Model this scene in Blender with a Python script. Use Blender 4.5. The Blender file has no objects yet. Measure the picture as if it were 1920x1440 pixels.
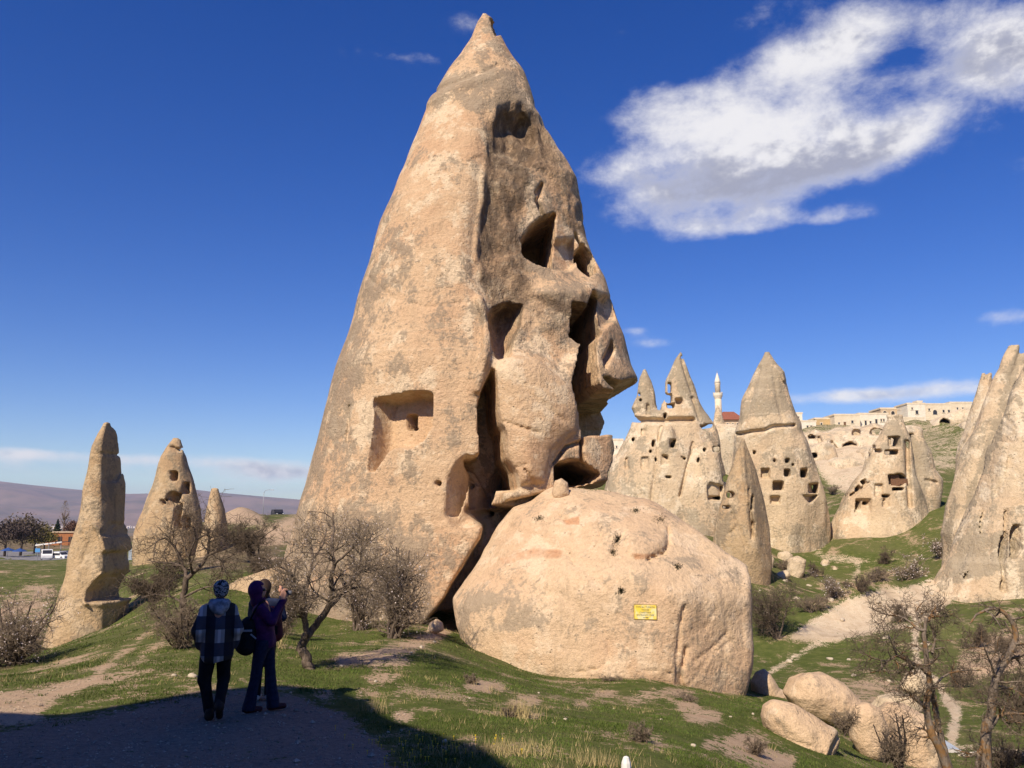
import bpy, math, random
import numpy as np

# ------------------------------------------------------------------ scene, camera, light
scene = bpy.context.scene
COL = scene.collection
CZ = 3.0                                    # camera height above the shaded path's level
PITCH = math.atan(250 / 1600)
SN, CS = math.sin(PITCH), math.cos(PITCH)
cam_d = bpy.data.cameras.new('camera'); cam_d.sensor_width = 36; cam_d.lens = 30
cam_d.clip_start = 0.1; cam_d.clip_end = 60000
cam = bpy.data.objects.new('camera', cam_d); COL.objects.link(cam)
cam.location = (0, 0, CZ); cam.rotation_euler = (math.pi / 2 + PITCH, 0, 0)
scene.camera = cam

SUN_AZ = math.radians(29)                   # light travels this far right of straight ahead
SUN_EL = math.radians(43)
LDIR = np.array([math.sin(SUN_AZ) * math.cos(SUN_EL), math.cos(SUN_AZ) * math.cos(SUN_EL), -math.sin(SUN_EL)])
sun_d = bpy.data.lights.new('sun', 'SUN'); sun_d.energy = 5.0; sun_d.angle = math.radians(0.5)
sun_d.color = (1.0, 0.875, 0.71)
sun = bpy.data.objects.new('sun', sun_d); COL.objects.link(sun)
sun.location = (-40, -40, 60)
from mathutils import Vector
sun.rotation_euler = Vector(LDIR).to_track_quat('-Z', 'Y').to_euler()

scene.view_settings.view_transform = 'Standard'
scene.view_settings.look = 'None'
scene.view_settings.gamma = 1.0
scene.view_settings.exposure = 0.30
scene.render.engine = 'CYCLES'
scene.cycles.use_denoising = True
try: scene.cycles.denoiser = 'OPENIMAGEDENOISE'
except Exception: pass
scene.cycles.max_bounces = 6; scene.cycles.diffuse_bounces = 3
scene.cycles.volume_bounces = 0; scene.cycles.transparent_max_bounces = 12
scene.render.use_persistent_data = False

def P(px, py, D):
    """photo pixel at distance D in front of the camera -> world point"""
    u = (px - 960) / 1600; v = (720 - py) / 1600
    dy = CS - v * SN; dz = SN + v * CS
    return np.array([u / dy * D, D, CZ + dz / dy * D])
def proj(x, y, z):
    zc = z - CZ
    d = y * CS + zc * SN
    d = np.where(d < 0.3, 0.3, d)
    return 960 + 1600 * x / d, 720 - 1600 * (zc * CS - y * SN) / d

# ------------------------------------------------------------------ node helpers
def mat_new(name):
    m = bpy.data.materials.new(name); m.use_nodes = True
    m.node_tree.nodes.clear()
    return m
class NT:
    def __init__(s, tree): s.t = tree; s.n = tree.nodes; s.l = tree.links
    def add(s, typ, **kw):
        n = s.n.new(typ)
        for k, v in kw.items(): setattr(n, k, v)
        return n
    def put(s, sock, v):
        if isinstance(v, bpy.types.NodeSocket): s.l.new(v, sock)
        elif v is not None:
            if isinstance(v, (tuple, list)) and len(v) == 3 and sock.type == 'RGBA': v = (*v, 1)
            sock.default_value = v
    def math(s, op, a, b=None, c=None, clamp=False):
        n = s.add('ShaderNodeMath', operation=op, use_clamp=clamp)
        s.put(n.inputs[0], a)
        if b is not None: s.put(n.inputs[1], b)
        if c is not None: s.put(n.inputs[2], c)
        return n.outputs[0]
    def vmath(s, op, a, b=None, c=None):
        n = s.add('ShaderNodeVectorMath', operation=op)
        s.put(n.inputs[0], a)
        if b is not None: s.put(n.inputs[1], b)
        if c is not None: s.put(n.inputs[2], c)
        return n.outputs['Value'] if op in ('DOT_PRODUCT', 'LENGTH', 'DISTANCE') else n.outputs[0]
    def noise(s, vec, scale, detail=4, rough=0.55, dist=0.0, lac=2.0):
        n = s.add('ShaderNodeTexNoise')
        s.put(n.inputs['Vector'], vec)
        n.inputs['Scale'].default_value = scale; n.inputs['Detail'].default_value = detail
        n.inputs['Roughness'].default_value = rough; n.inputs['Distortion'].default_value = dist
        n.inputs['Lacunarity'].default_value = lac
        return n.outputs['Fac']
    def voronoi(s, vec, scale, feature='F1', rnd=1.0):
        n = s.add('ShaderNodeTexVoronoi', feature=feature)
        s.put(n.inputs['Vector'], vec); n.inputs['Scale'].default_value = scale
        n.inputs['Randomness'].default_value = rnd
        return n.outputs['Distance']
    def ramp(s, v, lo, hi, a=0.0, b=1.0, smooth=True):
        n = s.add('ShaderNodeMapRange')
        if smooth: n.interpolation_type = 'SMOOTHSTEP'
        s.put(n.inputs[0], v)
        for i, q in enumerate((lo, hi, a, b)): s.put(n.inputs[i + 1], q)
        return n.outputs[0]
    def mix(s, f, a, b, blend='MIX'):
        n = s.add('ShaderNodeMix', data_type='RGBA', blend_type=blend)
        n.clamp_factor = True
        s.put(n.inputs[0], f)
        s.put(n.inputs[6], a); s.put(n.inputs[7], b)
        return n.outputs[2]
    def coords(s, kind='Object'):
        return s.add('ShaderNodeTexCoord').outputs[kind]
    def mapping(s, vec, scale=(1, 1, 1), loc=(0, 0, 0), rot=(0, 0, 0)):
        n = s.add('ShaderNodeMapping'); s.put(n.inputs[0], vec)
        n.inputs['Scale'].default_value = scale; n.inputs['Location'].default_value = loc
        n.inputs['Rotation'].default_value = rot
        return n.outputs[0]
    def attr(s, name):
        n = s.add('ShaderNodeAttribute'); n.attribute_name = name
        return n.outputs['Fac']
    def bump(s, h, strength, dist, normal=None):
        n = s.add('ShaderNodeBump'); s.put(n.inputs['Height'], h)
        n.inputs['Strength'].default_value = strength; n.inputs['Distance'].default_value = dist
        if normal is not None: s.put(n.inputs['Normal'], normal)
        return n.outputs[0]
    def finish(s, color, rough=0.9, normal=None, spec=0.2, **kw):
        b = s.add('ShaderNodeBsdfPrincipled'); o = s.add('ShaderNodeOutputMaterial')
        s.put(b.inputs['Base Color'], color); s.put(b.inputs['Roughness'], rough)
        b.inputs['Specular IOR Level'].default_value = spec
        if normal is not None: s.put(b.inputs['Normal'], normal)
        for k, v in kw.items(): s.put(b.inputs[k], v)
        s.l.new(b.outputs[0], o.inputs[0])
        return b

# ------------------------------------------------------------------ world: Nishita sky with clouds far off
world = bpy.data.worlds.new('World'); scene.world = world; world.use_nodes = True
W = NT(world.node_tree); W.n.clear()
sky = W.add('ShaderNodeTexSky', sky_type='NISHITA')
sky.sun_disc = False
sky.sun_elevation = SUN_EL
sky.sun_rotation = math.pi + SUN_AZ          # the sun stands behind the camera, to the left
sky.altitude = 1200; sky.air_density = 1.0; sky.dust_density = 0.15; sky.ozone_density = 2.6
hsv = W.add('ShaderNodeHueSaturation')
hsv.inputs['Hue'].default_value = 0.522; hsv.inputs['Saturation'].default_value = 1.40; hsv.inputs['Value'].default_value = 1.0
W.l.new(sky.outputs[0], hsv.inputs['Color'])
gen = W.coords('Generated')
sep = W.add('ShaderNodeSeparateXYZ'); W.l.new(gen, sep.inputs[0])
az = W.math('ARCTAN2', sep.outputs[0], sep.outputs[1])
el = W.math('ARCSINE', sep.outputs[2])
comb = W.add('ShaderNodeCombineXYZ'); W.put(comb.inputs[0], az); W.put(comb.inputs[1], el)
ae = comb.outputs[0]
def azel(px, py):
    p = P(px, py, 1.0) - np.array([0, 0, CZ]); p /= np.linalg.norm(p)
    return math.atan2(p[0], p[1]), math.asin(p[2])
CLOUDS = [  # px, py, rx, ry, weight
    (1250, 205, 70, 50, .80), (1310, 255, 120, 75, .85), (1430, 300, 150, 62, .9), (1560, 285, 120, 46, .75), (1660, 265, 100, 34, .7), (1370, 345, 110, 36, .55), (1340, 185, 70, 38, .6),
    (1480, 120, 85, 34, .8), (1570, 100, 80, 48, .62), (1690, 30, 130, 40, .75), (1840, 85, 100, 62, .95), (1900, 150, 60, 40, .7), (1600, 20, 60, 30, .5),
    (1750, 215, 70, 36, .6), (1140, 325, 62, 28, .85), (1215, 385, 75, 42, .82), (1350, 425, 90, 22, .95), (1440, 408, 60, 28, .9), (1550, 190, 100, 44, .78), (1910, 50, 90, 70, .6),
    (1565, 408, 60, 17, .85), (1885, 596, 75, 20, .95), (1700, 738, 170, 17, .85), (1580, 742, 90, 13, .7), (1780, 725, 70, 16, .6),
    (50, 852, 95, 10, .75), (270, 862, 70, 10, .7), (430, 868, 80, 14, .8), (540, 884, 70, 14, .75), (250, 890, 340, 26, .5),
    (1175, 770, 40, 26, .62), (1225, 642, 55, 11, .45), (1190, 620, 25, 8, .5), (760, 108, 110, 16, .52), (875, 40, 40, 22, .5),
    (1420, 28, 80, 30, .5), (2120, 220, 220, 120, .9), (2300, 500, 160, 30, .8), (-260, 850, 200, 16, .6), (1180, 60, 40, 18, .3)]
acc = None; ysum = None
for (cx, cy, rx, ry, w) in CLOUDS:
    a0, e0 = azel(cx, cy); a1, _ = azel(cx + rx, cy); _, e1 = azel(cx, cy - ry)
    sa, se = 1 / max(a1 - a0, 1e-3), 1 / max(e1 - e0, 1e-3)
    q = W.vmath('MULTIPLY_ADD', ae, (sa, se, 0), (-a0 * sa, -e0 * se, 0))
    g = W.math('POWER', math.e, W.math('MULTIPLY', W.vmath('DOT_PRODUCT', q, q), -0.65))
    acc = W.math('MULTIPLY', g, w) if acc is None else W.math('MULTIPLY_ADD', g, w, acc)
    if rx * ry > 3500:
        gy_ = W.math('MULTIPLY', g, W.vmath('DOT_PRODUCT', q, (0, w, 0)))
        ysum = gy_ if ysum is None else W.math('ADD', gy_, ysum)
cmap = W.mapping(ae, (1.0, 1.55, 1.0))
n1 = W.noise(cmap, 8.0, 10, 0.66, 0.1)
n2 = W.noise(W.mapping(ae, (1.0, 1.55, 1.0), (0.012, -0.022, 0)), 8.0, 4, 0.60, 0.1)
macc = W.math('MULTIPLY', W.math('MINIMUM', acc, 1.25), .92)
dens = W.math('ADD', macc, W.math('MULTIPLY', W.math('SUBTRACT', n1, 0.5), 2.3))
dens = W.math('ADD', dens, W.math('MULTIPLY', W.math('SUBTRACT', W.noise(cmap, 3.4, 2, 0.5), 0.5), 1.2))
alpha = W.math('MULTIPLY', W.ramp(dens, 0.30, 1.35), W.ramp(macc, 0.12, 0.45))
lit = W.ramp(W.math('ADD', W.math('MULTIPLY', W.math('SUBTRACT', n1, n2), 2.2), W.math('MULTIPLY', ysum, 0.55)), -0.45, 0.25)
thick = W.ramp(dens, 0.6, 1.3)
ccol = W.mix(W.math('MULTIPLY', thick, W.ramp(lit, 0.0, 1.0, 1.0, 0.0)), (0.92, 0.90, 0.90), (0.40, 0.41, 0.50))
bg1 = W.add('ShaderNodeBackground'); W.l.new(hsv.outputs[0], bg1.inputs[0]); bg1.inputs[1].default_value = 0.100
bg2 = W.add('ShaderNodeBackground'); W.put(bg2.inputs[0], ccol); bg2.inputs[1].default_value = 0.85
mixs = W.add('ShaderNodeMixShader'); W.put(mixs.inputs[0], W.math('MULTIPLY', alpha, 0.93))
W.l.new(bg1.outputs[0], mixs.inputs[1]); W.l.new(bg2.outputs[0], mixs.inputs[2])
world.cycles.sampling_method = 'MANUAL'; world.cycles.sample_map_resolution = 256
wo = W.add('ShaderNodeOutputWorld'); W.l.new(mixs.outputs[0], wo.inputs[0])

# ------------------------------------------------------------------ mesh helpers
def mesh_np(name, verts, faces, smooth=True, attrs=None):
    """faces: (n,4) or (n,3) int array, or list of such arrays"""
    me = bpy.data.meshes.new(name)
    verts = np.asarray(verts, np.float32)
    if not isinstance(faces, (list, tuple)): faces = [faces]
    faces = [np.asarray(f, np.int32) for f in faces if len(f)]
    nl = sum(f.size for f in faces); nf = sum(len(f) for f in faces)
    me.vertices.add(len(verts)); me.vertices.foreach_set('co', verts.ravel())
    me.loops.add(nl); me.loops.foreach_set('vertex_index', np.concatenate([f.ravel() for f in faces]))
    tot = np.concatenate([np.full(len(f), f.shape[1], np.int32) for f in faces])
    st = np.concatenate([[0], np.cumsum(tot)[:-1]]).astype(np.int32)
    me.polygons.add(nf); me.polygons.foreach_set('loop_start', st); me.polygons.foreach_set('loop_total', tot)
    me.polygons.foreach_set('use_smooth', np.full(nf, bool(smooth)))
    if attrs:
        for k, v in attrs.items():
            a = me.attributes.new(k, 'FLOAT', 'POINT'); a.data.foreach_set('value', np.asarray(v, np.float32))
    me.update(calc_edges=True)
    return me
def link(name, me, mat=None, parent=None, loc=None, rotz=0):
    o = bpy.data.objects.new(name, me); COL.objects.link(o)
    if mat is not None and me is not None and not me.materials: me.materials.append(mat)
    if parent is not None: o.parent = parent
    if loc is not None: o.location = loc
    if rotz: o.rotation_euler = (0, 0, rotz)
    return o
def tag(o, label=None, cat=None, group=None, kind=None):
    if label: o['label'] = label
    if cat: o['category'] = cat
    if group: o['group'] = group
    if kind: o['kind'] = kind
    return o
def empty(name, loc=(0, 0, 0), rotz=0):
    o = bpy.data.objects.new(name, None); COL.objects.link(o)
    o.location = loc; o.rotation_euler = (0, 0, rotz); o.empty_display_size = 0.2
    return o
def fixobj(name, verts, faces, mat, base, attrs=None, parent=None, smooth=True):
    """mesh given in world space, stored relative to its base"""
    base = np.asarray(base, float)
    me = mesh_np(name, np.asarray(verts) - base, faces, smooth, attrs)
    return link(name, me, mat, parent, tuple(base))
class MB:
    """collects boxes, prisms and tubes into one mesh"""
    def __init__(s): s.v = []; s.q = []; s.t = []; s.n = 0
    def raw(s, v, q=(), t=()):
        v = np.asarray(v, float).reshape(-1, 3)
        s.v.append(v)
        if len(q): s.q.append(np.asarray(q, int) + s.n)
        if len(t): s.t.append(np.asarray(t, int) + s.n)
        s.n += len(v); return s
    def box(s, c, d, rz=0.0, taper=1.0, rx=0.0, ry=0.0):
        h = np.array(d, float) / 2
        k = np.array([[-1, -1, -1], [1, -1, -1], [1, 1, -1], [-1, 1, -1], [-1, -1, 1], [1, -1, 1], [1, 1, 1], [-1, 1, 1]], float)
        v = k * h; v[4:, :2] *= taper
        if rx:
            c_, s_ = math.cos(rx), math.sin(rx); v = v @ np.array([[1, 0, 0], [0, c_, s_], [0, -s_, c_]])
        if ry:
            c_, s_ = math.cos(ry), math.sin(ry); v = v @ np.array([[c_, 0, -s_], [0, 1, 0], [s_, 0, c_]])
        if rz:
            c_, s_ = math.cos(rz), math.sin(rz); v = v @ np.array([[c_, s_, 0], [-s_, c_, 0], [0, 0, 1]])
        return s.raw(v + np.array(c, float), [[0, 3, 2, 1], [4, 5, 6, 7], [0, 1, 5, 4], [1, 2, 6, 5], [2, 3, 7, 6], [3, 0, 4, 7]])
    def lathe(s, prof, c=(0, 0, 0), n=16, cap=True):
        prof = np.array(prof, float); m = len(prof)
        a = np.arange(n) * 2 * math.pi / n
        v = np.stack([np.outer(prof[:, 0], np.cos(a)), np.outer(prof[:, 0], np.sin(a)), np.repeat(prof[:, 1][:, None], n, 1)], -1).reshape(-1, 3)
        q = []
        for i in range(m - 1):
            for j in range(n):
                q.append([i * n + j, i * n + (j + 1) % n, (i + 1) * n + (j + 1) % n, (i + 1) * n + j])
        s.raw(v + np.array(c, float), q); k = s.n - len(v)
        if cap:
            for ring, rev in ((0, True), (m - 1, False)):
                s.raw([np.array(c, float) + [0, 0, prof[ring, 1]]])
                cc = s.n - 1
                t = [[k + ring * n + (j + 1) % n, k + ring * n + j, cc] if rev else [k + ring * n + j, k + ring * n + (j + 1) % n, cc] for j in range(n)]
                s.t.append(np.array(t))
        return s
    def tube(s, pts, rad, n=6, cap=True):
        v, q, t = tube_np(np.array(pts, float), np.array(rad, float) * np.ones(len(pts)), n)
        return s.raw(v, q, t)
    def mesh(s, name, smooth=False, off=(0, 0, 0)):
        f = []
        if s.q: f.append(np.concatenate(s.q))
        if s.t: f.append(np.concatenate(s.t))
        return mesh_np(name, np.concatenate(s.v) - np.array(off, float), f, smooth)
    def build(s, name, mat, parent=None, loc=None, smooth=False, rotz=0):
        return link(name, s.mesh(name, smooth), mat, parent, loc, rotz)
def tube_np(p, r, n=6):
    m = len(p)
    d = np.gradient(p, axis=0); d /= np.linalg.norm(d, axis=1)[:, None] + 1e-9
    ref = np.array([0.31, 0.17, 0.93]) if abs(d[0, 2]) < 0.8 else np.array([0.9, 0.3, 0.1])
    u = np.cross(d, ref); u /= np.linalg.norm(u, axis=1)[:, None] + 1e-9
    w = np.cross(d, u)
    a = np.arange(n) * 2 * math.pi / n
    v = p[:, None, :] + r[:, None, None] * (np.cos(a)[None, :, None] * u[:, None, :] + np.sin(a)[None, :, None] * w[:, None, :])
    i, j = np.meshgrid(np.arange(m - 1), np.arange(n), indexing='ij')
    q = np.stack([i * n + j, i * n + (j + 1) % n, (i + 1) * n + (j + 1) % n, (i + 1) * n + j], -1).reshape(-1, 4)
    v = np.concatenate([v.reshape(-1, 3), p[:1], p[-1:]])
    k = m * n
    jj = np.arange(n)
    t = np.concatenate([np.stack([jj * 0 + k, (jj + 1) % n, jj], -1), np.stack([jj * 0 + k + 1, (m - 1) * n + jj, (m - 1) * n + (jj + 1) % n], -1)])
    return v, q, t

# ------------------------------------------------------------------ solid fields
def _axis_up(A, axis, n, o, res, sc):
    x = (o + np.arange(n) * res) / sc
    x0 = np.floor(x[0]) - 1
    i = np.floor(x).astype(int); f = (x - i).astype(np.float32)
    i = (i - x0).astype(int)
    w = [(1 - f) ** 3 / 6, (3 * f ** 3 - 6 * f ** 2 + 4) / 6, (-3 * f ** 3 + 3 * f ** 2 + 3 * f + 1) / 6, f ** 3 / 6]
    sh = [1, 1, 1]; sh[axis] = n
    out = None
    for k in range(4):
        t = np.take(A, i + k - 1, axis=axis) * w[k].reshape(sh).astype(np.float32)
        out = t if out is None else out + t
    return out
def gnoise(shape, o, res, sc, seed):
    """smooth band-limited noise, about -1..1, on a regular grid; sc may be a triple"""
    sc = np.ones(3) * np.array(sc, float)
    rng = np.random.default_rng(seed)
    m = []
    for a in range(3):
        lo = math.floor(o[a] / sc[a]) - 1; hi = math.floor((o[a] + shape[a] * res) / sc[a]) + 4
        m.append(hi - lo + 1)
    A = rng.uniform(-1, 1, m).astype(np.float32) * 1.9
    for a in range(3): A = _axis_up(A, a, shape[a], o[a], res, sc[a])
    return A
def fbm(shape, o, res, sc, seed, octs=3, gain=0.5):
    sc = np.ones(3) * np.array(sc, float); out = 0; amp = 1.0
    for k in range(octs):
        out = out + amp * gnoise(shape, o, res, sc, seed + 31 * k); amp *= gain; sc = sc / 1.93
    return out
def surface_nets(F, o, res):
    S = F < 0
    c = np.zeros(tuple(np.array(F.shape) - 1), np.uint8)
    n0, n1, n2 = F.shape
    offs = [(a, b, d) for a in (0, 1) for b in (0, 1) for d in (0, 1)]
    for a, b, d in offs: c += S[a:n0 - 1 + a, b:n1 - 1 + b, d:n2 - 1 + d]
    act = (c > 0) & (c < 8)
    idx = np.full(c.shape, -1, np.int32)
    I, J, K = np.nonzero(act); N = len(I)
    idx[I, J, K] = np.arange(N)
    vals = {q: F[I + q[0], J + q[1], K + q[2]] for q in offs}
    pos = np.zeros((N, 3), np.float32); cnt = np.zeros(N, np.float32)
    for qa in offs:
        for ax in range(3):
            if qa[ax]: continue
            qb = list(qa); qb[ax] = 1; qb = tuple(qb)
            va, vb = vals[qa], vals[qb]
            m = (va < 0) != (vb < 0)
            t = va[m] / (va[m] - vb[m])
            p = np.tile(np.array(qa, np.float32), (m.sum(), 1)); p[:, ax] = t
            pos[m] += p; cnt[m] += 1
    pos /= cnt[:, None]
    V = (pos + np.stack([I, J, K], -1)) * res + np.array(o)
    quads = []
    for ax in range(3):
        sl0 = [slice(1, -1)] * 3; sl1 = [slice(1, -1)] * 3
        sl0[ax] = slice(0, -1); sl1[ax] = slice(1, None)
        A = S[tuple(sl0)]; B = S[tuple(sl1)]
        e = np.nonzero(A != B)
        st = A[e]
        base = [e[k] + (0 if k == ax else 1) for k in range(3)]
        b1, b2 = [(1, 2), (2, 0), (0, 1)][ax]
        def cell(d1, d2):
            q = [base[0].copy(), base[1].copy(), base[2].copy()]
            q[b1] -= d1; q[b2] -= d2
            return idx[q[0], q[1], q[2]]
        q = np.stack([cell(1, 1), cell(0, 1), cell(0, 0), cell(1, 0)], -1)
        q[~st] = q[~st][:, ::-1]
        quads.append(q)
    return V, np.concatenate(quads)
def smax(a, b, k):
    h = np.clip(0.5 - 0.5 * (b - a) / k, 0, 1)
    return b + (a - b) * h + k * h * (1 - h)
def smin(a, b, k): return -smax(-a, -b, k)
def sstep(x, a, b):
    t = np.clip((x - a) / (b - a), 0, 1); return t * t * (3 - 2 * t)
def poly_sd(X, Y, poly):
    """signed distance (negative inside) to a closed polygon"""
    p = np.array(poly, np.float32); d = np.full(X.shape, 1e9, np.float32); ins = np.zeros(X.shape, bool)
    for a, b in zip(p, np.roll(p, -1, 0)):
        e = b - a; wx, wy = X - a[0], Y - a[1]
        t = np.clip((wx * e[0] + wy * e[1]) / (e @ e + 1e-9), 0, 1)
        d = np.minimum(d, (wx - e[0] * t) ** 2 + (wy - e[1] * t) ** 2)
        c1 = (a[1] > Y) != (b[1] > Y)
        xc = a[0] + (Y - a[1]) * e[0] / (e[1] if abs(e[1]) > 1e-6 else 1e-6)
        ins ^= c1 & (X < xc)
    d = np.sqrt(d)
    return np.where(ins, -d, d)
def line_d(X, Y, pts, widths=None):
    d = np.full(X.shape, 1e9, np.float32)
    p = np.array(pts, np.float32)
    for a, b in zip(p[:-1], p[1:]):
        e = b - a; wx, wy = X - a[0], Y - a[1]
        t = np.clip((wx * e[0] + wy * e[1]) / (e @ e + 1e-9), 0, 1)
        d = np.minimum(d, np.hypot(wx - e[0] * t, wy - e[1] * t))
    return d
class Raster:
    """a relief drawing in photo pixels that is later cut into a solid"""
    def __init__(s, x0, y0, x1, y1, step=1.0, fill=0.0):
        s.x0, s.y0, s.st = x0, y0, step
        s.w = int((x1 - x0) / step) + 2; s.h = int((y1 - y0) / step) + 2
        s.a = np.full((s.h, s.w), fill, np.float32)
    def _win(s, pts, m):
        p = np.array(pts, float)
        i0 = max(int((p[:, 0].min() - m - s.x0) / s.st), 0); i1 = min(int((p[:, 0].max() + m - s.x0) / s.st) + 2, s.w)
        j0 = max(int((p[:, 1].min() - m - s.y0) / s.st), 0); j1 = min(int((p[:, 1].max() + m - s.y0) / s.st) + 2, s.h)
        if i1 <= i0 or j1 <= j0: return None
        X, Y = np.meshgrid(s.x0 + np.arange(i0, i1) * s.st, s.y0 + np.arange(j0, j1) * s.st)
        return slice(j0, j1), slice(i0, i1), X.astype(np.float32), Y.astype(np.float32)
    def poly(s, poly, depth, soft=3.0, mode='max'):
        w = s._win(poly, soft + 2)
        if w is None: return s
        sd = poly_sd(w[2], w[3], poly)
        v = depth * sstep(-sd, -soft * 0.5, soft * 0.5)
        s._put(w, v, mode); return s
    def dome(s, poly, depth, reach, mode='max'):
        """deepens from the outline inwards over `reach` pixels"""
        w = s._win(poly, 4)
        if w is None: return s
        sd = poly_sd(w[2], w[3], poly)
        t = np.clip(-sd / reach, 0, 1)
        s._put(w, depth * np.sqrt(np.clip(1 - (1 - t) ** 2, 0, 1)), mode); return s
    def line(s, pts, depth, width, mode='max'):
        w = s._win(pts, width + 2)
        if w is None: return s
        d = line_d(w[2], w[3], pts)
        s._put(w, depth * (1 - sstep(d, 0.15 * width, width)), mode); return s
    def _put(s, w, v, mode):
        r = s.a[w[0], w[1]]
        if mode == 'max': np.maximum(r, v, out=r)
        elif mode == 'min': np.minimum(r, v, out=r)
        else: r += v
    def blur(s, r):
        k = max(int(r / s.st), 1)
        for _ in range(2):
            for ax in (0, 1):
                p = [(0, 0), (0, 0)]; p[ax] = (k + 1, k)
                c = np.cumsum(np.pad(s.a, p, mode='edge').astype(np.float64), axis=ax)
                n = s.a.shape[ax]
                s.a = ((np.take(c, np.arange(2 * k + 1, 2 * k + 1 + n), ax) - np.take(c, np.arange(0, n), ax)) / (2 * k + 1)).astype(np.float32)
        return s
    def get(s, px, py):
        x = np.clip((px - s.x0) / s.st, 0, s.w - 1.01); y = np.clip((py - s.y0) / s.st, 0, s.h - 1.01)
        i = x.astype(np.int32); j = y.astype(np.int32); fx = x - i; fy = y - j
        a = s.a
        return (a[j, i] * (1 - fx) + a[j, i + 1] * fx) * (1 - fy) + (a[j + 1, i] * (1 - fx) + a[j + 1, i + 1] * fx) * fy
def rect(x0, y0, x1, y1): return [(x0, y0), (x1, y0), (x1, y1), (x0, y1)]
def arch(x0, y0, x1, y1, k=6):
    r = (x1 - x0) / 2; cx = (x0 + x1) / 2; h = min(r * 1.0, (y1 - y0) * .6)
    return [(x0, y1)] + [(cx - r * math.cos(a), y0 + h - h * math.sin(a)) for a in np.linspace(0, math.pi, k)] + [(x1, y1)]

def spire(name, D, left, right, mat, res, zbot, ratio=0.9, expo=2.2, cuts=(), shear=0.0, noise=((3.0, .22), (1.1, .09), (.45, .035)),
          vstretch=1.8, seed=1, extra=None, attr_fn=None, lean=0.0, warp=2.0, flute=0.0, base=None, post=None):
    """a rock whose outline is given by its left and right edge; cuts = list of (Raster, shear) relief drawings"""
    L = np.array([P(a, b, D) for a, b in left]); R = np.array([P(a, b, D) for a, b in right])
    L = L[np.argsort(L[:, 2])]; R = R[np.argsort(R[:, 2])]
    ztop = min(L[-1, 2], R[-1, 2])
    hwmax = max((np.interp(R[:, 2], R[:, 2], R[:, 0]) - np.interp(R[:, 2], L[:, 2], L[:, 0])).max() / 2, 0.3)
    x0 = L[:, 0].min() - 4 * res - .3; x1 = R[:, 0].max() + 4 * res + .3
    hd = hwmax * ratio + abs(lean) * (ztop - zbot) * .5
    o = np.array([x0, D - hd - 4 * res - .4, zbot - 3 * res])
    shp = (int((x1 - x0) / res) + 2, int((2 * hd + .8) / res) + 8, int((ztop - zbot + .6) / res) + 8)
    x = (o[0] + np.arange(shp[0]) * res).astype(np.float32)[:, None, None]
    y = (o[1] + np.arange(shp[1]) * res).astype(np.float32)[None, :, None]
    z = (o[2] + np.arange(shp[2]) * res).astype(np.float32)[None, None, :]
    zf = z.ravel()
    xl = np.interp(zf, L[:, 2], L[:, 0]); xr = np.interp(zf, R[:, 2], R[:, 0])
    ker = np.array([1, 2, 1]) / 4.
    for a in (xl, xr): a[1:-1] = np.convolve(a, ker, 'valid')
    cx = ((xl + xr) / 2).astype(np.float32)[None, None, :]; hw = np.maximum((xr - xl) / 2, 0.06).astype(np.float32)[None, None, :]
    hdz = hw * ratio
    cy = (D + lean * (z - zbot)).astype(np.float32)
    qx = np.abs((x - cx) / hw); qy = np.abs((y - cy) / hdz)
    q = (qx ** expo + qy ** expo) ** (1 / expo)
    slope = np.gradient(np.maximum((xr - xl) / 2, .06), res); cs = np.clip(1 / np.sqrt(1 + slope ** 2), .55, 1).astype(np.float32)[None, None, :]
    f = (q - 1) * np.minimum(hw, hdz) * cs
    f = np.maximum(f, z - ztop); f = np.maximum(f, zbot - z)
    if flute:
        ang = np.arctan2(y - cy, x - cx)
        f = f + flute * gnoise((64, 2, shp[2]), (0, 0, o[2]), .25, (1.0, 1, 9.0), seed + 5)[np.clip(((ang + math.pi) / (2 * math.pi) * 63), 0, 63).astype(int), 0, np.arange(shp[2])[None, None, :]]
    for k, (sc, am) in enumerate(noise):
        f = f + am * gnoise(shp, o, res, (sc, sc, sc * vstretch), seed * 97 + k)
    if extra is not None: f = extra(f, x, y, z)
    if cuts:
        ys = cy - hdz * np.sqrt(np.clip(1 - ((x - cx) / hw) ** 2, 0, 1))          # front of the uncut rock
        for rs, sx in cuts:
            M = np.nonzero((f > -7) & (f < .9) & (y < cy + hdz * .5))
            xi = x[M[0], 0, 0]; yi = y[0, M[1], 0]; zi = z[0, 0, M[2]]; ysi = ys[M[0], 0, M[2]]
            t = np.maximum(yi - ysi, 0)
            px, py = proj(xi - sx * t, np.minimum(yi, ysi), zi)
            if warp:
                wn = gnoise(shp, o, res, .55, seed + 777); w2 = gnoise(shp, o, res, .55, seed + 778)
                px = px + warp * wn[M]; py = py + warp * w2[M]
            f[M] += rs.get(px, py)
    if post is not None: f = post(f, x, y, z, shp, o, res)
    f[0] = f[-1] = 1; f[:, 0] = f[:, -1] = 1; f[:, :, 0] = f[:, :, -1] = 1
    V, Q = surface_nets(f, o, res)
    at = attr_fn(V) if attr_fn else None
    b = base if base is not None else (float(cx.ravel()[3]), D, zbot)
    return fixobj(name, V, Q, mat, b, at)

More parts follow.
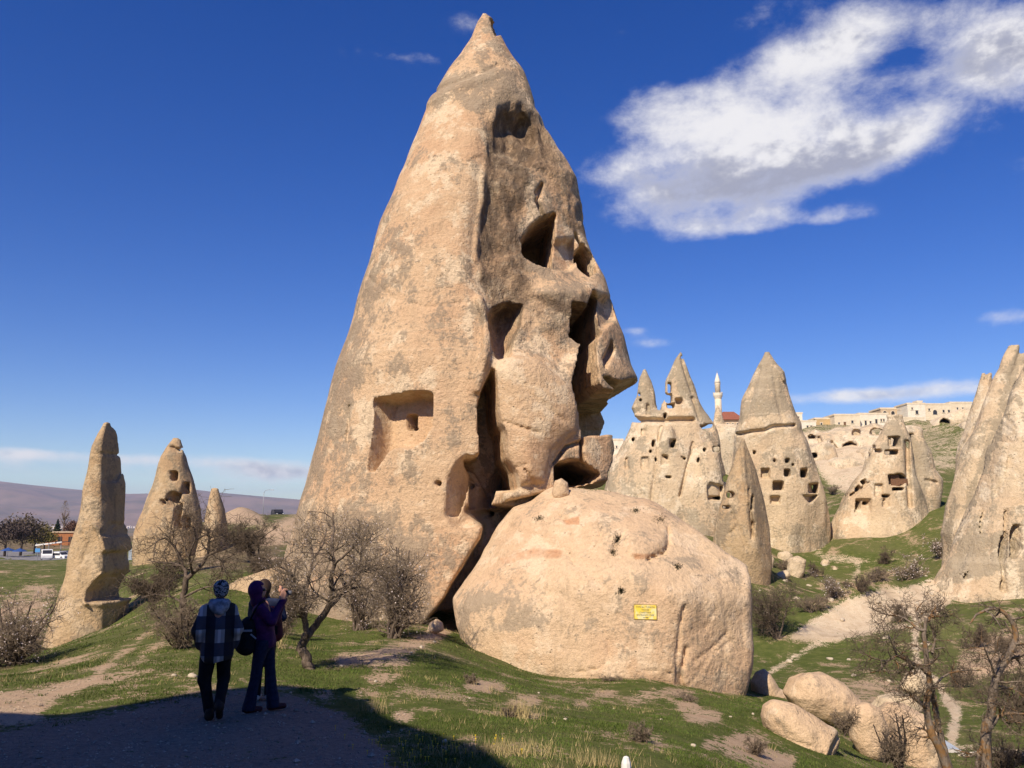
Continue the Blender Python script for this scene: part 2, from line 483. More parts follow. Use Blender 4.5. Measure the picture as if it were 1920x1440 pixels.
def boulder(name, D, poly, mat, res, thick, rnd, planes=(), noise=((1.5, .12), (.5, .04)), seed=1, cuts=(), attr_fn=None, lean=0.0, warp=1.5, zcut=None, base=None, persp=True):
    """a rock with the outline `poly` (photo pixels) at distance D, real thickness, rounded, with flat facets"""
    pp = np.array(poly, float); W = np.array([P(a, b, D) for a, b in pp])
    x0, x1 = W[:, 0].min() - .3, W[:, 0].max() + .3; z0, z1 = W[:, 2].min() - .3, W[:, 2].max() + .3
    sl = abs(lean) * (z1 - z0) / 2
    o = np.array([x0 - 2 * res, D - thick - sl - .3, z0 - 2 * res])
    shp = (int((x1 - x0) / res) + 6, int((2 * thick + 2 * sl + .6) / res) + 4, int((z1 - z0) / res) + 6)
    x = (o[0] + np.arange(shp[0]) * res).astype(np.float32)[:, None, None]
    y = (o[1] + np.arange(shp[1]) * res).astype(np.float32)[None, :, None]
    z = (o[2] + np.arange(shp[2]) * res).astype(np.float32)[None, None, :]
    X2, Z2 = np.meshgrid(x.ravel(), z.ravel(), indexing='ij')
    sd = poly_sd(X2, Z2, W[:, [0, 2]])[:, None, :]
    zc = (z0 + z1) / 2
    yy = np.abs(y - D - lean * (z - zc)) - thick
    a = np.maximum(sd + rnd, 0); b = np.maximum(yy + rnd, 0)
    f = np.sqrt(a * a + b * b) - rnd + np.minimum(np.maximum(sd + rnd, yy + rnd), 0)
    for (pt, nrm, k) in planes:
        n = np.array(nrm, float); n /= np.linalg.norm(n)
        g = (x - pt[0]) * n[0] + (y - pt[1]) * n[1] + (z - pt[2]) * n[2]
        f = smax(f, g, k)
    f = f.astype(np.float32)
    for k, (sc, am) in enumerate(noise): f = f + am * gnoise(shp, o, res, sc, seed * 53 + k)
    for rs, sx in cuts:
        M = np.nonzero((f > -3) & (f < .6) & (y < D + .3 * thick))
        px, py = proj(x[M[0], 0, 0], y[0, M[1], 0], z[0, 0, M[2]])
        if warp:
            px = px + warp * gnoise(shp, o, res, .5, seed + 777)[M]; py = py + warp * gnoise(shp, o, res, .5, seed + 778)[M]
        f[M] += rs.get(px, py)
    f[0] = f[-1] = 1; f[:, 0] = f[:, -1] = 1; f[:, :, 0] = f[:, :, -1] = 1
    V, Q = surface_nets(f, o, res)
    at = attr_fn(V) if attr_fn else None
    bs = base if base is not None else (float(W[:, 0].mean()), D, float(z0))
    return fixobj(name, V, Q, mat, bs, at)

def massif(name, comps, mat, res, zbot, cuts=None, seed=1, noise=((3.0, .3), (1.1, .12), (.5, .05)), vstretch=2.0, attr_fn=None, blend=.4, warp=1.0, sx=0.12, base=None, planes=(), post=None):
    """several leaning cones grown together; comps = (left edge, right edge, distance, depth ratio, exponent)"""
    E = []
    for (l, r, D, ratio, ex) in comps:
        L = np.array([P(a, b, D) for a, b in l]); R = np.array([P(a, b, D) for a, b in r])
        E.append((L[np.argsort(L[:, 2])], R[np.argsort(R[:, 2])], D, ratio, ex))
    x0 = min(e[0][:, 0].min() for e in E) - .8; x1 = max(e[1][:, 0].max() for e in E) + .8
    zt = max(min(e[0][-1, 2], e[1][-1, 2]) for e in E)
    def hwm(e): return max(np.interp(q, e[1][:, 2], e[1][:, 0]) - np.interp(q, e[0][:, 2], e[0][:, 0]) for q in np.linspace(e[0][0, 2], e[0][-1, 2], 12)) / 2
    y0 = min(e[2] - hwm(e) * e[3] for e in E) - .8; y1 = max(e[2] + hwm(e) * e[3] for e in E) + .8
    o = np.array([x0, y0, zbot - 3 * res])
    shp = (int((x1 - x0) / res) + 4, int((y1 - y0) / res) + 4, int((zt - zbot + .8) / res) + 8)
    x = (o[0] + np.arange(shp[0]) * res).astype(np.float32)[:, None, None]
    y = (o[1] + np.arange(shp[1]) * res).astype(np.float32)[None, :, None]
    z = (o[2] + np.arange(shp[2]) * res).astype(np.float32)[None, None, :]
    zf = z.ravel(); F = None; yf = None
    for (L, R, D, ratio, ex) in E:
        xl = np.interp(zf, L[:, 2], L[:, 0]); xr = np.interp(zf, R[:, 2], R[:, 0])
        ztop = min(L[-1, 2], R[-1, 2])
        cx = ((xl + xr) / 2).astype(np.float32)[None, None, :]; hw = np.maximum((xr - xl) / 2, .08).astype(np.float32)[None, None, :]
        hd = hw * ratio
        q = (np.abs((x - cx) / hw) ** ex + np.abs((y - D) / hd) ** ex) ** (1 / ex)
        f = np.maximum((q - 1) * np.minimum(hw, hd) * .93, z - ztop)
        F = f if F is None else smin(F, f, blend)
        ys = np.where(np.abs(x - cx) < hw, D - hd * np.sqrt(np.clip(1 - ((x - cx) / hw) ** 2, 0, 1)), 1e4); ys = np.where(z < ztop, ys, 1e4)
        yf = ys if yf is None else np.minimum(yf, ys)
    f = np.maximum(F, zbot - z).astype(np.float32)
    for (pt, nrm, k) in planes:
        n = np.array(nrm, float); n /= np.linalg.norm(n)
        f = smax(f, ((x - pt[0]) * n[0] + (y - pt[1]) * n[1] + (z - pt[2]) * n[2]).astype(np.float32), k)
    for k, (sc, am) in enumerate(noise): f = f + am * gnoise(shp, o, res, (sc, sc, sc * vstretch), seed * 71 + k)
    if cuts is not None:
        M = np.nonzero((f > -5) & (f < .9))
        xi = x[M[0], 0, 0]; yi = y[0, M[1], 0]; zi = z[0, 0, M[2]]; yfi = yf[M[0], 0, M[2]]
        t = np.where(yfi < 5e3, np.maximum(yi - yfi, 0), 0); yp = np.where(yfi < 5e3, np.minimum(yi, yfi), yi)
        px, py = proj(xi - sx * t, yp, zi)
        if warp:
            px = px + warp * gnoise(shp, o, res, .8, seed + 777)[M]; py = py + warp * gnoise(shp, o, res, .8, seed + 778)[M]
        front = t < 6
        f[M] += cuts.get(px, py) * front
    if post is not None: f = post(f, x, y, z, shp, o, res)
    f[0] = f[-1] = 1; f[:, 0] = f[:, -1] = 1; f[:, :, 0] = f[:, :, -1] = 1
    V, Q = surface_nets(f, o, res)
    at = attr_fn(V) if attr_fn else None
    b = base if base is not None else (float((x0 + x1) / 2), float((y0 + y1) / 2), zbot)
    return fixobj(name, V, Q, mat, b, at)
def ras_attr(**kw):
    def fn(V):
        px, py = proj(V[:, 0], V[:, 1], V[:, 2]); out = {}
        for k, r in kw.items():
            out[k] = r.get(px, py)
        return out
    return fn
# ------------------------------------------------------------------ materials of the setting
def rock_mat(name, tan=(0.66, 0.455, 0.275), pink=(0.61, 0.385, 0.225), grey=(0.32, 0.25, 0.175), cream=(0.75, 0.57, 0.375), lichen=0.5, sc=1.0, bump=1.0, streak=0.5):
    m = mat_new(name); T = NT(m.node_tree)
    c = T.coords('Object')
    big = T.noise(c, 0.33 * sc, 3, 0.6)
    mid = T.noise(T.mapping(c, (1, 1, .8)), 1.5 * sc, 6, 0.68)
    fine = T.noise(c, 8.0 * sc, 4, 0.7)
    grain = T.noise(c, 38.0 * sc, 2, 0.7)
    vs = T.noise(T.mapping(c, (1.6 * sc, 1.6 * sc, 0.16 * sc)), 1.0, 4, 0.62)
    pat = T.noise(c, .8 * sc, 5, .68)
    col = T.mix(T.ramp(big, .38, .66), tan, pink)
    col = T.mix(T.ramp(pat, .50, .60), col, cream)
    lm = T.math('ADD', T.math('MULTIPLY', mid, .75), T.math('ADD', T.math('MULTIPLY', big, .22), T.math('MULTIPLY', vs, .36 * streak)))
    lm = T.math('ADD', lm, T.math('MULTIPLY', T.math('SUBTRACT', fine, .5), .42))
    lm = T.math('ADD', lm, T.math('MULTIPLY', T.attr('lichen'), .24))
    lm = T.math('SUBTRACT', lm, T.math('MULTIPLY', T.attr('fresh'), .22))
    thr = .375 + .11 + .18 * streak - .10 * lichen + .05
    lmask = T.ramp(lm, thr - .035, thr + .075)
    col = T.mix(T.math('MULTIPLY', lmask, .82), col, grey)
    st = T.noise(T.mapping(c, (3.2 * sc, 3.2 * sc, .10 * sc)), 1.0, 4, .65)
    col = T.mix(T.math('MULTIPLY', T.ramp(st, .56, .70), T.ramp(mid, .3, .6, .15, .55)), col, T.mix(.6, col, (0.20, 0.155, 0.105)))
    lay = T.noise(T.mapping(c, (.25 * sc, .25 * sc, 3.4 * sc)), 1.0, 4, .6)
    col = T.mix(T.ramp(lay, .52, .68, 0, .22), col, cream)
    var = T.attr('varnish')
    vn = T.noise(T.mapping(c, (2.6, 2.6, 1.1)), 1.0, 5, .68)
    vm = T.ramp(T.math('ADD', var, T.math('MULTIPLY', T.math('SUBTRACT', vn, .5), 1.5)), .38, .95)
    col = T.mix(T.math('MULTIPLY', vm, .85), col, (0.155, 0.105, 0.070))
    rust = T.attr('rust')
    col = T.mix(T.math('MULTIPLY', T.ramp(T.math('ADD', rust, T.math('MULTIPLY', T.math('SUBTRACT', mid, .5), .9)), .4, .9), .7), col, (0.50, 0.22, 0.10))
    col = T.mix(T.ramp(fine, .42, .66, .0, .34), col, T.mix(.55, col, (0.2, 0.14, 0.09)))
    col = T.mix(T.ramp(grain, .36, .6, .30, 0.0), col, T.mix(.65, col, (0.12, 0.09, 0.06)))
    pit = T.voronoi(T.mapping(c, (1, 1, 1.3)), 4.2 * sc); pm_ = T.ramp(T.math('MULTIPLY', T.ramp(pit, .06, .15, 1, 0), T.ramp(pat, .46, .56)), 0, 1)
    col = T.mix(T.math('MULTIPLY', pm_, .5), col, (0.14, 0.10, 0.065))
    h = T.math('ADD', T.math('MULTIPLY', mid, 1.1), T.math('ADD', T.math('MULTIPLY', fine, .5), T.math('MULTIPLY', grain, .12)))
    h = T.math('SUBTRACT', T.math('ADD', h, T.math('MULTIPLY', T.math('ADD', lay, st), .22)), T.math('MULTIPLY', pm_, .35))
    h = T.math('ADD', h, T.math('MULTIPLY', T.math('MULTIPLY', var, T.noise(T.mapping(c, (1, 1, .7)), 4.5, 5, .72)), 3.2))
    T.finish(col, .95, T.bump(h, .85 * bump, .17 / sc), .1)
    return m
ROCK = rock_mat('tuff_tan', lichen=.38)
BOULD = rock_mat('tuff_boulder', tan=(0.67, 0.485, 0.305), pink=(0.63, 0.43, 0.265), cream=(0.73, 0.55, 0.365), grey=(0.36, 0.285, 0.20), lichen=-.15, bump=.8)
FARR = rock_mat('tuff_far_grey', tan=(0.66, 0.51, 0.33), pink=(0.63, 0.46, 0.29), grey=(0.37, 0.305, 0.21), cream=(0.77, 0.63, 0.44), lichen=.48, sc=.55, streak=.9)
PALE = rock_mat('tuff_pale', tan=(0.70, 0.56, 0.38), pink=(0.66, 0.49, 0.31), grey=(0.42, 0.35, 0.25), cream=(0.76, 0.64, 0.46), lichen=.25, sc=.6)
LEFTR = rock_mat('tuff_brown', tan=(0.54, 0.385, 0.22), pink=(0.48, 0.32, 0.18), grey=(0.30, 0.235, 0.155), cream=(0.60, 0.45, 0.28), lichen=.25, sc=.8)

# ------------------------------------------------------------------ terrain
GP = [  # photo pixel, distance: points of the ground
 (960,1440,9.5),(500,1440,9.3),(100,1440,9.0),(1300,1440,10.8),(400,1352,11.6),(490,1334,12.1),(100,1350,11.5),(0,1302,13.4),(300,1264,15),
 (575,1256,16.5),(450,1294,13.6),(760,1330,13.5),(800,1240,18.5),(830,1195,25),(650,1192,24),(560,1185,26),(480,1185,22),
 (960,1290,17.5),(900,1225,24.5),(1000,1262,23.8),(1100,1274,23.5),(1200,1274,23.5),(1360,1308,23),(1200,1340,17),(1350,1370,16),
 (1440,1338,20.5),(1460,1440,14.5),(1560,1440,16),(1450,1290,30),(1450,1250,45),(1560,1195,52),(1480,1200,50),(1700,1330,31),(1790,1350,31),
 (1900,1395,26),(1650,1440,19),(1800,1440,22),(1900,1440,21),(1640,1250,42),(1780,1250,42),(1900,1250,40),(1560,1300,33),
 (1500,1196,54),(1600,1140,58),(1700,1120,62),(1780,1102,64),(1450,1140,60),(1400,1112,62),(1395,1052,68),(1480,1090,74),(1600,1060,82),(1700,1030,84),
 (1745,965,90),(1500,1000,98),(1600,1015,88),(1540,970,105),(1560,905,130),(1550,865,150),(1700,812,190),(1600,812,190),(1500,830,180),
 (1180,860,170),(1350,860,160),(1250,965,95),(1350,1000,85),(1180,836,220),(1350,805,220),(1550,806,206),(1700,790,216),(1850,782,222),
 (1800,1117,60),(1900,1120,58),(1760,1050,76),(2100,1100,60),(2100,1000,90),
 (60,1264,17),(200,1196,22),(340,1124,30),(430,1112,30),(480,1092,33),(170,1190,45),(40,1240,30),(300,1092,50),(20,1165,50),(50,1100,60),
 (60,1064,90),(230,1058,80),(250,1056,100),(100,1047,160),(20,1047,160),(50,1034,215),(120,1034,215),(100,1020,260),(350,1046,75),(450,1062,52),(480,1012,75),(520,968,185),(455,947,140),(418,967,138),(497,967,143),(450,985,110),(530,985,120),
 (-150,1300,14),(-200,1180,40),(-200,1050,75),(560,985,85),(800,1120,45),(700,1060,70),(900,1000,90),(1050,940,120)]
pts = [P(*g) for g in GP]
def pol(azd, r, dz): a = math.radians(azd); return np.array([r * math.sin(a), r * math.cos(a), CZ + dz])
for azd in (-180, -135, -90, -50, 0, 50, 90, 135, 180):
    pts.append(pol(azd, 2.0, -1.7)); pts.append(pol(azd, 5.5, -1.95 + (-.5 if abs(azd) < 60 else 0) - (.4 if 20 < azd < 120 else 0)))
for azd, r, dz in [(-180, 12, -1.2), (180, 12, -1.2), (-130, 14, -1.5), (-90, 13, -2.6), (90, 14, -4.2), (130, 14, -2.2), (-180, 40, 1), (180, 40, 1), (-120, 40, -2), (-80, 40, -5),
                   (80, 40, -6.5), (120, 40, -4), (-180, 150, 4), (180, 150, 4), (-110, 150, -3), (-60, 130, -4), (70, 130, 6), (110, 150, 6), (45, 150, 14), (45, 240, 27)]:
    pts.append(pol(azd, r, dz))
for azd in (-180, -140, -100, -70, -40, -30, -24, -18, -13):
    pts.append(pol(azd, 320, -7)); pts.append(pol(azd, 1000, -26)); pts.append(pol(azd, 4000, -50)); pts.append(pol(azd, 12000, -60))
for azd in (3, 8, 14, 20, 26, 32, 45, 70, 110, 150, 180):
    k = min(azd / 10., 1)
    pts.append(pol(azd, 320, 20 + 10 * k)); pts.append(pol(azd, 1000, 25 + 10 * k)); pts.append(pol(azd, 4000, -10)); pts.append(pol(azd, 12000, -60))
for azd in (-8, -3): pts.append(pol(azd, 200, 4 + (azd + 8))); pts.append(pol(azd, 1000, -20)); pts.append(pol(azd, 4000, -50)); pts.append(pol(azd, 12000, -60))
pts = np.array(pts)
def _uv(x, y):
    r = np.maximum(np.hypot(x, y), .5)
    return np.arctan2(x, y) * 2.6, np.log(r)
cu, cv = _uv(pts[:, 0], pts[:, 1])
_rr = np.hypot(pts[:, 0], pts[:, 1])
# heights are interpolated as slopes seen from the camera, which keeps scale from near to far
cw = (pts[:, 2] - CZ) / np.maximum(_rr, .5)
def _tps(u, v, u2, v2):
    r2 = (u[:, None] - u2[None]) ** 2 + (v[:, None] - v2[None]) ** 2
    return 0.5 * r2 * np.log(r2 + 1e-9)
_K = _tps(cu, cv, cu, cv) + np.eye(len(cu)) * 2e-4
_Pm = np.stack([np.ones_like(cu), cu, cv], 1)
_A = np.block([[_K, _Pm], [_Pm.T, np.zeros((3, 3))]])
_W = np.linalg.solve(_A, np.concatenate([cw, np.zeros(3)]))
_rng = np.random.default_rng(5)
_tab = _rng.uniform(-1, 1, (256, 256))
def n2d(x, y, s, k=0):
    x = x / s + 17.3 * k; y = y / s + 7.7 * k
    i = np.floor(x).astype(int); j = np.floor(y).astype(int); fx = x - i; fy = y - j
    fx = fx * fx * fx * (fx * (fx * 6 - 15) + 10); fy = fy * fy * fy * (fy * (fy * 6 - 15) + 10)
    t = lambda a, b: _tab[a & 255, b & 255]
    return (t(i, j) * (1 - fx) + t(i + 1, j) * fx) * (1 - fy) + (t(i, j + 1) * (1 - fx) + t(i + 1, j + 1) * fx) * fy
_RID = np.array([P(*q)[:2] for q in [(1475,1200,53),(1520,1180,55),(1600,1138,58),(1700,1118,62),(1780,1100,64),(1850,1095,63)]])
def height(x, y):
    x = np.asarray(x, float); y = np.asarray(y, float); sh = x.shape
    x = x.ravel(); y = y.ravel(); out = np.empty_like(x)
    for s in range(0, len(x), 40000):
        u, v = _uv(x[s:s + 40000], y[s:s + 40000])
        out[s:s + 40000] = _tps(u, v, cu, cv) @ _W[:-3] + _W[-3] + _W[-2] * u + _W[-1] * v
    r = np.maximum(np.hypot(x, y), .5)
    z = CZ + out * r
    a = np.clip((r - 5) / 30, .25, 1)
    z = z + (.10 * n2d(x, y, 3.1) + .05 * n2d(x, y, 1.2, 1) + .022 * n2d(x, y, .45, 2)) * a * np.clip(400 / r, 0, 1) + np.clip((r - 60) / 100, 0, 1) * .5 * n2d(x, y, 14, 3) * np.clip(400 / r, 0, 1)
    m = (r > 45) & (r < 80) & (x > 10)
    z[m] += (1.3 + .35 * n2d(x[m], y[m], 2.2, 31)) * np.exp(-(line_d(x[m].astype(np.float32), y[m].astype(np.float32), _RID) / 2.0) ** 2) + .25 * n2d(x[m], y[m], 4.0, 32)
    m = (r > 105) & (r < 230) & (x > 12)
    z[m] += (1.5 * np.abs(n2d(x[m], y[m], 9, 21)) + .8 * n2d(x[m], y[m], 3.5, 22)) * sstep(r[m], 105, 140)
    return z.reshape(sh)
def gpt(px, py, Dmin=6, Dmax=400):
    """where the ray through a photo pixel meets the ground"""
    d = np.exp(np.linspace(math.log(Dmin), math.log(Dmax), 1500))
    p = np.array([P(px, py, q) for q in d])
    h = height(p[:, 0], p[:, 1])
    w = np.nonzero(p[:, 2] < h)[0]
    return p[w[0]] if len(w) else p[-1]
def gz(x, y): return float(height(np.array([x]), np.array([y]))[0])

# painted zones of the ground: 'bare' earth, 'pale' tuff, 'grav' gravel path, 'dry' shrubby ground
ZB = Raster(-100, 900, 2020, 1500, 2.0); ZP = Raster(-100, 780, 2020, 1500, 2.0); ZG = Raster(-100, 900, 2020, 1500, 2.0); ZD = Raster(-100, 780, 2020, 1500, 2.0)
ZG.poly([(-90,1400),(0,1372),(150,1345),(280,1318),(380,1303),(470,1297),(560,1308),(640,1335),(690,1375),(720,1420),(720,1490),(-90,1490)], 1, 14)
ZG.poly([(560,1440),(640,1385),(760,1420),(860,1450),(860,1490),(560,1490)], .45, 30, 'add')
ZB.poly([(-90,1325),(0,1300),(90,1290),(160,1272),(240,1258),(290,1250),(286,1258),(220,1272),(160,1288),(110,1310),(75,1338),(90,1352),(0,1366),(-90,1390)], 1, 8)
for l, w in [([(180,1262),(225,1228),(262,1200),(300,1170)], 9), ([(258,1240),(290,1212),(325,1188)], 7), ([(60,1270),(110,1250),(150,1235)], 5),
             ([(640,1235),(700,1230),(760,1215),(820,1190),(850,1170)], 20), ([(700,1250),(760,1240)], 12)]:
    ZB.line(l, 1, w)
for c in [(912,1285,45,12),(985,1315,34,10),(756,1345,24,11),(605,1305,24,6),(690,1300,28,6),(1320,1345,40,14),(1290,1325,26,12),(1395,1400,46,26),(1340,1395,30,12),(1130,1300,30,7),
          (1080,1290,20,5),(880,1390,20,5),(1230,1385,16,8),(1450,1425,50,20),(1000,1345,16,6),(1090,1320,18,6),(1195,1310,22,7),(1250,1300,60,8),(720,1270,40,9)]:
    ZB.poly([(c[0] + c[2] * math.cos(t), c[1] + c[3] * math.sin(t)) for t in np.linspace(0, 6.28, 12)], 1.0, 14)
ZB.poly([(-90,1140),(0,1130),(60,1090),(110,1100),(90,1180),(40,1215),(-90,1240)], .62, 20)
ZP.poly([(1475,1198),(1510,1172),(1545,1148),(1590,1122),(1640,1106),(1700,1100),(1750,1084),(1800,1070),(1870,1080),(1900,1112),(1840,1118),(1790,1122),(1760,1150),(1740,1168),(1712,1160),(1690,1150),(1660,1172),(1610,1186),(1560,1198),(1520,1200)], 1, 6)
ZP.line([(1440,1262),(1490,1232),(1530,1208),(1600,1190),(1700,1172)], .9, 8)
ZP.line([(1718,1150),(1716,1210),(1722,1260),(1750,1270),(1775,1310),(1792,1345),(1785,1392),(1790,1400)], 1, 11)
ZP.line([(1775,1310),(1795,1335),(1785,1380)], 1, 17)
ZP.line([(1770,1400),(1850,1404),(1920,1412)], 1, 8)
ZP.line([(1480,995),(1515,988),(1520,1010),(1545,1022),(1530,1040)], .9, 5); ZP.line([(1540,1045),(1610,1050),(1610,1070),(1600,1085)], .9, 7); ZP.line([(1610,1052),(1760,1046)], .55, 5)
ZP.line([(1380,1115),(1500,1105)], .6, 3)
ZB.poly([(1520,1130),(1600,1085),(1660,1066),(1720,1056),(1700,1075),(1620,1105),(1550,1150)], .62, 14)
ZB.poly([(1800,1220),(1860,1190),(1925,1180),(1925,1260),(1860,1270),(1800,1290),(1790,1250)], .75, 18); ZB.poly([(1560,1290),(1640,1260),(1700,1280),(1700,1330),(1600,1340)], .6, 20)
ZP.poly([(1480,810),(1640,800),(1640,900),(1600,930),(1560,915),(1530,880),(1490,850)], .9, 20); ZP.poly([(1130,820),(1200,820),(1200,880),(1130,880)], .9, 10)
ZP.poly([(1320,790),(1420,790),(1420,880),(1320,880)], .9, 20)
ZP.poly([(1690,850),(1800,850),(1800,880),(1690,880)], .55, 14)
ZD.poly([(240,1060),(420,1080),(520,1060),(560,1000),(480,985),(380,1010),(300,1050)], .8, 25); ZD.poly([(-90,1190),(60,1170),(110,1180),(80,1240),(-90,1290)], .7, 20)
ZD.poly([(1540,1110),(1640,1060),(1700,1060),(1600,1115)], .5, 12); ZD.poly([(1380,1250),(1440,1240),(1480,1300),(1390,1310)], .3, 12)
ZB.poly([(420,958),(455,944),(490,962),(500,985),(420,985)], .95, 8); ZB.poly([(460,1010),(500,985),(560,960),(570,1000),(540,1020),(490,1025)], .85, 10)

ZB.blur(6); ZP.blur(4); ZG.blur(12); ZD.blur(14)
# one sheet, fine in front of the camera and coarse elsewhere
azs = np.concatenate([np.linspace(-180, -42, 70)[:-1], np.linspace(-42, 40, 620)[:-1], np.linspace(40, 180, 71)])
rad = np.concatenate([[.05, .8], np.exp(np.linspace(math.log(1.6), math.log(7), 24))[:-1], np.exp(np.linspace(math.log(7), math.log(110), 380))[:-1], np.exp(np.linspace(math.log(110), math.log(16000), 150))])
A, Rr = np.meshgrid(np.radians(azs), rad, indexing='ij')
gx, gy = Rr * np.sin(A), Rr * np.cos(A); gzv = height(gx, gy)
na, nr = A.shape
i, j = np.meshgrid(np.arange(na - 1), np.arange(nr - 1), indexing='ij')
gq = np.stack([i * nr + j, i * nr + j + 1, (i + 1) * nr + j + 1, (i + 1) * nr + j], -1).reshape(-1, 4)[:, ::-1]
gv = np.stack([gx, gy, gzv], -1).reshape(-1, 3)
def zone(v):
    px, py = proj(v[:, 0], v[:, 1], v[:, 2])
    front = (v[:, 1] > 3) & (px > -95) & (px < 2010) & (py > 785) & (py < 1492)
    r = np.hypot(v[:, 0], v[:, 1])
    out = {}
    for k, rs in (('bare', ZB), ('pale', ZP), ('grav', ZG), ('dry', ZD)):
        q = np.where(front, rs.get(np.clip(px, -95, 2010), np.clip(py, 785, 1490)), 0)
        if k in ('bare', 'grav'): q = np.where(py < 905, 0, q)
        out[k] = q
    out['grav'] = np.where((r < 9.5) & (v[:, 0] < 1.0) & ((v[:, 1] < 7) | (py > 1485)), 1.0, out['grav'])
    out['pale'] = np.where((r > 150) & (r < 400) & (v[:, 0] > 20), np.maximum(out['pale'], .42), out['pale'])
    out['dry'] = np.where(r > 260, np.maximum(out['dry'], .75), out['dry'])
    out['far'] = sstep(r, 150, 900)
    return out
za = zone(gv)
GM = mat_new('ground'); T = NT(GM.node_tree); c = T.coords('Object')
nb = T.noise(c, .45, 4, .66); nm = T.noise(c, 2.3, 5, .68); nf = T.noise(c, 13, 4, .7); nff = T.noise(c, 55, 2, .7)
grass = T.mix(T.ramp(nm, .35, .68), (0.076, 0.106, 0.022), (0.138, 0.156, 0.042))
grass = T.mix(T.ramp(nb, .5, .72, 0, .55), grass, (0.19, 0.165, 0.07))
grass = T.mix(T.ramp(T.noise(c, .16, 4, .6), .42, .62, 0, .6), grass, (0.150, 0.150, 0.055))
grass = T.mix(T.ramp(nf, .45, .75, 0, .5), grass, (0.045, 0.060, 0.014))
soil = T.mix(T.ramp(nm, .35, .7), (0.58, 0.42, 0.28), (0.48, 0.33, 0.21)); soil = T.mix(T.ramp(nf, .45, .75, 0, .45), soil, (0.30, 0.21, 0.135))
pale = T.mix(T.ramp(nm, .35, .7), (0.74, 0.60, 0.42), (0.62, 0.47, 0.31)); pale = T.mix(T.ramp(nb, .5, .62, 0, .6), pale, (0.50, 0.38, 0.25))
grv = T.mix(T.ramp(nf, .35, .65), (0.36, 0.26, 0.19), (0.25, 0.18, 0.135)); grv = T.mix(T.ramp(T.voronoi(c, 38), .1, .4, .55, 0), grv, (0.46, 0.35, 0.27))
dry = T.mix(T.ramp(nm, .35, .65), (0.20, 0.145, 0.085), (0.115, 0.095, 0.055))
jit = T.math('ADD', T.math('ADD', T.math('MULTIPLY', T.math('SUBTRACT', nm, .5), 1.9), T.math('MULTIPLY', T.math('SUBTRACT', nb, .5), 1.3)), T.math('MULTIPLY', T.math('SUBTRACT', nf, .5), 2.4))
def zmask(a, j, lo=.42, hi=.58): return T.ramp(T.math('ADD', T.attr(a), T.math('MULTIPLY', jit, j)), lo, hi)
col = T.mix(zmask('dry', .6), grass, dry)
spots = T.ramp(T.math('ADD', T.math('MULTIPLY', nb, .75), T.math('MULTIPLY', jit, .36)), .46, .56)
col = T.mix(T.math('MULTIPLY', spots, T.ramp(T.attr('far'), 0, 1, .85, .3)), col, soil)
col = T.mix(zmask('bare', 1.15), col, soil)
col = T.mix(zmask('pale', .95), col, pale)
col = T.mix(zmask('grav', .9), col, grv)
farc = T.mix(T.ramp(T.noise(c, .004, 6, .6), .4, .62), (0.24, 0.18, 0.12), (0.15, 0.135, 0.075))
col = T.mix(T.attr('far'), col, farc)
col = T.mix(T.ramp(nff, .35, .65, .3, 0), col, (0.09, 0.07, 0.04))
hgt = T.math('ADD', T.math('MULTIPLY', nf, .6), T.math('ADD', T.math('MULTIPLY', nm, .8), T.math('MULTIPLY', nff, .35)))
T.finish(col, .97, T.bump(hgt, .9, .05), .05)
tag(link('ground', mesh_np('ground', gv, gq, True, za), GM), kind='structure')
# ------------------------------------------------------------------ the tall cone
ML = [(902,22),(893,40),(880,72),(858,108),(834,142),(808,186),(785,240),(765,290),(745,340),(728,390),(712,430),(700,480),(682,540),(668,600),(650,650),(630,700),(615,760),(600,810),(585,860),(570,910),(553,960),(538,1010),(522,1070),(505,1140),(490,1220)]
MR = [(912,22),(932,40),(938,62),(952,90),(984,140),(1003,185),(1022,222),(1046,270),(1064,302),(1087,345),(1101,400),(1109,450),(1120,490),(1132,530),(1142,570),(1152,605),(1165,640),(1177,690),(1190,716),(1196,760),(1200,830),(1202,900),(1204,1000),(1206,1100),(1208,1220)]
r1 = Raster(480, 0, 1240, 1260); r2 = Raster(480, 0, 1240, 1260); vr = Raster(480, 0, 1240, 1260); fr = Raster(480, 0, 1240, 1260); lr = Raster(480, 0, 1240, 1260)
# left face: niche with window, small hole, doorway
NICHE = [(703,747),(735,741),(770,734),(809,735),(811,765),(808,800),(795,826),(770,842),(738,840),(722,850),(700,884),(688,884),(690,860),(699,820),(704,775)]
r1.dome(NICHE, .95, 9); r1.poly(rect(738,771,757,801), 2.4, 2); r1.poly(rect(742,808,749,820), 1.05, 3)
r1.dome([(813,902),(822,902),(824,909),(818,913),(812,909)], .5, 3)
r1.line([(800,908),(800,920),(808,920)], .05, 2); r1.line([(829,965),(834,925),(838,890)], .10, 2.5)
DOOR = [(873,856),(858,866),(846,884),(838,908),(834,940),(831,968),(846,985),(862,992),(905,985),(912,950),(905,880),(890,862)]
r1.poly(DOOR, .30, 8); r1.poly([(874,854),(858,866),(846,884),(838,908),(834,940),(831,968),(842,966),(850,935),(858,900),(868,874)], 1.0, 7, 'add'); r1.poly([(848,900),(884,880),(884,980),(850,985)], .35, 30, 'add')
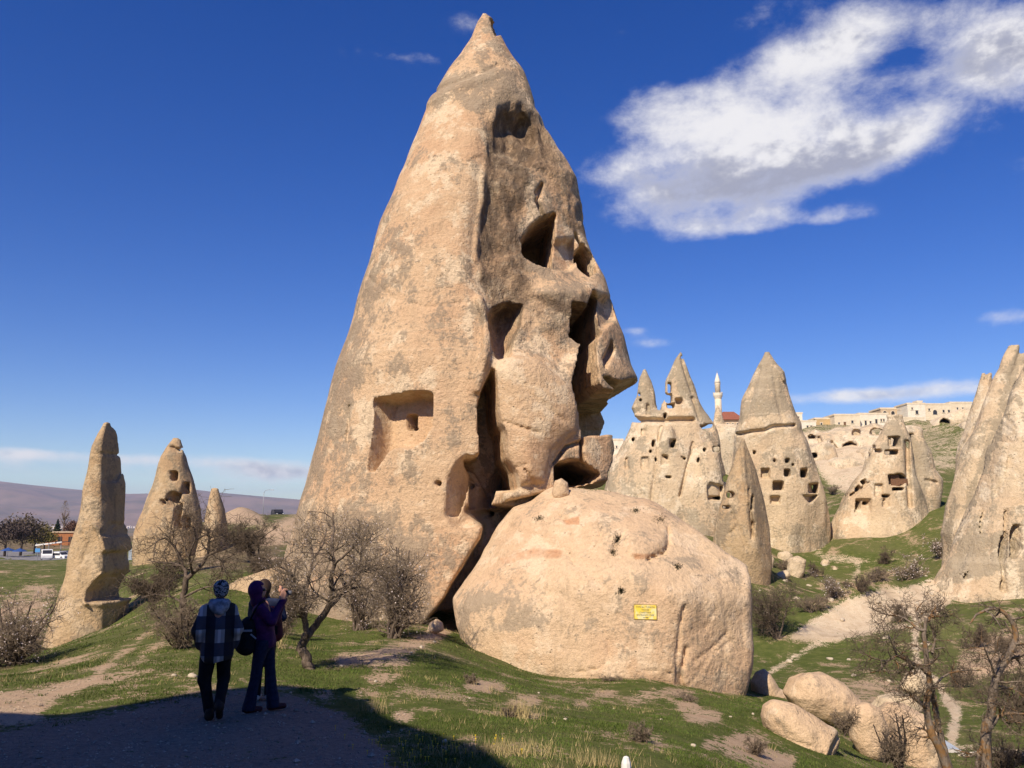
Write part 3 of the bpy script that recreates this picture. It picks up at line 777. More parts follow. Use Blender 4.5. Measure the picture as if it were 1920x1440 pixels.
# right face: hollow behind the ridge, caves, cleft
r2.poly([(911,236),(922,212),(945,193),(968,186),(1000,196),(1020,232),(1052,300),(1085,365),(1103,430),(1115,500),(1090,540),(1040,520),(1000,545),(975,600),(955,640),(930,660),(917,600),(912,560),(897,520),(892,470),(899,400),(905,330),(907,280)], .62, 9)
r2.blur(19)
r2.dome([(926,222),(945,198),(985,194),(1002,212),(1015,270),(1000,300),(960,290),(930,270)], .40, 34, 'add')
r2.poly([(905,330),(1000,330),(1010,400),(980,470),(930,520),(900,480)], .12, 50, 'add')
r2.poly([(1042,436),(1085,430),(1094,470),(1075,494),(1040,494)], .30, 12, 'add')
r2.poly([(985,432),(1002,406),(1020,392),(1048,384),(1047,430),(1040,490),(1010,480),(989,464)], 4.6, 4, 'add')
r2.line([(912,300),(906,360),(899,420),(893,480)], -.10, 9, 'add')
r2.dome([(1090,452),(1104,440),(1118,470),(1124,505),(1108,512),(1094,490)], 1.4, 8, 'add')
r2.dome([(915,585),(928,566),(955,556),(984,560),(982,600),(966,635),(958,668),(932,672),(922,645)], 1.25, 24, 'add')
r2.poly([(955,650),(985,600),(1000,555),(1060,556),(1092,610),(1085,660),(1055,694),(1030,678),(1005,664),(975,656)], .34, 34, 'add')
r2.poly([(905,730),(925,692),(929,720),(933,769),(937,793),(946,807),(949,858),(966,885),(972,918),(930,925),(900,880),(874,871),(880,860),(904,850),(899,803),(896,765)], 3.2, 5)
r2.poly([(884,888),(905,884),(905,896),(945,905),(945,952),(884,955)], 2.6, 3)
r2.poly([(872,858),(905,855),(960,880),(968,915),(905,905),(880,880)], 2.8, 4)
# pale slab that juts out over the floor of the cleft and broken ground below it
r2.poly([(1077,566),(1104,574),(1113,547),(1123,556),(1119,592),(1126,626),(1117,634),(1117,680),(1120,715),(1100,725),(1074,718),(1087,671),(1093,643),(1074,626)], 4.2, 4)
r2.poly([(1074,716),(1118,712),(1130,730),(1160,735),(1200,740),(1210,815),(1141,812),(1091,815),(1087,786)], 3.4, 4)
for row, y0 in ((0, 750), (1, 766)):
    for k in range(5): r2.poly(rect(1086 + 7.4 * k, y0 + k, 1090.5 + 7.4 * k, y0 + 11 + k), .35, 1.2, 'add')
r2.dome([(1038,876),(1050,866),(1088,860),(1126,888),(1114,905),(1040,920)], 2.6, 8)
r2.poly([(1146,640),(1150,655),(1136,690),(1132,670)], .35, 8, 'add'); r2.poly([(1114,548),(1140,560),(1150,600),(1126,620)], .3, 12, 'add')
r2.line([(1092,815),(1090,850),(1096,880)], .7, 3); r2.line([(1038,870),(1060,840),(1090,828)], .35, 5); r2.line([(1040,905),(1050,888)], .3, 3)
# foot of the cone is undercut next to the boulder
r2.poly([(884,955),(945,950),(1120,915),(1210,900),(1230,1250),(760,1250),(796,1182),(822,1152),(842,1126),(856,1100),(878,1066),(892,1040),(909,1012),(915,985)], 2.9, 26)
for l, d, w in [([(1010,345),(1022,330),(1012,360),(1030,400)], .25, 5), ([(880,300),(905,285)], .05, 3), ([(945,790),(975,800),(1010,812)], .10, 4),
                ([(960,700),(1000,745),(1060,790)], .06, 8), ([(985,880),(1000,905)], .15, 4), ([(935,885),(990,870)], .08, 4), ([(690,520),(740,560),(800,575),(880,565)], .04, 4),
                ([(655,760),(650,830)], .10, 4), ([(805,172),(870,148),(935,120)], .07, 5), ([(800,190),(850,165),(930,135)], -.06, 14), ([(900,560),(915,600),(912,660),(895,730)], -.35, 14),
                ([(1104,450),(1090,420)], .2, 4)]:
    r2.line(l, d, w, 'add')
r2.dome([(926,690),(945,668),(975,664),(1010,672),(1040,700),(1070,720),(1085,760),(1080,810),(1035,850),(1020,905),(975,910),(950,850),(935,780)], -.55, 60, 'add')
r2.dome([(918,30),(936,40),(938,62),(928,66),(922,50)], .35, 5)
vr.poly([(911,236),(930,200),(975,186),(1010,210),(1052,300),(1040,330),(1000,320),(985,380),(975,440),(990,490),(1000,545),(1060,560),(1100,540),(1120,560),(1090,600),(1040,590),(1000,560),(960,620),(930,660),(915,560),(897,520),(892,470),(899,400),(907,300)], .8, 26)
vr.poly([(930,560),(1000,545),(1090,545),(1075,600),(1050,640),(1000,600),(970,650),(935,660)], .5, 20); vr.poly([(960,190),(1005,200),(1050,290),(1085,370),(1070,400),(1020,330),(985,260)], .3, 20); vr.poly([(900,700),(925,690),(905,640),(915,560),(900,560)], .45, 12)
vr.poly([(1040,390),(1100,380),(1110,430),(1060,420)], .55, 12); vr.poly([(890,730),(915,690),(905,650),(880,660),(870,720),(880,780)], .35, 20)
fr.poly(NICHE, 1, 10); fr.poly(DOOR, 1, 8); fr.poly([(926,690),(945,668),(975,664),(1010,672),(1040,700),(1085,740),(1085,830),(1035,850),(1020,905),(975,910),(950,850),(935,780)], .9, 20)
fr.poly([(1046,430),(1092,430),(1092,475),(1040,492)], 1, 8); fr.poly([(790,215),(850,190),(900,230),(905,300),(850,290),(790,270)], .7, 30); fr.poly([(745,330),(800,300),(880,380),(890,480),(850,470),(760,400)], .45, 40); fr.poly([(800,870),(870,860),(900,960),(850,1010),(780,960)], .6, 30)  # slab beside the upper cave: its sunlit tone is put into the rock colour
lr.poly([(830,140),(990,130),(1005,185),(930,200),(800,215)], .55, 25); lr.poly([(545,940),(700,960),(800,1000),(800,1180),(520,1180)], .42, 60); lr.poly([(640,620),(690,480),(720,500),(690,700),(600,900),(570,930),(600,800)], .35, 30); lr.poly([(1010,500),(1100,520),(1100,560),(1020,560)], .4, 20)
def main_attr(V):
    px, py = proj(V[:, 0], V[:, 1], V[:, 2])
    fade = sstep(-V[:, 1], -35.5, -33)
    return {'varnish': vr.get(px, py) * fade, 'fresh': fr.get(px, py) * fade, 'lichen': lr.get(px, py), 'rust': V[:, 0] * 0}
def main_extra(f, x, y, z):
    # everything right of the standing core under the beak is broken away
    px, py = proj(x, np.full_like(x, 33.0), z)
    rs = Raster(1060, 680, 1320, 1260)
    rs.poly([(1120,728),(1150,733),(1189,717),(1260,712),(1310,900),(1310,1250),(1120,1250),(1128,895),(1138,872),(1140,850),(1138,830),(1146,800),(1156,772),(1147,750)], 3.5, 6)
    g = rs.get(px, py) * ((px > 1062) & (px < 1318) & (py > 682) & (py < 1258))
    return f + g
def main_post(f, x, y, z, shp, o, res):
    n = gnoise(shp, o, res, (.5, .5, .62), 905) * gnoise(shp, o, res, (.9, .9, 1.1), 906)
    M = np.nonzero((f > -1.0) & (f < .6) & (y < 35))
    px, py = proj(x[M[0], 0, 0], y[0, M[1], 0], z[0, 0, M[2]])
    f[M] += (np.abs(n[M]) * .36 + gnoise(shp, o, res, (.25, .25, .42), 907)[M] * .20) * vr.get(px, py)
    return f
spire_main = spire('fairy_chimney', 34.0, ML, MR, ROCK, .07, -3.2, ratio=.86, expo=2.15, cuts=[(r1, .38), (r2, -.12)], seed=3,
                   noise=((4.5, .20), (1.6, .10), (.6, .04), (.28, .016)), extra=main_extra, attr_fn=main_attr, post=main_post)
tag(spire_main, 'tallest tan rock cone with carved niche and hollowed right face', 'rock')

# ------------------------------------------------------------------ the big boulder with the sign
BP = [(848,1128),(868,1094),(900,1050),(930,990),(962,950),(1000,936),(1030,915),(1052,902),(1068,910),(1100,906),(1150,910),(1220,930),(1290,970),(1340,1012),(1388,1052),(1393,1120),(1388,1200),(1376,1268),(1362,1330),(1300,1330),(1200,1310),(1080,1310),(1000,1295),(920,1260),(872,1225),(855,1175)]
rb = Raster(820, 880, 1420, 1340)
for l, d, w in [([(1283,1138),(1274,1180),(1268,1230),(1272,1290)], .12, 5), ([(1285,1215),(1276,1270),(1282,1290)], .16, 5), ([(1130,1180),(1142,1205),(1138,1240),(1120,1255),(1080,1262)], .07, 3), ([(1090,1165),(1130,1182)], .03, 3),
                ([(1068,1038),(1080,1066)], .08, 3), ([(1124,985),(1126,1010),(1108,1038)], .07, 3), ([(1253,990),(1254,1020),(1245,1038),(1215,1050)], .11, 4), ([(1320,1180),(1345,1140)], .05, 4), ([(1300,1240),(1330,1220),(1360,1190)], .08, 4),
                ([(920,1060),(960,1030),(1010,1018),(1050,1030)], .05, 14), ([(1050,968),(1070,985),(1088,978)], .08, 6), ([(1170,1000),(1155,1020),(1150,1035)], .12, 6),
                ([(1290,1290),(1330,1230),(1375,1200)], .05, 4), ([(1350,1080),(1365,1180),(1350,1280)], .03, 6), ([(1200,1255),(1260,1262)], .06, 3), ([(900,1080),(980,1100),(1060,1120),(1100,1160)], .05, 16), ([(940,985),(1000,1005),(1070,1040),(1130,1100)], .05, 14)]:
    rb.line(l, d, w, 'add')
rb.dome([(1165,1000),(1200,985),(1250,1000),(1252,1025),(1210,1048),(1180,1042)], -.15, 24, 'add')
rb.poly([(1283,1138),(1330,1080),(1395,1060),(1400,1330),(1270,1330),(1270,1230)], .04, 14, 'add')
rbr = Raster(820, 880, 1420, 1340); rbl = Raster(820, 880, 1420, 1340); rbf = Raster(820, 880, 1420, 1340)
rbr.poly([(930,1045),(1000,1025),(1058,1028),(1055,1050),(1000,1050),(940,1062)], .7, 14); rbr.poly([(1180,1035),(1240,1038),(1210,1050),(1190,1050)], .8, 8); rbr.poly([(1052,975),(1088,965),(1088,985),(1060,985)], .85, 8); rbr.poly([(990,945),(1060,930),(1060,960),(1000,960)], .3, 14); rbr.poly([(1200,1075),(1290,1060),(1280,1045)], .3, 10)
rbl.poly([(860,1110),(960,1100),(1040,1160),(1000,1200),(920,1180),(880,1230),(850,1180)], .55, 30); rbl.poly([(1160,1060),(1220,1080),(1215,1130),(1170,1100)], .55, 24); rbl.poly([(1240,1050),(1390,1050),(1390,1100),(1260,1090)], .32, 30)
rbf.poly([(930,990),(1080,980),(1090,1030),(960,1030)], .8, 20); rbf.poly([(900,1200),(1000,1180),(1060,1260),(950,1250)], .8, 30); rbf.poly([(1230,1060),(1310,1070),(1290,1100),(1230,1095)], .9, 12)
def bould_attr(V):
    px, py = proj(V[:, 0], V[:, 1], V[:, 2])
    r = np.clip(px, 822, 1418), np.clip(py, 882, 1338)
    return {'varnish': V[:, 0] * 0, 'rust': rbr.get(*r), 'lichen': rbl.get(*r), 'fresh': rbf.get(*r)}
BD = 27.0
big_boulder = boulder('boulder', BD, BP, BOULD, .07, 3.3, 1.9, planes=[
        (P(1120,1130,24.15), (-.12,-.97,.10), .22), (P(1130,1030,25.0), (-.16,-.66,.74), .3), (P(1180,950,26.8), (.05,-.35,.94), .3), (P(960,1190,24.55), (-.42,-.88,-.12), .15), (P(1290,1050,25.1), (.22,-.68,.70), .15), (P(1000,1000,26), (-.55,-.55,.62), 1.2), (P(900,1150,24.9), (-.75,-.62,.05), .9), (P(1330,1150,24.3), (.42,-.90,.02), .25), (P(1000,1260,23.9), (-.2,-.75,-.62), .6)],
    noise=((3.0, .26), (1.2, .11), (.5, .035), (.22, .018)), seed=4, cuts=[(rb, 0)], attr_fn=bould_attr)
tag(big_boulder, 'huge pale boulder carrying the small yellow sign at the cone foot', 'boulder')
# ------------------------------------------------------------------ rock pillars on the left
ra = Raster(60, 760, 300, 1220)
ra.dome([(157,1132),(163,1108),(183,1082),(215,1058),(246,1070),(250,1112),(205,1126)], 1.5, 14)
for q in (rect(211,954,217,975), rect(190,981,199,1004), rect(225,982,234,1005), rect(230,922,234,936), rect(213,1040,226,1055)): ra.poly(q, .9, 2)
ra.dome([(183,1120),(195,1112),(215,1112),(218,1124),(185,1127)], 1.0, 5, 'add')
for l, d, w in [([(213,840),(196,872),(190,900)], .12, 5), ([(178,985),(188,1000),(196,1030)], -.3, 9), ([(190,1080),(172,1110),(160,1130)], -.35, 8), ([(150,1060),(160,1020),(152,1000)], .1, 3),
                ([(200,798),(206,806)], .25, 4), ([(214,806),(214,818)], .25, 4), ([(160,1132),(228,1130)], -.10, 9), ([(185,850),(205,848)], .08, 4)]: ra.line(l, d, w, 'add')
pillar = massif('rock_pillar', [([(192,788),(182,815),(171,840),(164,880),(155,930),(141,985),(129,1040),(122,1090),(114,1120),(100,1160),(88,1210)], [(204,788),(222,804),(233,815),(236,850),(240,920),(245,1000),(247,1080),(247,1130),(250,1160),(254,1210)], 45, .95, 2.3),
        ([(224,814),(226,825),(225,850)], [(233,812),(236,825),(237,850)], 45, .8, 2)], LEFTR, .10, -4.5, ra, 11, ((3.2, .30), (1.1, .20), (.45, .10)), planes=[(P(193,930,43.95), (.98,-.12,.13), .12)], blend=.15, sx=.1)
tag(pillar, 'leaning rock pillar with broken top, nearest of the left pillars', 'rock')
rb2 = Raster(230, 800, 450, 1090)
for q in (rect(300,935,308,946), rect(319,884,332,903), rect(342,905,355,925), rect(343,967,356,993)): rb2.dome(q, 1.6, 4)
rb2.dome([(310,930),(318,921),(334,924),(330,945),(318,946),(311,940)], 1.2, 5); rb2.dome([(326,948),(334,942),(341,946),(338,962),(336,975),(338,990),(328,992),(324,975)], 1.8, 4); rb2.dome([(318,945),(330,942),(330,952)], .6, 3)
rb2.line([(322,838),(335,845)], .4, 5); rb2.line([(345,915),(330,940)], .25, 5); rb2.line([(310,905),(318,925)], .15, 5)
o = massif('rock_pillar', [([(327,823),(316,838),(307,855),(298,890),(283,930),(266,970),(256,1000),(250,1040),(246,1080)], [(337,823),(343,838),(350,858),(357,890),(365,940),(371,980),(375,1020),(380,1080)], 75, .95, 2.2)], LEFTR, .16, -5, rb2, 12, ((4, .32), (1.3, .24), (.6, .11)), sx=.15)
tag(o, 'rock cone pierced by several dark openings, behind the leaning pillar', 'rock')
o = massif('rock_pillar', [([(396,914),(391,930),(386,950),(378,985),(368,1012),(362,1045),(358,1080)], [(410,914),(417,935),(423,955),(430,985),(434,1020),(438,1080)], 72, .9, 2.1)], LEFTR, .14, -5, None, 13, ((3, .25), (1.1, .14), (.5, .07)), planes=[(P(404,980,70.9), (.90,-.43,.10), .2)])
tag(o, 'smallest slim rock spire between the pierced cone and the tall cone', 'rock')
# low pale rocks at the cone's left foot
o = boulder('rock_ledge', 33, [(425,1130),(440,1100),(470,1078),(505,1066),(545,1060),(600,1075),(600,1190),(520,1195),(450,1180)], LEFTR, .09, 2.6, 1.4, seed=14, noise=((1.6, .25), (.6, .09), (.3, .04)))
tag(o, 'low rounded rock ledge at the tall cone left foot', 'rock')
o = boulder('rock_ledge', 29.5, [(598,1180),(604,1165),(620,1150),(650,1145),(690,1150),(715,1165),(730,1200),(600,1205)], LEFTR, .07, 1.0, .6, seed=15)
tag(o, 'low tan rock behind the blossoming tree at the cone foot', 'rock')

# ------------------------------------------------------------------ rock cones across the valley
def holes(rs, L, depth=1.6, soft=1.6):
    for q in L: rs.poly(rect(*q), depth, soft)
rc = Raster(1080, 630, 1400, 1030)
holes(rc, [(1253,717,1259,734), (1248,737,1260,752), (1252,755,1265,763), (1233,759,1239,767), (1245,774,1249,783), (1223,825,1228,838), (1185,821,1189,827), (1218,844,1222,849), (1259,829,1265,838), (1197,737,1200,741), (1199,748,1202,752),
           (1228,859,1231,864), (1308,858,1312,866), (1320,840,1324,846), (1356,893,1361,902), (1338,838,1348,846), (1249,893,1259,896)], 1.3)
holes(rc, [(1256,823,1268,839), (1202,805,1212,817), (1173,858,1180,881), (1212,757,1219,779), (1202,857,1216,880), (1240,853,1254,872)], .28, 2)
rc.dome([(1266,745),(1282,746),(1279,758),(1268,757)], .9, 4); rc.dome([(1312,797),(1336,795),(1338,806),(1330,811),(1318,806)], 1.8, 5); rc.dome([(1240,853),(1252,852),(1254,862)], 1.2, 4); rc.dome([(1275,855),(1286,858),(1285,864)], 1.2, 3)
rc.dome([(1325,912),(1331,903),(1356,910),(1356,940),(1328,940)], .45, 4); rc.poly(rect(1329,930,1352,937), .5, 2, 'add')
rc.line([(1190,786),(1240,788),(1300,786)], .7, 7, 'add'); rc.line([(1278,668),(1286,700),(1298,735)], .25, 4, 'add'); rc.line([(1298,745),(1312,785)], .25, 4, 'add'); rc.line([(1300,830),(1290,870),(1275,930)], .3, 4, 'add'); rc.line([(1240,800),(1230,870),(1222,940)], .2, 5, 'add')
rcf = Raster(1080, 630, 1400, 1030); rcf.poly([(1190,780),(1300,780),(1320,800),(1230,830),(1185,800)], .7, 14); rcf.poly([(1240,735),(1262,715),(1300,770),(1250,785)], .7, 8); rcf.poly([(1240,850),(1300,850),(1310,930),(1240,940)], .5, 20); rcf.poly(rect(1202,805,1212,817), 1, 3); rcf.poly([(1326,905),(1356,910),(1356,930),(1328,930)], 1, 3); rcf.poly([(1225,890),(1280,890),(1280,960),(1200,960)], .4, 20)
rcl = Raster(1080, 630, 1400, 1030); rcl.poly([(1190,690),(1240,690),(1240,780),(1190,775)], .35, 10); rcl.poly([(1262,655),(1300,660),(1335,800),(1300,790),(1270,740),(1250,710)], .4, 10)
o = massif('rock_cone', [
    ([(1228,768),(1204,776),(1188,794),(1168,830),(1147,865),(1131,900),(1119,950),(1110,1020)], [(1296,768),(1320,782),(1335,810),(1345,850),(1355,900),(1362,950),(1366,1020)], 85, .8, 2.2),
    ([(1204,689),(1197,708),(1193,742),(1184,765),(1190,778),(1186,830)], [(1213,689),(1226,715),(1234,745),(1239,775),(1242,795),(1250,830)], 86, .9, 2.2),
    ([(1274,652),(1260,675),(1248,715),(1244,750),(1237,780),(1230,830)], [(1282,652),(1292,680),(1306,720),(1317,760),(1328,795),(1336,830)], 84, .9, 2.2),
    ([(1326,817),(1310,850),(1292,900),(1275,960),(1266,1020)], [(1333,817),(1346,850),(1359,900),(1366,950),(1368,1020)], 80.5, .8, 2.2),
    ([(1238,800),(1225,850),(1215,900),(1205,1020)], [(1262,800),(1280,850),(1290,900),(1300,1020)], 81, .7, 2.2)], FARR, .125, -3, rc, 21, ((4, .42), (1.4, .26), (.6, .12)), attr_fn=ras_attr(fresh=rcf, lichen=rcl), blend=1.0, sx=.1)
tag(o, 'twin-towered rock cone riddled with windows, left of the minaret', 'rock')
rd = Raster(1330, 640, 1580, 1040)
holes(rd, [(1474,860,1480,867), (1451,861,1455,866), (1486,870,1489,874), (1471,880,1481,893), (1502,880,1513,895), (1450,903,1469,919), (1413,846,1417,852)], 1.6)
holes(rd, [(1517,907,1533,925)], .8)
holes(rd, [(1427,879,1443,897), (1445,930,1462,945)], .6, 3); rd.dome([(1504,928),(1534,928),(1526,938),(1519,946)], .8, 4)
rd.line([(1384,814),(1410,809),(1435,806),(1450,800),(1488,797)], .45, 5, 'add'); rd.line([(1466,700),(1470,712)], -.3, 5, 'add'); rd.line([(1425,690),(1410,740),(1398,790)], .12, 5, 'add'); rd.line([(1450,690),(1455,740),(1468,790)], .15, 5, 'add'); rd.line([(1390,840),(1412,880),(1420,950)], .4, 6, 'add')
rdf = Raster(1330, 640, 1580, 1040); rdf.poly([(1395,812),(1490,800),(1510,840),(1460,830),(1420,860),(1410,900)], .8, 14); rdf.poly([(1390,790),(1480,770),(1486,798),(1388,812)], .35, 10); rdf.poly([(1430,870),(1540,880),(1545,980),(1440,980)], .35, 24); rdl = Raster(1330, 640, 1580, 1040); rdl.poly([(1430,665),(1460,690),(1480,770),(1390,790)], .45, 12); rdl.poly([(1440,840),(1510,850),(1530,900),(1430,880)], .3, 14)
o = massif('rock_cone', [
    ([(1435,663),(1425,685),(1412,715),(1398,750),(1391,785),(1384,806),(1384,815)], [(1441,663),(1455,685),(1467,699),(1468,715),(1476,750),(1484,778),(1491,796),(1490,815)], 92, .85, 2.3),
    ([(1408,795),(1396,830),(1388,870),(1381,930),(1374,1030)], [(1480,795),(1506,830),(1521,865),(1533,900),(1541,940),(1547,985),(1549,1030)], 92, .8, 2.2)], FARR, .125, -3, rd, 22, ((4, .40), (1.4, .25), (.6, .12)), attr_fn=ras_attr(fresh=rdf, lichen=rdl), blend=.35, sx=.12)
tag(o, 'sharp pointed rock cone with overhanging cap, right of the minaret', 'rock')
re_ = Raster(1320, 800, 1470, 1090)
re_.dome([(1362,925),(1372,921),(1380,926),(1378,934),(1364,934)], .7, 3); re_.dome([(1355,948),(1372,946),(1370,956),(1356,956)], .4, 4)
for l, d, w in [([(1412,930),(1408,960),(1412,985)], .5, 3), ([(1404,918),(1404,960),(1410,1000)], .25, 4), ([(1372,960),(1382,985),(1370,1000)], .2, 4), ([(1392,840),(1396,900),(1404,940)], -.25, 6), ([(1414,980),(1410,1010)], .4, 3), ([(1385,990),(1400,1030)], .15, 5)]: re_.line(l, d, w, 'add')
rel = Raster(1320, 800, 1470, 1090); rel.poly([(1395,830),(1430,900),(1442,980),(1415,960),(1400,900)], .55, 12); rel.poly([(1345,980),(1370,960),(1360,1030),(1342,1030)], .5, 10)
o = massif('rock_spindle', [([(1390,820),(1378,850),(1366,900),(1353,950),(1345,990),(1341,1020),(1346,1080)], [(1396,820),(1406,850),(1423,900),(1438,950),(1443,990),(1444,1030),(1440,1080)], 66, .85, 2.1)], LEFTR, .12, -4, re_, 23, ((3, .25), (1.1, .12), (.5, .05)), attr_fn=ras_attr(lichen=rel), planes=[(P(1412,960,64.5), (.80,-.58,.1), .25)])
tag(o, 'brown spindle-shaped rock standing just right behind the big boulder', 'rock')
rf = Raster(1530, 770, 1790, 1040)
holes(rf, [(1674,819,1684,836), (1660,844,1683,851), (1638,842,1652,847), (1625,851,1630,858), (1674,914,1693,919), (1609,939,1616,954), (1621,940,1631,946), (1655,928,1668,932), (1657,936,1662,939)], 1.9)
holes(rf, [(1666,819,1688,837), (1640,907,1656,932), (1605,935,1634,962), (1656,928,1668,950)], .45, 3)
rf.dome([(1665,891),(1690,887),(1698,893),(1700,905),(1692,912),(1668,910)], 1.3, 3); rf.dome([(1613,903),(1622,898),(1626,906),(1620,912)], 1.8, 3); rf.dome([(1602,917),(1610,908),(1616,919),(1606,923)], 1.8, 3); rf.dome([(1633,836),(1642,834),(1640,845)], 1, 3)
rf.line([(1700,830),(1702,880),(1706,950)], .5, 7, 'add'); rf.line([(1595,930),(1630,905)], .4, 4, 'add'); rf.line([(1735,900),(1755,905)], .3, 5, 'add')
rff = Raster(1530, 770, 1790, 1040); rff.poly([(1635,840),(1690,840),(1700,980),(1600,990),(1570,990),(1600,920)], .45, 30); rff.poly([(1570,985),(1640,960),(1690,990),(1600,1015)], .6, 16); rfl = Raster(1530, 770, 1790, 1040); rfl.poly([(1712,825),(1735,830),(1742,900),(1735,940),(1715,930)], .6, 10); rfl.poly([(1670,790),(1690,800),(1692,840),(1650,845)], .5, 10)
o = massif('rock_cone', [
    ([(1676,786),(1657,815),(1641,840),(1622,880),(1602,910),(1582,950),(1566,980),(1553,1005),(1546,1050)], [(1683,786),(1695,815),(1704,850),(1712,900),(1720,950),(1735,1000),(1740,1050)], 92, .75, 2.2),
    ([(1716,820),(1706,850),(1698,920),(1690,1050)], [(1727,820),(1738,845),(1746,880),(1758,900),(1758,920),(1752,950),(1742,1000),(1740,1050)], 93, .8, 2.2)], FARR, .125, -6, rf, 24, ((4, .40), (1.4, .25), (.6, .12)), attr_fn=ras_attr(fresh=rff, lichen=rfl), blend=.3, sx=.12)
tag(o, 'tent-shaped pale rock with a framed window near its top', 'rock')
rg = Raster(1720, 590, 2160, 1160)
rg.dome([(1893,735),(1906,715),(1914,712),(1913,740),(1902,765),(1890,770)], 1.71, 7); rg.dome([(1880,795),(1898,776),(1912,774),(1915,800),(1911,830),(1884,824)], 2.47, 6); rg.dome([(1874,800),(1880,793),(1886,799),(1886,812),(1874,812)], 1.90, 3)
rg.dome([(1834,898),(1838,888),(1850,889),(1853,905),(1856,950),(1836,948)], 2.28, 6); rg.dome([(1793,925),(1798,910),(1811,909),(1811,940),(1795,944)], 1.90, 5); rg.dome([(1894,1000),(1900,986),(1915,985),(1916,1030),(1906,1048),(1894,1045)], 2.09, 6); rg.dome([(1872,1030),(1878,1004),(1888,1002),(1886,1045),(1874,1055)], 1.33, 5)
rg.dome([(1862,708),(1876,712),(1872,722),(1862,718)], 1.90, 4); rg.dome([(1838,756),(1858,754),(1858,762),(1842,762)], 2.28, 3); rg.dome([(1825,832),(1836,826),(1836,836)], 1.52, 3); rg.dome([(1876,1092),(1882,1082),(1882,1108),(1876,1108)], 1.14, 3); rg.dome([(1806,1085),(1818,1070),(1820,1085)], 0.76, 5)
for l, d, w in [([(1920,640),(1893,720),(1868,800),(1840,870),(1822,940),(1808,1000)], .35, 7), ([(1880,840),(1862,920),(1850,1000)], .3, 8), ([(1868,690),(1845,760),(1815,850),(1795,930)], .4, 7), ([(1890,960),(1880,1060),(1886,1110)], .5, 6), ([(1900,860),(1880,930)], .2, 10), ([(1850,700),(1846,730)], .3, 5), ([(1770,960),(1778,1000)], .5, 6)]: rg.line(l, d * .55, w, 'add')
rgf = Raster(1720, 590, 2160, 1160); rgf.poly([(1836,720),(1872,700),(1868,770),(1840,790)], .8, 10); rgf.poly([(1880,775),(1915,775),(1912,830),(1880,826)], 1, 5); rgf.poly([(1834,890),(1856,890),(1858,950),(1834,950)], .9, 5); rgf.poly([(1793,910),(1811,910),(1811,945),(1793,945)], .9, 5); rgf.poly([(1830,1080),(1900,1070),(1900,1120),(1760,1118)], .4, 14); rgf.poly([(1870,640),(1905,650),(1890,700)], .3, 8); rgf.poly([(1860,850),(1920,850),(1910,950),(1870,960)], .5, 20)
rgl = Raster(1720, 590, 2160, 1160); rgl.poly([(1905,650),(1925,640),(1880,800),(1850,880),(1820,960),(1810,940),(1850,830)], .55, 10); rgl.poly([(1800,1010),(1880,1000),(1880,1080),(1790,1090),(1775,1070)], .5, 16); rgl.poly([(1790,930),(1800,940),(1780,1020),(1765,1000)], .5, 8)
o = massif('rock_cliff', [
    ([(1962,600),(1925,640),(1897,720),(1872,790),(1852,850),(1832,920),(1806,990),(1786,1040),(1769,1075),(1752,1140)], [(1990,600),(2050,800),(2100,1000),(2130,1140)], 61, .65, 2.1),
    ([(1895,650),(1882,690),(1860,740),(1840,790),(1816,840),(1796,900),(1779,950),(1765,1000),(1770,1040),(1765,1120)], [(1908,650),(1930,700),(1960,800),(2000,1000),(2000,1120)], 70, .6, 2.1),
    ([(1846,702),(1836,735),(1823,775),(1811,820),(1800,860),(1788,930),(1780,1000)], [(1858,702),(1880,740),(1900,800),(1930,920),(1940,1000)], 77, .6, 2.1)], FARR, .12, -5, rg, 25, ((5, .42), (1.6, .28), (.6, .12)), vstretch=3.0, attr_fn=ras_attr(fresh=rgf, lichen=rgl), blend=.4, sx=-.25)
tag(o, 'fluted grey rock cliff with alcoves at the right edge', 'rock')
# pale outcrops with caves below the village
rh = Raster(1470, 760, 1830, 930)
for a in [(1579,829,1607,846), (1597,804,1613,817), (1631,803,1656,816), (1738,828,1761,839), (1762,831,1780,839), (1762,785,1781,797), (1515,815,1530,823)]: rh.dome(arch(*a), 3.2, 3.5)
rh.dome([(1600,850),(1608,849),(1606,862)], 2, 3); rh.line([(1560,830),(1575,850),(1560,870)], .7, 5, 'add'); rh.line([(1535,820),(1545,850)], .6, 5, 'add'); rh.line([(1560,860),(1640,850)], .5, 5, 'add'); rh.line([(1500,835),(1560,845)], .5, 4, 'add')
o = boulder('rock_outcrop', 160, [(1484,830),(1505,814),(1530,803),(1560,806),(1590,800),(1625,798),(1655,806),(1668,840),(1650,880),(1610,912),(1575,910),(1548,885),(1525,860),(1500,850)], PALE, .24, 7, 2.0, noise=((6, 1.0), (2.4, .8), (1.1, .4), (.6, .15)), seed=31, cuts=[(rh, 0)], planes=[(P(1580,860,153), (-.1,-.8,.6), 1.0)])
tag(o, 'broad whitish outcrop with arched caves below the village houses', 'rock')
o = boulder('rock_outcrop', 172, [(1716,842),(1728,828),(1745,824),(1790,826),(1802,842),(1780,852),(1730,852)], PALE, .30, 4, 1.5, noise=((3, .4), (1.2, .25)), seed=32, cuts=[(rh, 0)])
tag(o, 'low pale outcrop with two shallow arches on the green slope', 'rock')
o = boulder('rock_outcrop', 190, [(1742,802),(1758,782),(1785,774),(1815,772),(1830,785),(1815,802),(1775,808)], PALE, .34, 5, 2, noise=((3, .6), (1.2, .3)), seed=33, cuts=[(rh, 0)])
tag(o, 'tumbled pale outcrop under the last houses by the cliff', 'rock')
o = boulder('rock_outcrop', 140, [(1326,812),(1340,800),(1368,800),(1392,812),(1402,850),(1395,910),(1340,910),(1328,860)], PALE, .30, 5, 2, noise=((4, .7), (1.6, .4), (.8, .15)), seed=34)
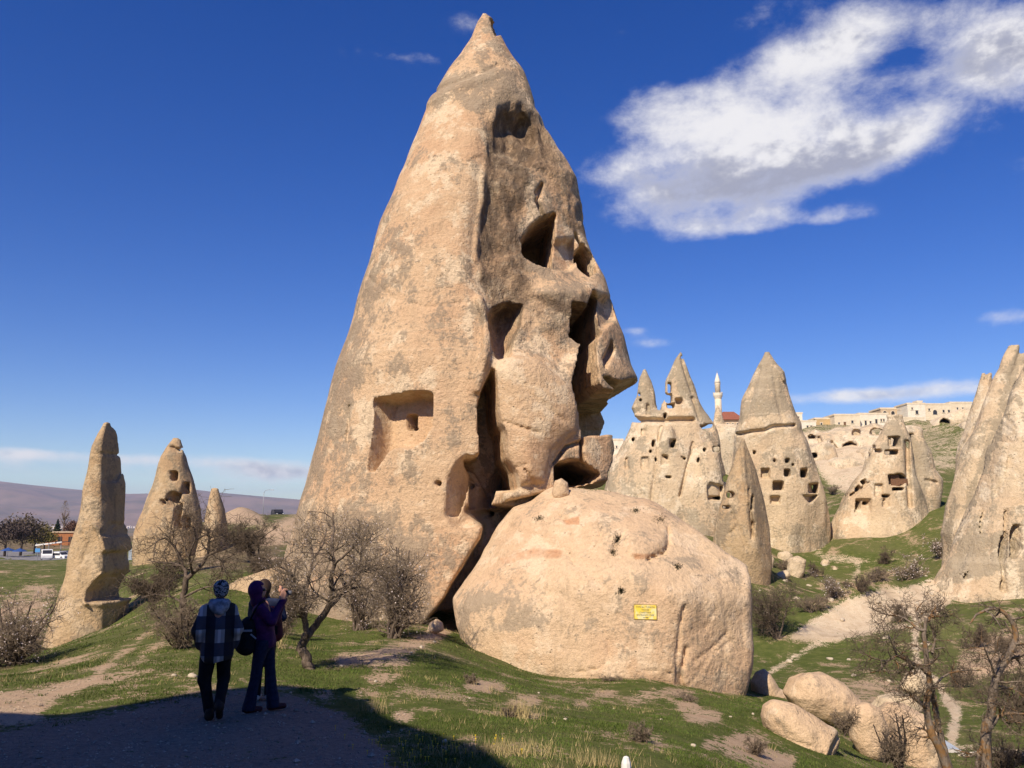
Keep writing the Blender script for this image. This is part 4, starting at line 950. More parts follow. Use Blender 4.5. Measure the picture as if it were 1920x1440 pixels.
tag(o, 'whitish outcrop below the minaret between the rock cones', 'rock')
o = massif('rock_cone', [([(1344,757),(1339,780),(1332,810),(1326,850)], [(1347,757),(1354,780),(1362,810),(1366,850)], 138, .8, 2)], FARR, .25, 0, None, 35)
tag(o, 'tiny dark rock cone at the foot of the minaret', 'rock')

for k, (D, poly, caves, lab) in enumerate([
    (150, [(1500,868),(1508,842),(1530,832),(1552,840),(1560,866),(1545,884),(1515,882)], [(1520,848,1534,860)], 'pale outcrop with one cave just right of the capped cone'),
    (140, [(1548,905),(1556,872),(1580,862),(1606,868),(1618,892),(1600,915),(1565,922)], [(1568,880,1586,892)], 'pale stepped outcrop in the hollow left of the tent rock'),
    (148, [(1604,880),(1612,852),(1636,842),(1658,850),(1662,880),(1640,895)], [], 'pale outcrop close behind the tent rock left shoulder'),
    (178, [(1484,826),(1500,812),(1530,808),(1556,812),(1560,830),(1530,840),(1495,838)], [(1512,818,1526,828)], 'thin pale ledge directly below the white house'),
    (176, [(1652,824),(1664,804),(1690,800),(1720,806),(1722,828),(1690,836)], [(1700,812,1714,822)], 'pale ledge below the terrace wall behind the tent rock tip'),
    (182, [(1790,812),(1798,796),(1822,790),(1840,800),(1838,818),(1805,822)], [], 'pale broken ledge touching the grey cliff')]):
    rr_ = Raster(1470, 780, 1860, 940)
    for a in caves: rr_.dome(arch(*a), 2.6, 4)
    o = boulder('rock_outcrop', D, poly, PALE, .24, 4, 1.4, noise=((5, .8), (2, .6), (.9, .3)), seed=90 + k, cuts=[(rr_, 0)])
    tag(o, lab, 'rock')
# ------------------------------------------------------------------ boulders
def bl(D, poly, label, mat=BOULD, res=.06, thick=None, rnd=None, seed=1, planes=(), cuts=(), lean=0.0, name='boulder', nz=None):
    W_ = np.array([P(a, b, D) for a, b in poly]); w = np.ptp(W_[:, 0]); h = np.ptp(W_[:, 2])
    th = thick or .42 * w; rd_ = rnd or min(.40 * h, .38 * w, th * .95)
    nz = nz or ((.35 * w, .045 * w), (.13 * w, .018 * w), (.06 * w, .007 * w))
    o = boulder(name, D, poly, mat, res, th, rd_, planes=planes, seed=seed, noise=nz, cuts=cuts, lean=lean)
    return tag(o, label, 'boulder')
rk = Raster(1420, 1240, 1760, 1500)
rk.line([(1545,1438),(1560,1400),(1575,1375)], .05, 5); rk.line([(1555,1440),(1570,1410)], .05, 4); rk.line([(1440,1370),(1470,1385),(1520,1400)], .03, 6); rk.line([(1535,1432),(1545,1410)], .05, 4)
bl(18.0, [(1434,1345),(1437,1328),(1450,1318),(1480,1322),(1520,1340),(1556,1360),(1576,1380),(1574,1405),(1555,1440),(1530,1470),(1490,1460),(1460,1425),(1440,1385)], 'smooth orange-tan boulder at the bottom, nearest of the fallen boulders', seed=41, cuts=[(rk, 0)], planes=[(P(1562,1410,17.6), (.8,-.6,-.1), .05)], res=.035)
bl(24.0, [(1474,1300),(1485,1272),(1510,1260),(1545,1262),(1580,1278),(1605,1305),(1610,1335),(1590,1365),(1530,1345),(1490,1325)], 'wide domed pale boulder behind the nearest orange-tan one', seed=42, res=.045)
bl(20.5, [(1592,1345),(1600,1325),(1625,1318),(1652,1330),(1664,1360),(1660,1400),(1645,1430),(1615,1420),(1596,1385)], 'upright pale boulder with a brown broken face', seed=43, planes=[(P(1640,1385,19.75), (.55,-.8,-.2), .06)], res=.04)
bl(22.0, [(1655,1390),(1662,1345),(1685,1325),(1715,1330),(1738,1350),(1745,1400),(1740,1450),(1690,1455),(1660,1430)], 'pale boulder behind the forked bare trunk at lower right', seed=44, res=.045, thick=1.0)
bl(29.0, [(1640,1330),(1655,1310),(1685,1300),(1712,1305),(1722,1325),(1700,1345),(1660,1345)], 'low cream mound of rock above the upright pale boulder', PALE, seed=45, res=.05)
bl(33.0, [(1690,1290),(1700,1262),(1718,1255),(1735,1270),(1738,1300),(1715,1310)], 'small cream rock beside the forked trunk, middle height', PALE, seed=46, res=.05)
bl(27.0, [(1408,1280),(1418,1262),(1434,1252),(1445,1262),(1458,1290),(1480,1300),(1478,1316),(1440,1318),(1412,1310)], 'dark shaded boulder in the shadow beside the signed boulder', seed=47, res=.05)
for k, (D, poly, lab) in enumerate([
    (62, [(1394,1090),(1396,1062),(1410,1048),(1424,1052),(1428,1072),(1412,1092)], 'leftmost pale rock of the cluster at the spindle foot'),
    (63, [(1425,1058),(1430,1040),(1444,1036),(1452,1050),(1448,1066),(1432,1066)], 'square pale rock second from left in the spindle-foot cluster'),
    (62, [(1452,1080),(1462,1072),(1478,1068),(1482,1080),(1470,1088),(1456,1088)], 'flat pale rock in front of the spindle-foot cluster'),
    (63, [(1476,1066),(1480,1046),(1496,1042),(1510,1050),(1508,1070),(1492,1086),(1480,1082)], 'largest round pale rock of the spindle-foot cluster'),
    (65, [(1456,1052),(1460,1036),(1476,1034),(1486,1040),(1484,1052),(1468,1056)], 'pale rock behind the largest of the spindle-foot cluster'),
    (66, [(1538,1056),(1545,1048),(1554,1050),(1556,1062),(1545,1066)], 'small block right end of the spindle-foot cluster'),
    (63, [(1558,1074),(1564,1060),(1570,1066),(1568,1076)], 'tiny upright stone beyond the spindle-foot cluster'),
    (88, [(1472,984),(1480,976),(1492,976),(1498,986),(1488,990)], 'small white rock below the capped cone by the footpath')]):
    pb = np.array(poly); g_ = gpt((pb[:, 0].min() + pb[:, 0].max()) / 2, pb[:, 1].max() - 3); cp = pb.mean(0)
    bl(g_[1] + .8, [tuple(cp + (q - cp) * np.array([1, 1.0 if q[1] < cp[1] else 1.5])) for q in pb], lab, PALE, res=.09, seed=60 + k)
# boulder on top of the big one, and stones at the cleft mouth
bl(27.9, [(1034,920),(1040,900),(1052,896),(1064,906),(1070,930),(1050,940),(1036,936)], 'small pinkish rock perched on top of the signed boulder', seed=70, res=.03)
bl(25.6, [(800,1185),(805,1168),(818,1160),(830,1168),(832,1182),(818,1190)], 'rounded stone at the mouth of the gap beside the boulder', seed=71, res=.03)
bl(29.7, [(920,948),(930,920),(962,918),(1000,922),(1000,945),(960,952)], 'pale stone slab across the mouth of the cleft', BOULD, seed=73, res=.05, rnd=.12)
# the rock behind the photographer whose shadow lies over the path
SHP = [(-60,1376),(0,1362),(94,1350),(175,1337),(272,1319),(294,1308),(375,1300),(450,1294),(512,1300),(562,1307),(600,1319),(632,1328),(666,1353),(713,1366),(763,1381),(822,1397),(894,1419),(935,1440),(1010,1475)]
T0 = 19.0; lh = LDIR / math.hypot(LDIR[0], LDIR[1])
edge = np.array([gpt(a, b) - lh * T0 for a, b in SHP])
side = np.array([lh[1], -lh[0], 0]); u = edge @ side; order = np.argsort(u); u = u[order]; ez = edge[order][:, 2]; ez[-9:] -= np.linspace(.05, .75, 9)
cen = edge.mean(0); res = .28
ez = ez - .32 + ((edge[order] - cen) @ np.array([lh[0], lh[1], 0])) * math.tan(SUN_EL)
U = np.arange(u.min() - 9, u.max() + 9, res); Vv = np.arange(-7, 7, res); Zz = np.arange(-2, ez.max() + 1.5, res)
top = np.interp(U, np.concatenate([[u[0] - 8, u[0] - 4], u, [u[-1] + 3, u[-1] + 7]]), np.concatenate([[ez[0] - 4.5, ez[0] - 1.8], ez, [ez[-1] - 3.5, ez[-1] - 9]]))
F = (Zz[None, None, :] - top[:, None, None]) * .8 + np.maximum(np.abs(Vv)[None, :, None] - .12 - .30 * np.maximum(top[:, None, None] - Zz[None, None, :], 0), 0) * .8
F = F.astype(np.float32) + .10 * gnoise(F.shape, (0, 0, 0), res, 1.2, 881) 
F[0] = F[-1] = 1; F[:, 0] = F[:, -1] = 1; F[:, :, 0] = F[:, :, -1] = 1
Vs, Qs = surface_nets(F, (U[0], Vv[0], Zz[0]), res)
lhh = np.array([lh[0], lh[1], 0]); base_v = lhh * (cen @ lhh)
Wv = Vs[:, :1] * side[None] + Vs[:, 1:2] * np.array([lh[0], lh[1], 0])[None] + np.array([base_v[0], base_v[1], 0])[None]
Wv[:, 2] = Vs[:, 2]
o = fixobj('rock_outcrop', Wv, Qs[:, ::-1], LEFTR, (float(Wv[:, 0].mean()), float(Wv[:, 1].mean()), -2))
tag(o, 'rock outcrop behind the viewer that shades the path', 'rock')
# ------------------------------------------------------------------ bare trees and shrubs
def bark_mat(name, a, b, lich=None):
    m = mat_new(name); T = NT(m.node_tree); c = T.coords('Object')
    n = T.noise(T.mapping(c, (1, 1, .35)), 26, 4, .7); col = T.mix(T.ramp(n, .35, .65), a, b)
    if lich: col = T.mix(T.math('MULTIPLY', T.ramp(T.noise(c, 3.5, 4, .7), .48, .60), .85), col, lich)
    T.finish(col, .9, T.bump(n, .8, .02), .15); return m
BARK = bark_mat('bark_dark', (0.085, 0.062, 0.046), (0.17, 0.13, 0.10))
BARKG = bark_mat('bark_grey_lichen', (0.13, 0.10, 0.075), (0.24, 0.19, 0.145), (0.235, 0.125, 0.045))
TWIG = bark_mat('twig', (0.19, 0.145, 0.095), (0.29, 0.225, 0.16))
TWIGD = bark_mat('twig_dark', (0.10, 0.075, 0.05), (0.18, 0.135, 0.095))
def flat_mat(name, col, rough=.8, spec=.2, var=.0, scale=8):
    m = mat_new(name); T = NT(m.node_tree)
    cc = col
    if var:
        n = T.noise(T.coords('Object'), scale, 4, .65)
        cc = T.mix(T.ramp(n, .3, .7), tuple(q * (1 - var) for q in col), tuple(min(q * (1 + var), .95) for q in col))
    T.finish(cc, rough, None, spec); return m
BLOS = flat_mat('blossom', (0.72, 0.62, 0.60), .7)
def batch_tubes(Pn, Rn, n=4):
    """Pn (N,m,3), Rn (N,m) -> verts, quads of N tapered tubes"""
    N, m, _ = Pn.shape
    d = np.gradient(Pn, axis=1); d /= np.linalg.norm(d, axis=2)[..., None] + 1e-9
    ref = np.zeros_like(d); ref[..., 0] = .37; ref[..., 1] = .81; ref[..., 2] = .45
    u = np.cross(d, ref); u /= np.linalg.norm(u, axis=2)[..., None] + 1e-6; w = np.cross(d, u)
    a = np.arange(n) * 2 * math.pi / n
    v = Pn[:, :, None] + Rn[:, :, None, None] * (np.cos(a)[:, None] * u[:, :, None] + np.sin(a)[:, None] * w[:, :, None])
    b = (np.arange(N) * m * n)[:, None, None]; i = np.arange(m - 1)[None, :, None] * n; j = np.arange(n)[None, None, :]; j2 = (j + 1) % n
    q = np.stack([b + i + j, b + i + j2, b + i + n + j2, b + i + n + j], -1).reshape(-1, 4)
    return v.reshape(-1, 3), q
def walk(rng, S, d, L, m, jit, up):
    out = np.empty((len(S), m, 3)); out[:, 0] = S; d = d.copy()
    for k in range(1, m):
        d = d + rng.normal(0, jit, d.shape); d[:, 2] += up
        d /= np.linalg.norm(d, axis=1)[:, None]
        out[:, k] = out[:, k - 1] + d * (L / (m - 1))[:, None]
    return out
def spawn(rng, Pn, Rn, k, lo, spread):
    """k children on each parent polyline"""
    N, m, _ = Pn.shape
    idx = np.repeat(np.arange(N), k); t = rng.uniform(lo, .98, len(idx)) * (m - 1)
    i = np.minimum(t.astype(int), m - 2); f = (t - i)[:, None]
    S = Pn[idx, i] * (1 - f) + Pn[idx, i + 1] * f
    d = Pn[idx, i + 1] - Pn[idx, i]; d /= np.linalg.norm(d, axis=1)[:, None] + 1e-9
    r = rng.normal(0, 1, d.shape); r -= d * (r * d).sum(1)[:, None]; r /= np.linalg.norm(r, axis=1)[:, None] + 1e-9
    dd = d * (1 - spread) + r * spread * 1.25; dd /= np.linalg.norm(dd, axis=1)[:, None]
    return S, dd, Rn[idx, i] * (1 - f[:, 0]) + Rn[idx, i + 1] * f[:, 0]
def catmull(p, n):
    p = np.array(p, float); q = np.vstack([2 * p[0] - p[1], p, 2 * p[-1] - p[-2]]); out = []
    for k in range(1, len(q) - 2):
        t = np.linspace(0, 1, n, endpoint=False)[:, None]
        a, b, c, d = q[k - 1], q[k], q[k + 1], q[k + 2]
        out.append(.5 * (2 * b + (c - a) * t + (2 * a - 5 * b + 4 * c - d) * t ** 2 + (3 * b - 3 * c + d - a) * t ** 3))
    return np.vstack(out + [p[-1:]])
def bare_tree(name, label, limbs, seed, base, k=(7, 6, 6), L=(.7, .35, .18), spread=.62, up=.05, trunkmat=BARK, twigmat=TWIG, blossom=0, tw=.004, cat='tree', group=None, rscale=1.0, bsize=.012):
    """limbs = world polylines with (r0, r1); sub-branches grow at random"""
    rng = np.random.default_rng(seed); tv, tq, n0 = [], [], 0; PP, RR = [], []
    m0 = 26
    for pts_, r0, r1 in limbs:
        c = catmull(pts_, 10); s = np.linspace(0, len(c) - 1, m0); i = np.minimum(s.astype(int), len(c) - 2); f = (s - i)[:, None]
        c = c[i] * (1 - f) + c[i + 1] * f
        c[1:] += rng.normal(0, .10 * (r0 + r1), (m0 - 1, 3))
        PP.append(c); r = np.linspace(r0, r1, m0); r = r * (1 + .05 * rng.normal(0, 1, m0)); RR.append(np.clip(r, r1 * .7, r0 * 1.25))
    P0, R0 = np.array(PP), np.array(RR) * rscale
    v, q = batch_tubes(P0, R0, 8); tv.append(v); tq.append(q); n0 += len(v)
    thin = R0[:, -1] < .045 * rscale
    S, d, r = spawn(rng, P0[thin], R0[thin], k[0], .22, spread)
    L1 = L[0] * rng.uniform(.5, 1.3, len(S)); P1 = walk(rng, S, d, L1, 8, .22, up); R1 = np.minimum(r * .6, .022 * rscale + tw)[:, None] * np.linspace(1, .35, 8)[None]
    v, q = batch_tubes(P1, R1, 5); tv.append(v); tq.append(q + n0); n0 += len(v)
    S, d, r = spawn(rng, P1, R1, k[1], .15, spread)
    P2 = walk(rng, S, d, L[1] * rng.uniform(.5, 1.4, len(S)), 6, .25, up); R2 = np.maximum(np.minimum(r * .7, tw * 1.8), tw * .9)[:, None] * np.linspace(1, .55, 6)[None]
    cv, cq, c0 = [], [], 0
    v, q = batch_tubes(P2, R2, 3); cv.append(v); cq.append(q); c0 += len(v)
    S, d, r = spawn(rng, P2, R2, k[2], .1, spread)
    P3 = walk(rng, S, d, L[2] * rng.uniform(.4, 1.4, len(S)), 4, .22, up); R3 = np.full(len(S), tw * .75)[:, None] * np.linspace(1, .6, 4)[None]
    v, q = batch_tubes(P3, R3, 3); cv.append(v); cq.append(q + c0); c0 += len(v)
    root = empty(name, tuple(base)); tag(root, label, cat, group)
    b = np.array(base, float)
    link('trunk', mesh_np('trunk', np.concatenate(tv) - b, np.concatenate(tq)), trunkmat, root)
    link('crown', mesh_np('crown', np.concatenate(cv) - b, np.concatenate(cq)), twigmat, root)
    if blossom:
        ends = np.concatenate([P3[:, -1], P3[:, 2]]); ends = ends[rng.random(len(ends)) < blossom]; N = len(ends); sz = bsize * rng.uniform(.6, 1.3, N)
        a = rng.normal(0, 1, (N, 3)); a /= np.linalg.norm(a, axis=1)[:, None]; bb = np.cross(a, rng.normal(0, 1, (N, 3))); bb /= np.linalg.norm(bb, axis=1)[:, None]
        vv = np.stack([ends + a * sz[:, None], ends + bb * sz[:, None], ends - a * sz[:, None], ends - bb * sz[:, None]], 1).reshape(-1, 3)
        link('blossom', mesh_np('blossom', vv - b, np.arange(4 * N).reshape(-1, 4)), BLOS, root)['kind'] = 'stuff'
    return root
def PL(D, L, r0, r1, rng=None):
    return ([P(q[0], q[1], D + (q[2] if len(q) > 2 else 0)) for q in L], r0, r1)
D1 = gpt(577, 1254)[1]
t1 = [PL(D1, [(579,1262),(575,1240),(567,1216),(574,1194),(577,1186)], .100, .075), PL(D1, [(577,1190),(572,1170),(570,1152,-.1),(560,1138,-.2),(552,1112,-.3),(552,1085,-.4),(540,1070,-.6),(520,1062,-.8)], .06, .012),
      PL(D1, [(571,1160),(574,1140,.1),(572,1115,.2),(580,1085,.3),(586,1045,.4),(582,1025,.6),(565,1018,.7)], .045, .01), PL(D1, [(575,1192),(592,1172,.1),(615,1140,.1),(622,1110),(622,1080,-.1),(627,1055,-.2),(620,1025,-.1),(626,995,.1),(624,962,.2)], .075, .012),
      PL(D1, [(614,1142,.1),(640,1114,.4),(662,1080,.7),(677,1052,.9),(678,1015,.9),(690,985,1.1)], .05, .01), PL(D1, [(640,1114,.4),(665,1102,.5),(687,1105,.4),(702,1122,.3)], .03, .008),
      PL(D1, [(627,1058,-.2),(648,1040,-.6),(668,1022,-.8),(690,1018,-1)], .025, .008), PL(D1, [(552,1098,-.3),(535,1095,-.7),(522,1105,-.9)], .02, .007), PL(D1, [(586,1050,.4),(606,1020,.9),(612,990,1.2)], .025, .008), PL(D1, [(560,1138,-.2),(540,1142,-.4),(525,1135,-.6)], .02, .007),
      PL(D1, [(662,1080,.7),(700,1062,.9),(725,1050,1.0)], .025, .008), PL(D1, [(620,1130,0),(590,1110,-.7),(575,1080,-1.0)], .022, .008)]
bare_tree('blossom_tree', 'bare forked tree with pale buds beside the three people', t1, 3, gpt(577, 1254), k=(13, 7, 6), L=(.55, .30, .15), blossom=.20, tw=.0042, bsize=.009)
D2 = gpt(352, 1195)[1]; D2 = min(max(D2, 22), 28)
t2 = [PL(D2, [(362,1205),(358,1175),(346,1148),(344,1117),(350,1083)], .10, .07), PL(D2, [(350,1086),(370,1067),(388,1043),(391,1014),(388,994),(372,990)], .06, .012), PL(D2, [(349,1084),(345,1066,.3),(325,1056,.6),(300,1055,.8),(275,1050,1)], .05, .01),
      PL(D2, [(346,1068,.3),(330,1030,.3),(310,1010,.2),(292,1018),(290,1040)], .035, .01), PL(D2, [(388,1043),(412,1030,-.4),(425,1005,-.6)], .03, .01), PL(D2, [(360,1075),(356,1040,-.6),(366,1010,-.8),(362,985,-1)], .035, .01), PL(D2, [(344,1130),(320,1120,.4),(290,1115,.6),(265,1120,.8)], .03, .008), PL(D2, [(345,1120),(375,1105,-.5),(400,1100,-.6),(425,1108,-.6)], .03, .008), PL(D2, [(350,1150),(330,1160,-.4),(300,1165,-.6)], .03, .008)]
bare_tree('bare_tree', 'dark tangled bare tree rising behind the man in plaid', t2, 5, P(360, 1200, D2), k=(10, 7, 5), L=(.85, .45, .24), twigmat=TWIGD, tw=.006)
D3 = 15.6
t3 = [PL(D3, [(1800,1560),(1777,1440),(1752,1385),(1741,1350),(1739,1310),(1746,1285),(1738,1235),(1733,1190),(1738,1160)], .085, .03), PL(D3, [(1792,1480,.1),(1763,1380,.2),(1752,1320,.2),(1746,1286,.05)], .06, .045), PL(D3, [(1738,1165),(1750,1150,.2),(1770,1142,.3)], .03, .008), PL(D3, [(1735,1182),(1722,1180),(1705,1165,.1),(1685,1155,.2),(1660,1152,.3),(1628,1138,.4)], .03, .007),
      PL(D3, [(1737,1262),(1728,1252),(1705,1240,-.2),(1682,1230,-.3),(1664,1240,-.4),(1650,1256,-.4),(1632,1262,-.4)], .042, .008), PL(D3, [(1705,1240,-.2),(1708,1258,-.4),(1706,1268,-.5)], .03, .012), PL(D3, [(1752,1290),(1770,1268,.3),(1800,1258,.5),(1840,1256,.8)], .025, .006), PL(D3, [(1748,1225),(1752,1205,.1),(1755,1190,.2)], .028, .01), PL(D3, [(1740,1330),(1720,1315,-.2),(1703,1300,-.3)], .03, .007),
      PL(D3, [(1682,1230,-.3),(1672,1205,-.5),(1665,1190,-.6)], .02, .006), PL(D3, [(1664,1240,-.4),(1640,1235,-.6),(1612,1222,-.7)], .018, .005), PL(D3, [(1733,1190),(1718,1150,.4),(1728,1130,.6)], .016, .005)]
bare_tree('bare_tree', 'forked bare tree with bent left limb in right foreground', t3, 7, (P(1790,1440,D3)[0], D3, gz(P(1790,1440,D3)[0], D3)), k=(9, 6, 5), L=(.42, .24, .13), trunkmat=BARKG, twigmat=TWIGD, tw=.0042, up=.02)
D4 = 15.0
t4 = [PL(D4, [(1842,1580),(1850,1440),(1848,1380),(1860,1330),(1863,1287),(1880,1245),(1900,1212),(1905,1192),(1896,1162),(1877,1145),(1855,1140),(1832,1152),(1820,1168)], .095, .012), PL(D4, [(1852,1378),(1858,1362),(1876,1342,.1),(1905,1338,.2),(1940,1342,.3)], .045, .01), PL(D4, [(1868,1275),(1860,1250,-.2),(1848,1220,-.4),(1842,1195,-.5)], .022, .006), PL(D4, [(1885,1240),(1910,1230,.3),(1940,1225,.5)], .03, .008), PL(D4, [(1845,1400),(1835,1420,.1),(1832,1480,.2)], .05, .04), PL(D4, [(1876,1342,.1),(1868,1320,-.5),(1830,1318,-.7)], .02, .006), PL(D4, [(1864,1285),(1890,1290,.3),(1930,1300,.4)], .02, .006)]
bare_tree('bare_tree', 'bare tree with hooked orange-lichened trunk at the lower right edge', t4, 9, (P(1848,1440,D4)[0], D4, gz(P(1848,1440,D4)[0], D4)), k=(9, 6, 5), L=(.42, .24, .13), trunkmat=BARKG, twigmat=TWIGD, tw=.0042, up=.02)
def shrub(name, label, px, py, hpx, wpx, seed, D=None, stems=9, k=(5, 6, 5), mat=TWIG, blossom=0, cat='shrub', tw=.004, group=None, top=.0):
    b = gpt(px, py) if D is None else P(px, py, D)
    D = b[1]; s = D / 1600; h, w = hpx * s, wpx * s; rng = np.random.default_rng(seed)
    L = []
    for i in range(stems):
        a = rng.uniform(0, 6.28); r = math.sqrt(rng.random()) * w / 2 * 1.0; e = b + np.array([math.cos(a) * r, math.sin(a) * r * .8, h * rng.uniform(.30, 1.0)])
        m = b + (e - b) * np.array([.35, .35, .5]) + rng.normal(0, .05 * h, 3)
        L.append(([b + np.array([rng.normal(0, .04 * w), rng.normal(0, .04 * w), -.08]), m, e], .030 * min(h, 2), .008 * min(h, 2)))
    return bare_tree(name, label, L, seed, b, k=k, L=(h * .30, h * .19, h * .10), trunkmat=BARK, twigmat=mat, blossom=blossom, tw=tw, cat=cat, group=group, spread=.6, bsize=.004 + .0005 * D)
shrub('shrub', 'dense twiggy shrub with pale buds at the tall cone foot', 735, 1196, 165, 130, 21, stems=14, k=(6, 6, 5), blossom=.12, tw=.005)
shrub('shrub', 'low thicket of grey twigs left of the dense cone-foot shrub', 675, 1182, 90, 120, 22, stems=12, k=(6, 6, 5), blossom=.1, tw=.005)
shrub('shrub', 'thicket of brown twigs below the dark tangled tree', 345, 1215, 85, 150, 23, stems=14, k=(6, 6, 5), tw=.005)
shrub('shrub', 'grey bushy shrub on the far left slope edge', 25, 1262, 135, 150, 24, D=19.5, stems=16, k=(6, 6, 5), mat=TWIG, blossom=.15, tw=.005)
shrub('shrub', 'dark shrubs filling the gully beside the leaning pillar', 290, 1125, 62, 130, 25, D=40, stems=16, k=(7, 7, 5), mat=TWIGD, tw=.010)
shrub('shrub', 'dark brush on the slope between slim spire and tall cone', 470, 1040, 62, 110, 26, D=56, stems=16, k=(7, 7, 5), mat=TWIGD, tw=.013)
shrub('shrub', 'brush in the hollow just left of the tall cone', 490, 1085, 50, 90, 27, D=40, stems=14, k=(7, 7, 5), mat=TWIGD, tw=.010)
shrub('shrub', 'thin twiggy sapling right of the three people', 530, 1195, 85, 40, 28, stems=8, k=(6, 6, 5), tw=.004)
shrub('bare_tree', 'small bare round tree on the valley grass beyond the boulder', 1455, 1196, 112, 120, 31, stems=10, k=(7, 7, 5), mat=TWIGD, tw=.010, cat='tree')
shrub('blossom_tree', 'whitish flowering tree beside the pale ridge, left of the cliff', 1705, 1088, 48, 80, 32, stems=10, k=(6, 6, 5), blossom=.16, tw=.011, cat='tree')
shrub('blossom_tree', 'pale flowering tree above the pale ridge middle', 1560, 1122, 44, 90, 33, stems=10, k=(6, 6, 5), blossom=.1, tw=.011, cat='tree')
shrub('shrub', 'grey brush on the slope left end of the pale ridge', 1520, 1148, 38, 70, 34, stems=10, k=(6, 6, 5), tw=.010)
shrub('shrub', 'dark round bush on the crest of the pale ridge', 1690, 1166, 34, 46, 35, stems=12, k=(6, 6, 5), mat=TWIGD, tw=.009)
shrub('shrub', 'grey bush at the foot of the grey cliff', 1768, 1046, 40, 60, 36, stems=10, k=(6, 6, 5), blossom=.2, tw=.012)
shrub('shrub', 'brown bush beside the path in mid valley', 1660, 1058, 30, 40, 37, stems=9, k=(6, 6, 4), mat=TWIGD, tw=.012)
shrub('shrub', 'brown bush among the rocks at the spindle foot', 1530, 1082, 28, 50, 38, stems=9, k=(6, 6, 4), mat=TWIGD, tw=.012)
shrub('shrub', 'brushwood between orange-tan boulder and upright boulder', 1585, 1372, 42, 50, 39, D=18.5, stems=9, k=(6, 6, 5), tw=.004)
shrub('shrub', 'tangled brush in front of the pale boulder at lower right', 1690, 1440, 100, 90, 40, D=16.5, stems=9, k=(6, 5, 5), tw=.004)
shrub('shrub', 'brushwood at the right edge behind the hooked tree', 1905, 1345, 90, 130, 41, D=22, stems=12, k=(6, 6, 5), mat=TWIGD, tw=.005)
shrub('shrub', 'dark brush in the bottom right corner', 1890, 1450, 70, 130, 42, D=18, stems=14, k=(6, 6, 5), mat=TWIGD, tw=.005)
shrub('shrub', 'reddish bush below the capped cone by the white rock', 1495, 985, 30, 40, 43, stems=8, k=(6, 6, 4), tw=.014)
for i, (px, py, h, w, lab) in enumerate([(1610,1108,30,70,'grey brush on the earthy slope above the pale ridge'),(1650,1090,26,60,'grey brush right of the slope brush above the ridge'),(1830,1215,40,70,'scrub on the bare earth right of the forked tree top'),(1890,1225,40,70,'scrub on the bare earth at the right edge'),(1800,1290,34,60,'scrub beside the winding pale footpath'),(1470,1070,20,46,'scrub behind the spindle-foot rocks'),(1420,1036,16,40,'brown scrub at the base of the spindle rock'),(1560,925,14,40,'scrub below the pale stepped outcrop')]):
    shrub('shrub', lab, px, py, h, w, 70 + i, stems=11, k=(6, 6, 4), mat=TWIG if i % 2 else TWIGD, tw=.004 + .00016 * gpt(px, py)[1])
for i, (px, py, h, w, lab) in enumerate([(1205, 1392, 34, 60, 'low brown tussock bush above the white post'), (885, 1282, 16, 44, 'low dry tussock nearest the boulder left corner'), (955, 1345, 18, 40, 'low dry tussock in mid grass below the boulder'), (1140, 1278, 14, 60, 'flat dry bush at the foot of the signed boulder'), (1290, 1315, 16, 70, 'flat brown bush below the boulder right part'), (1415, 1415, 30, 46, 'grey-green tussock left of the orange-tan boulder')]):
    shrub('tussock_bush', lab, px, py, h, w, 50 + i, stems=16, k=(5, 5, 4), tw=.0035)
for i, (px, py, w, h, lab) in enumerate([(1240, 972, 26, 10, 'dark mat of plants near the boulder top right'), (1193, 958, 14, 6, 'small dark plant near the boulder top middle'), (1160, 1010, 12, 10, 'dark plant in the boulder crack left of the knob'), (1150, 1035, 8, 7, 'tiny plant below the boulder knob'), (1270, 1062, 10, 8, 'tiny plant on the boulder right of the knob'), (1164, 1108, 9, 7, 'tiny plant on the boulder above left of the sign')]):
    pass
# ------------------------------------------------------------------ grass
def in_fr(x, y, z):
    px, py = proj(x, y, z); return (px > -60) & (px < 1980) & (py < 1480)
GRN = [flat_mat('grass_green', (0.072, 0.110, 0.020), .7, .1, .35, 1.2), flat_mat('grass_olive', (0.130, 0.155, 0.040), .7, .1, .3, 1.2), flat_mat('grass_straw', (0.42, 0.33, 0.16), .8, .1, .2, 3)]
def blades(name, N, seed, r0, r1, hmin, hmax, wid, mat, label, keep, clump=0):
    rng = np.random.default_rng(seed)
    az = np.radians(rng.uniform(-34, 34, N)); r = np.exp(rng.uniform(math.log(r0), math.log(r1), N))
    x, y = r * np.sin(az), r * np.cos(az)
    if clump:
        ci = rng.integers(0, max(N // clump, 1), N); x = x[ci] + rng.normal(0, .05, N); y = y[ci] + rng.normal(0, .05, N)
    z = height(x, y); k = in_fr(x, y, z); x, y, z = x[k], y[k], z[k]
    zz = zone(np.stack([x, y, z], 1)); k = keep(zz, x, y, rng) ; x, y, z = x[k], y[k], z[k]; n = len(x); r = np.hypot(x, y)
    h = rng.uniform(hmin, hmax, n) * (.7 + .6 * (n2d(x, y, .9, 9) * .5 + .5)); w = wid * (r / 12) ** .6 * rng.uniform(.7, 1.3, n)
    a = rng.uniform(0, 6.28, n); t = rng.uniform(0, 6.28, n); ln = h * rng.uniform(.15, .8, n)
    b = np.stack([x, y, z - .006], 1); dx = np.stack([np.cos(a) * w / 2, np.sin(a) * w / 2, 0 * a], 1)
    tip = b + np.stack([np.cos(t) * ln, np.sin(t) * ln, h], 1)
    v = np.stack([b - dx, b + dx, tip], 1).reshape(-1, 3)
    return tag(link(name, mesh_np(name, v, np.arange(3 * n).reshape(-1, 3), False), mat), label, 'grass', kind='stuff')
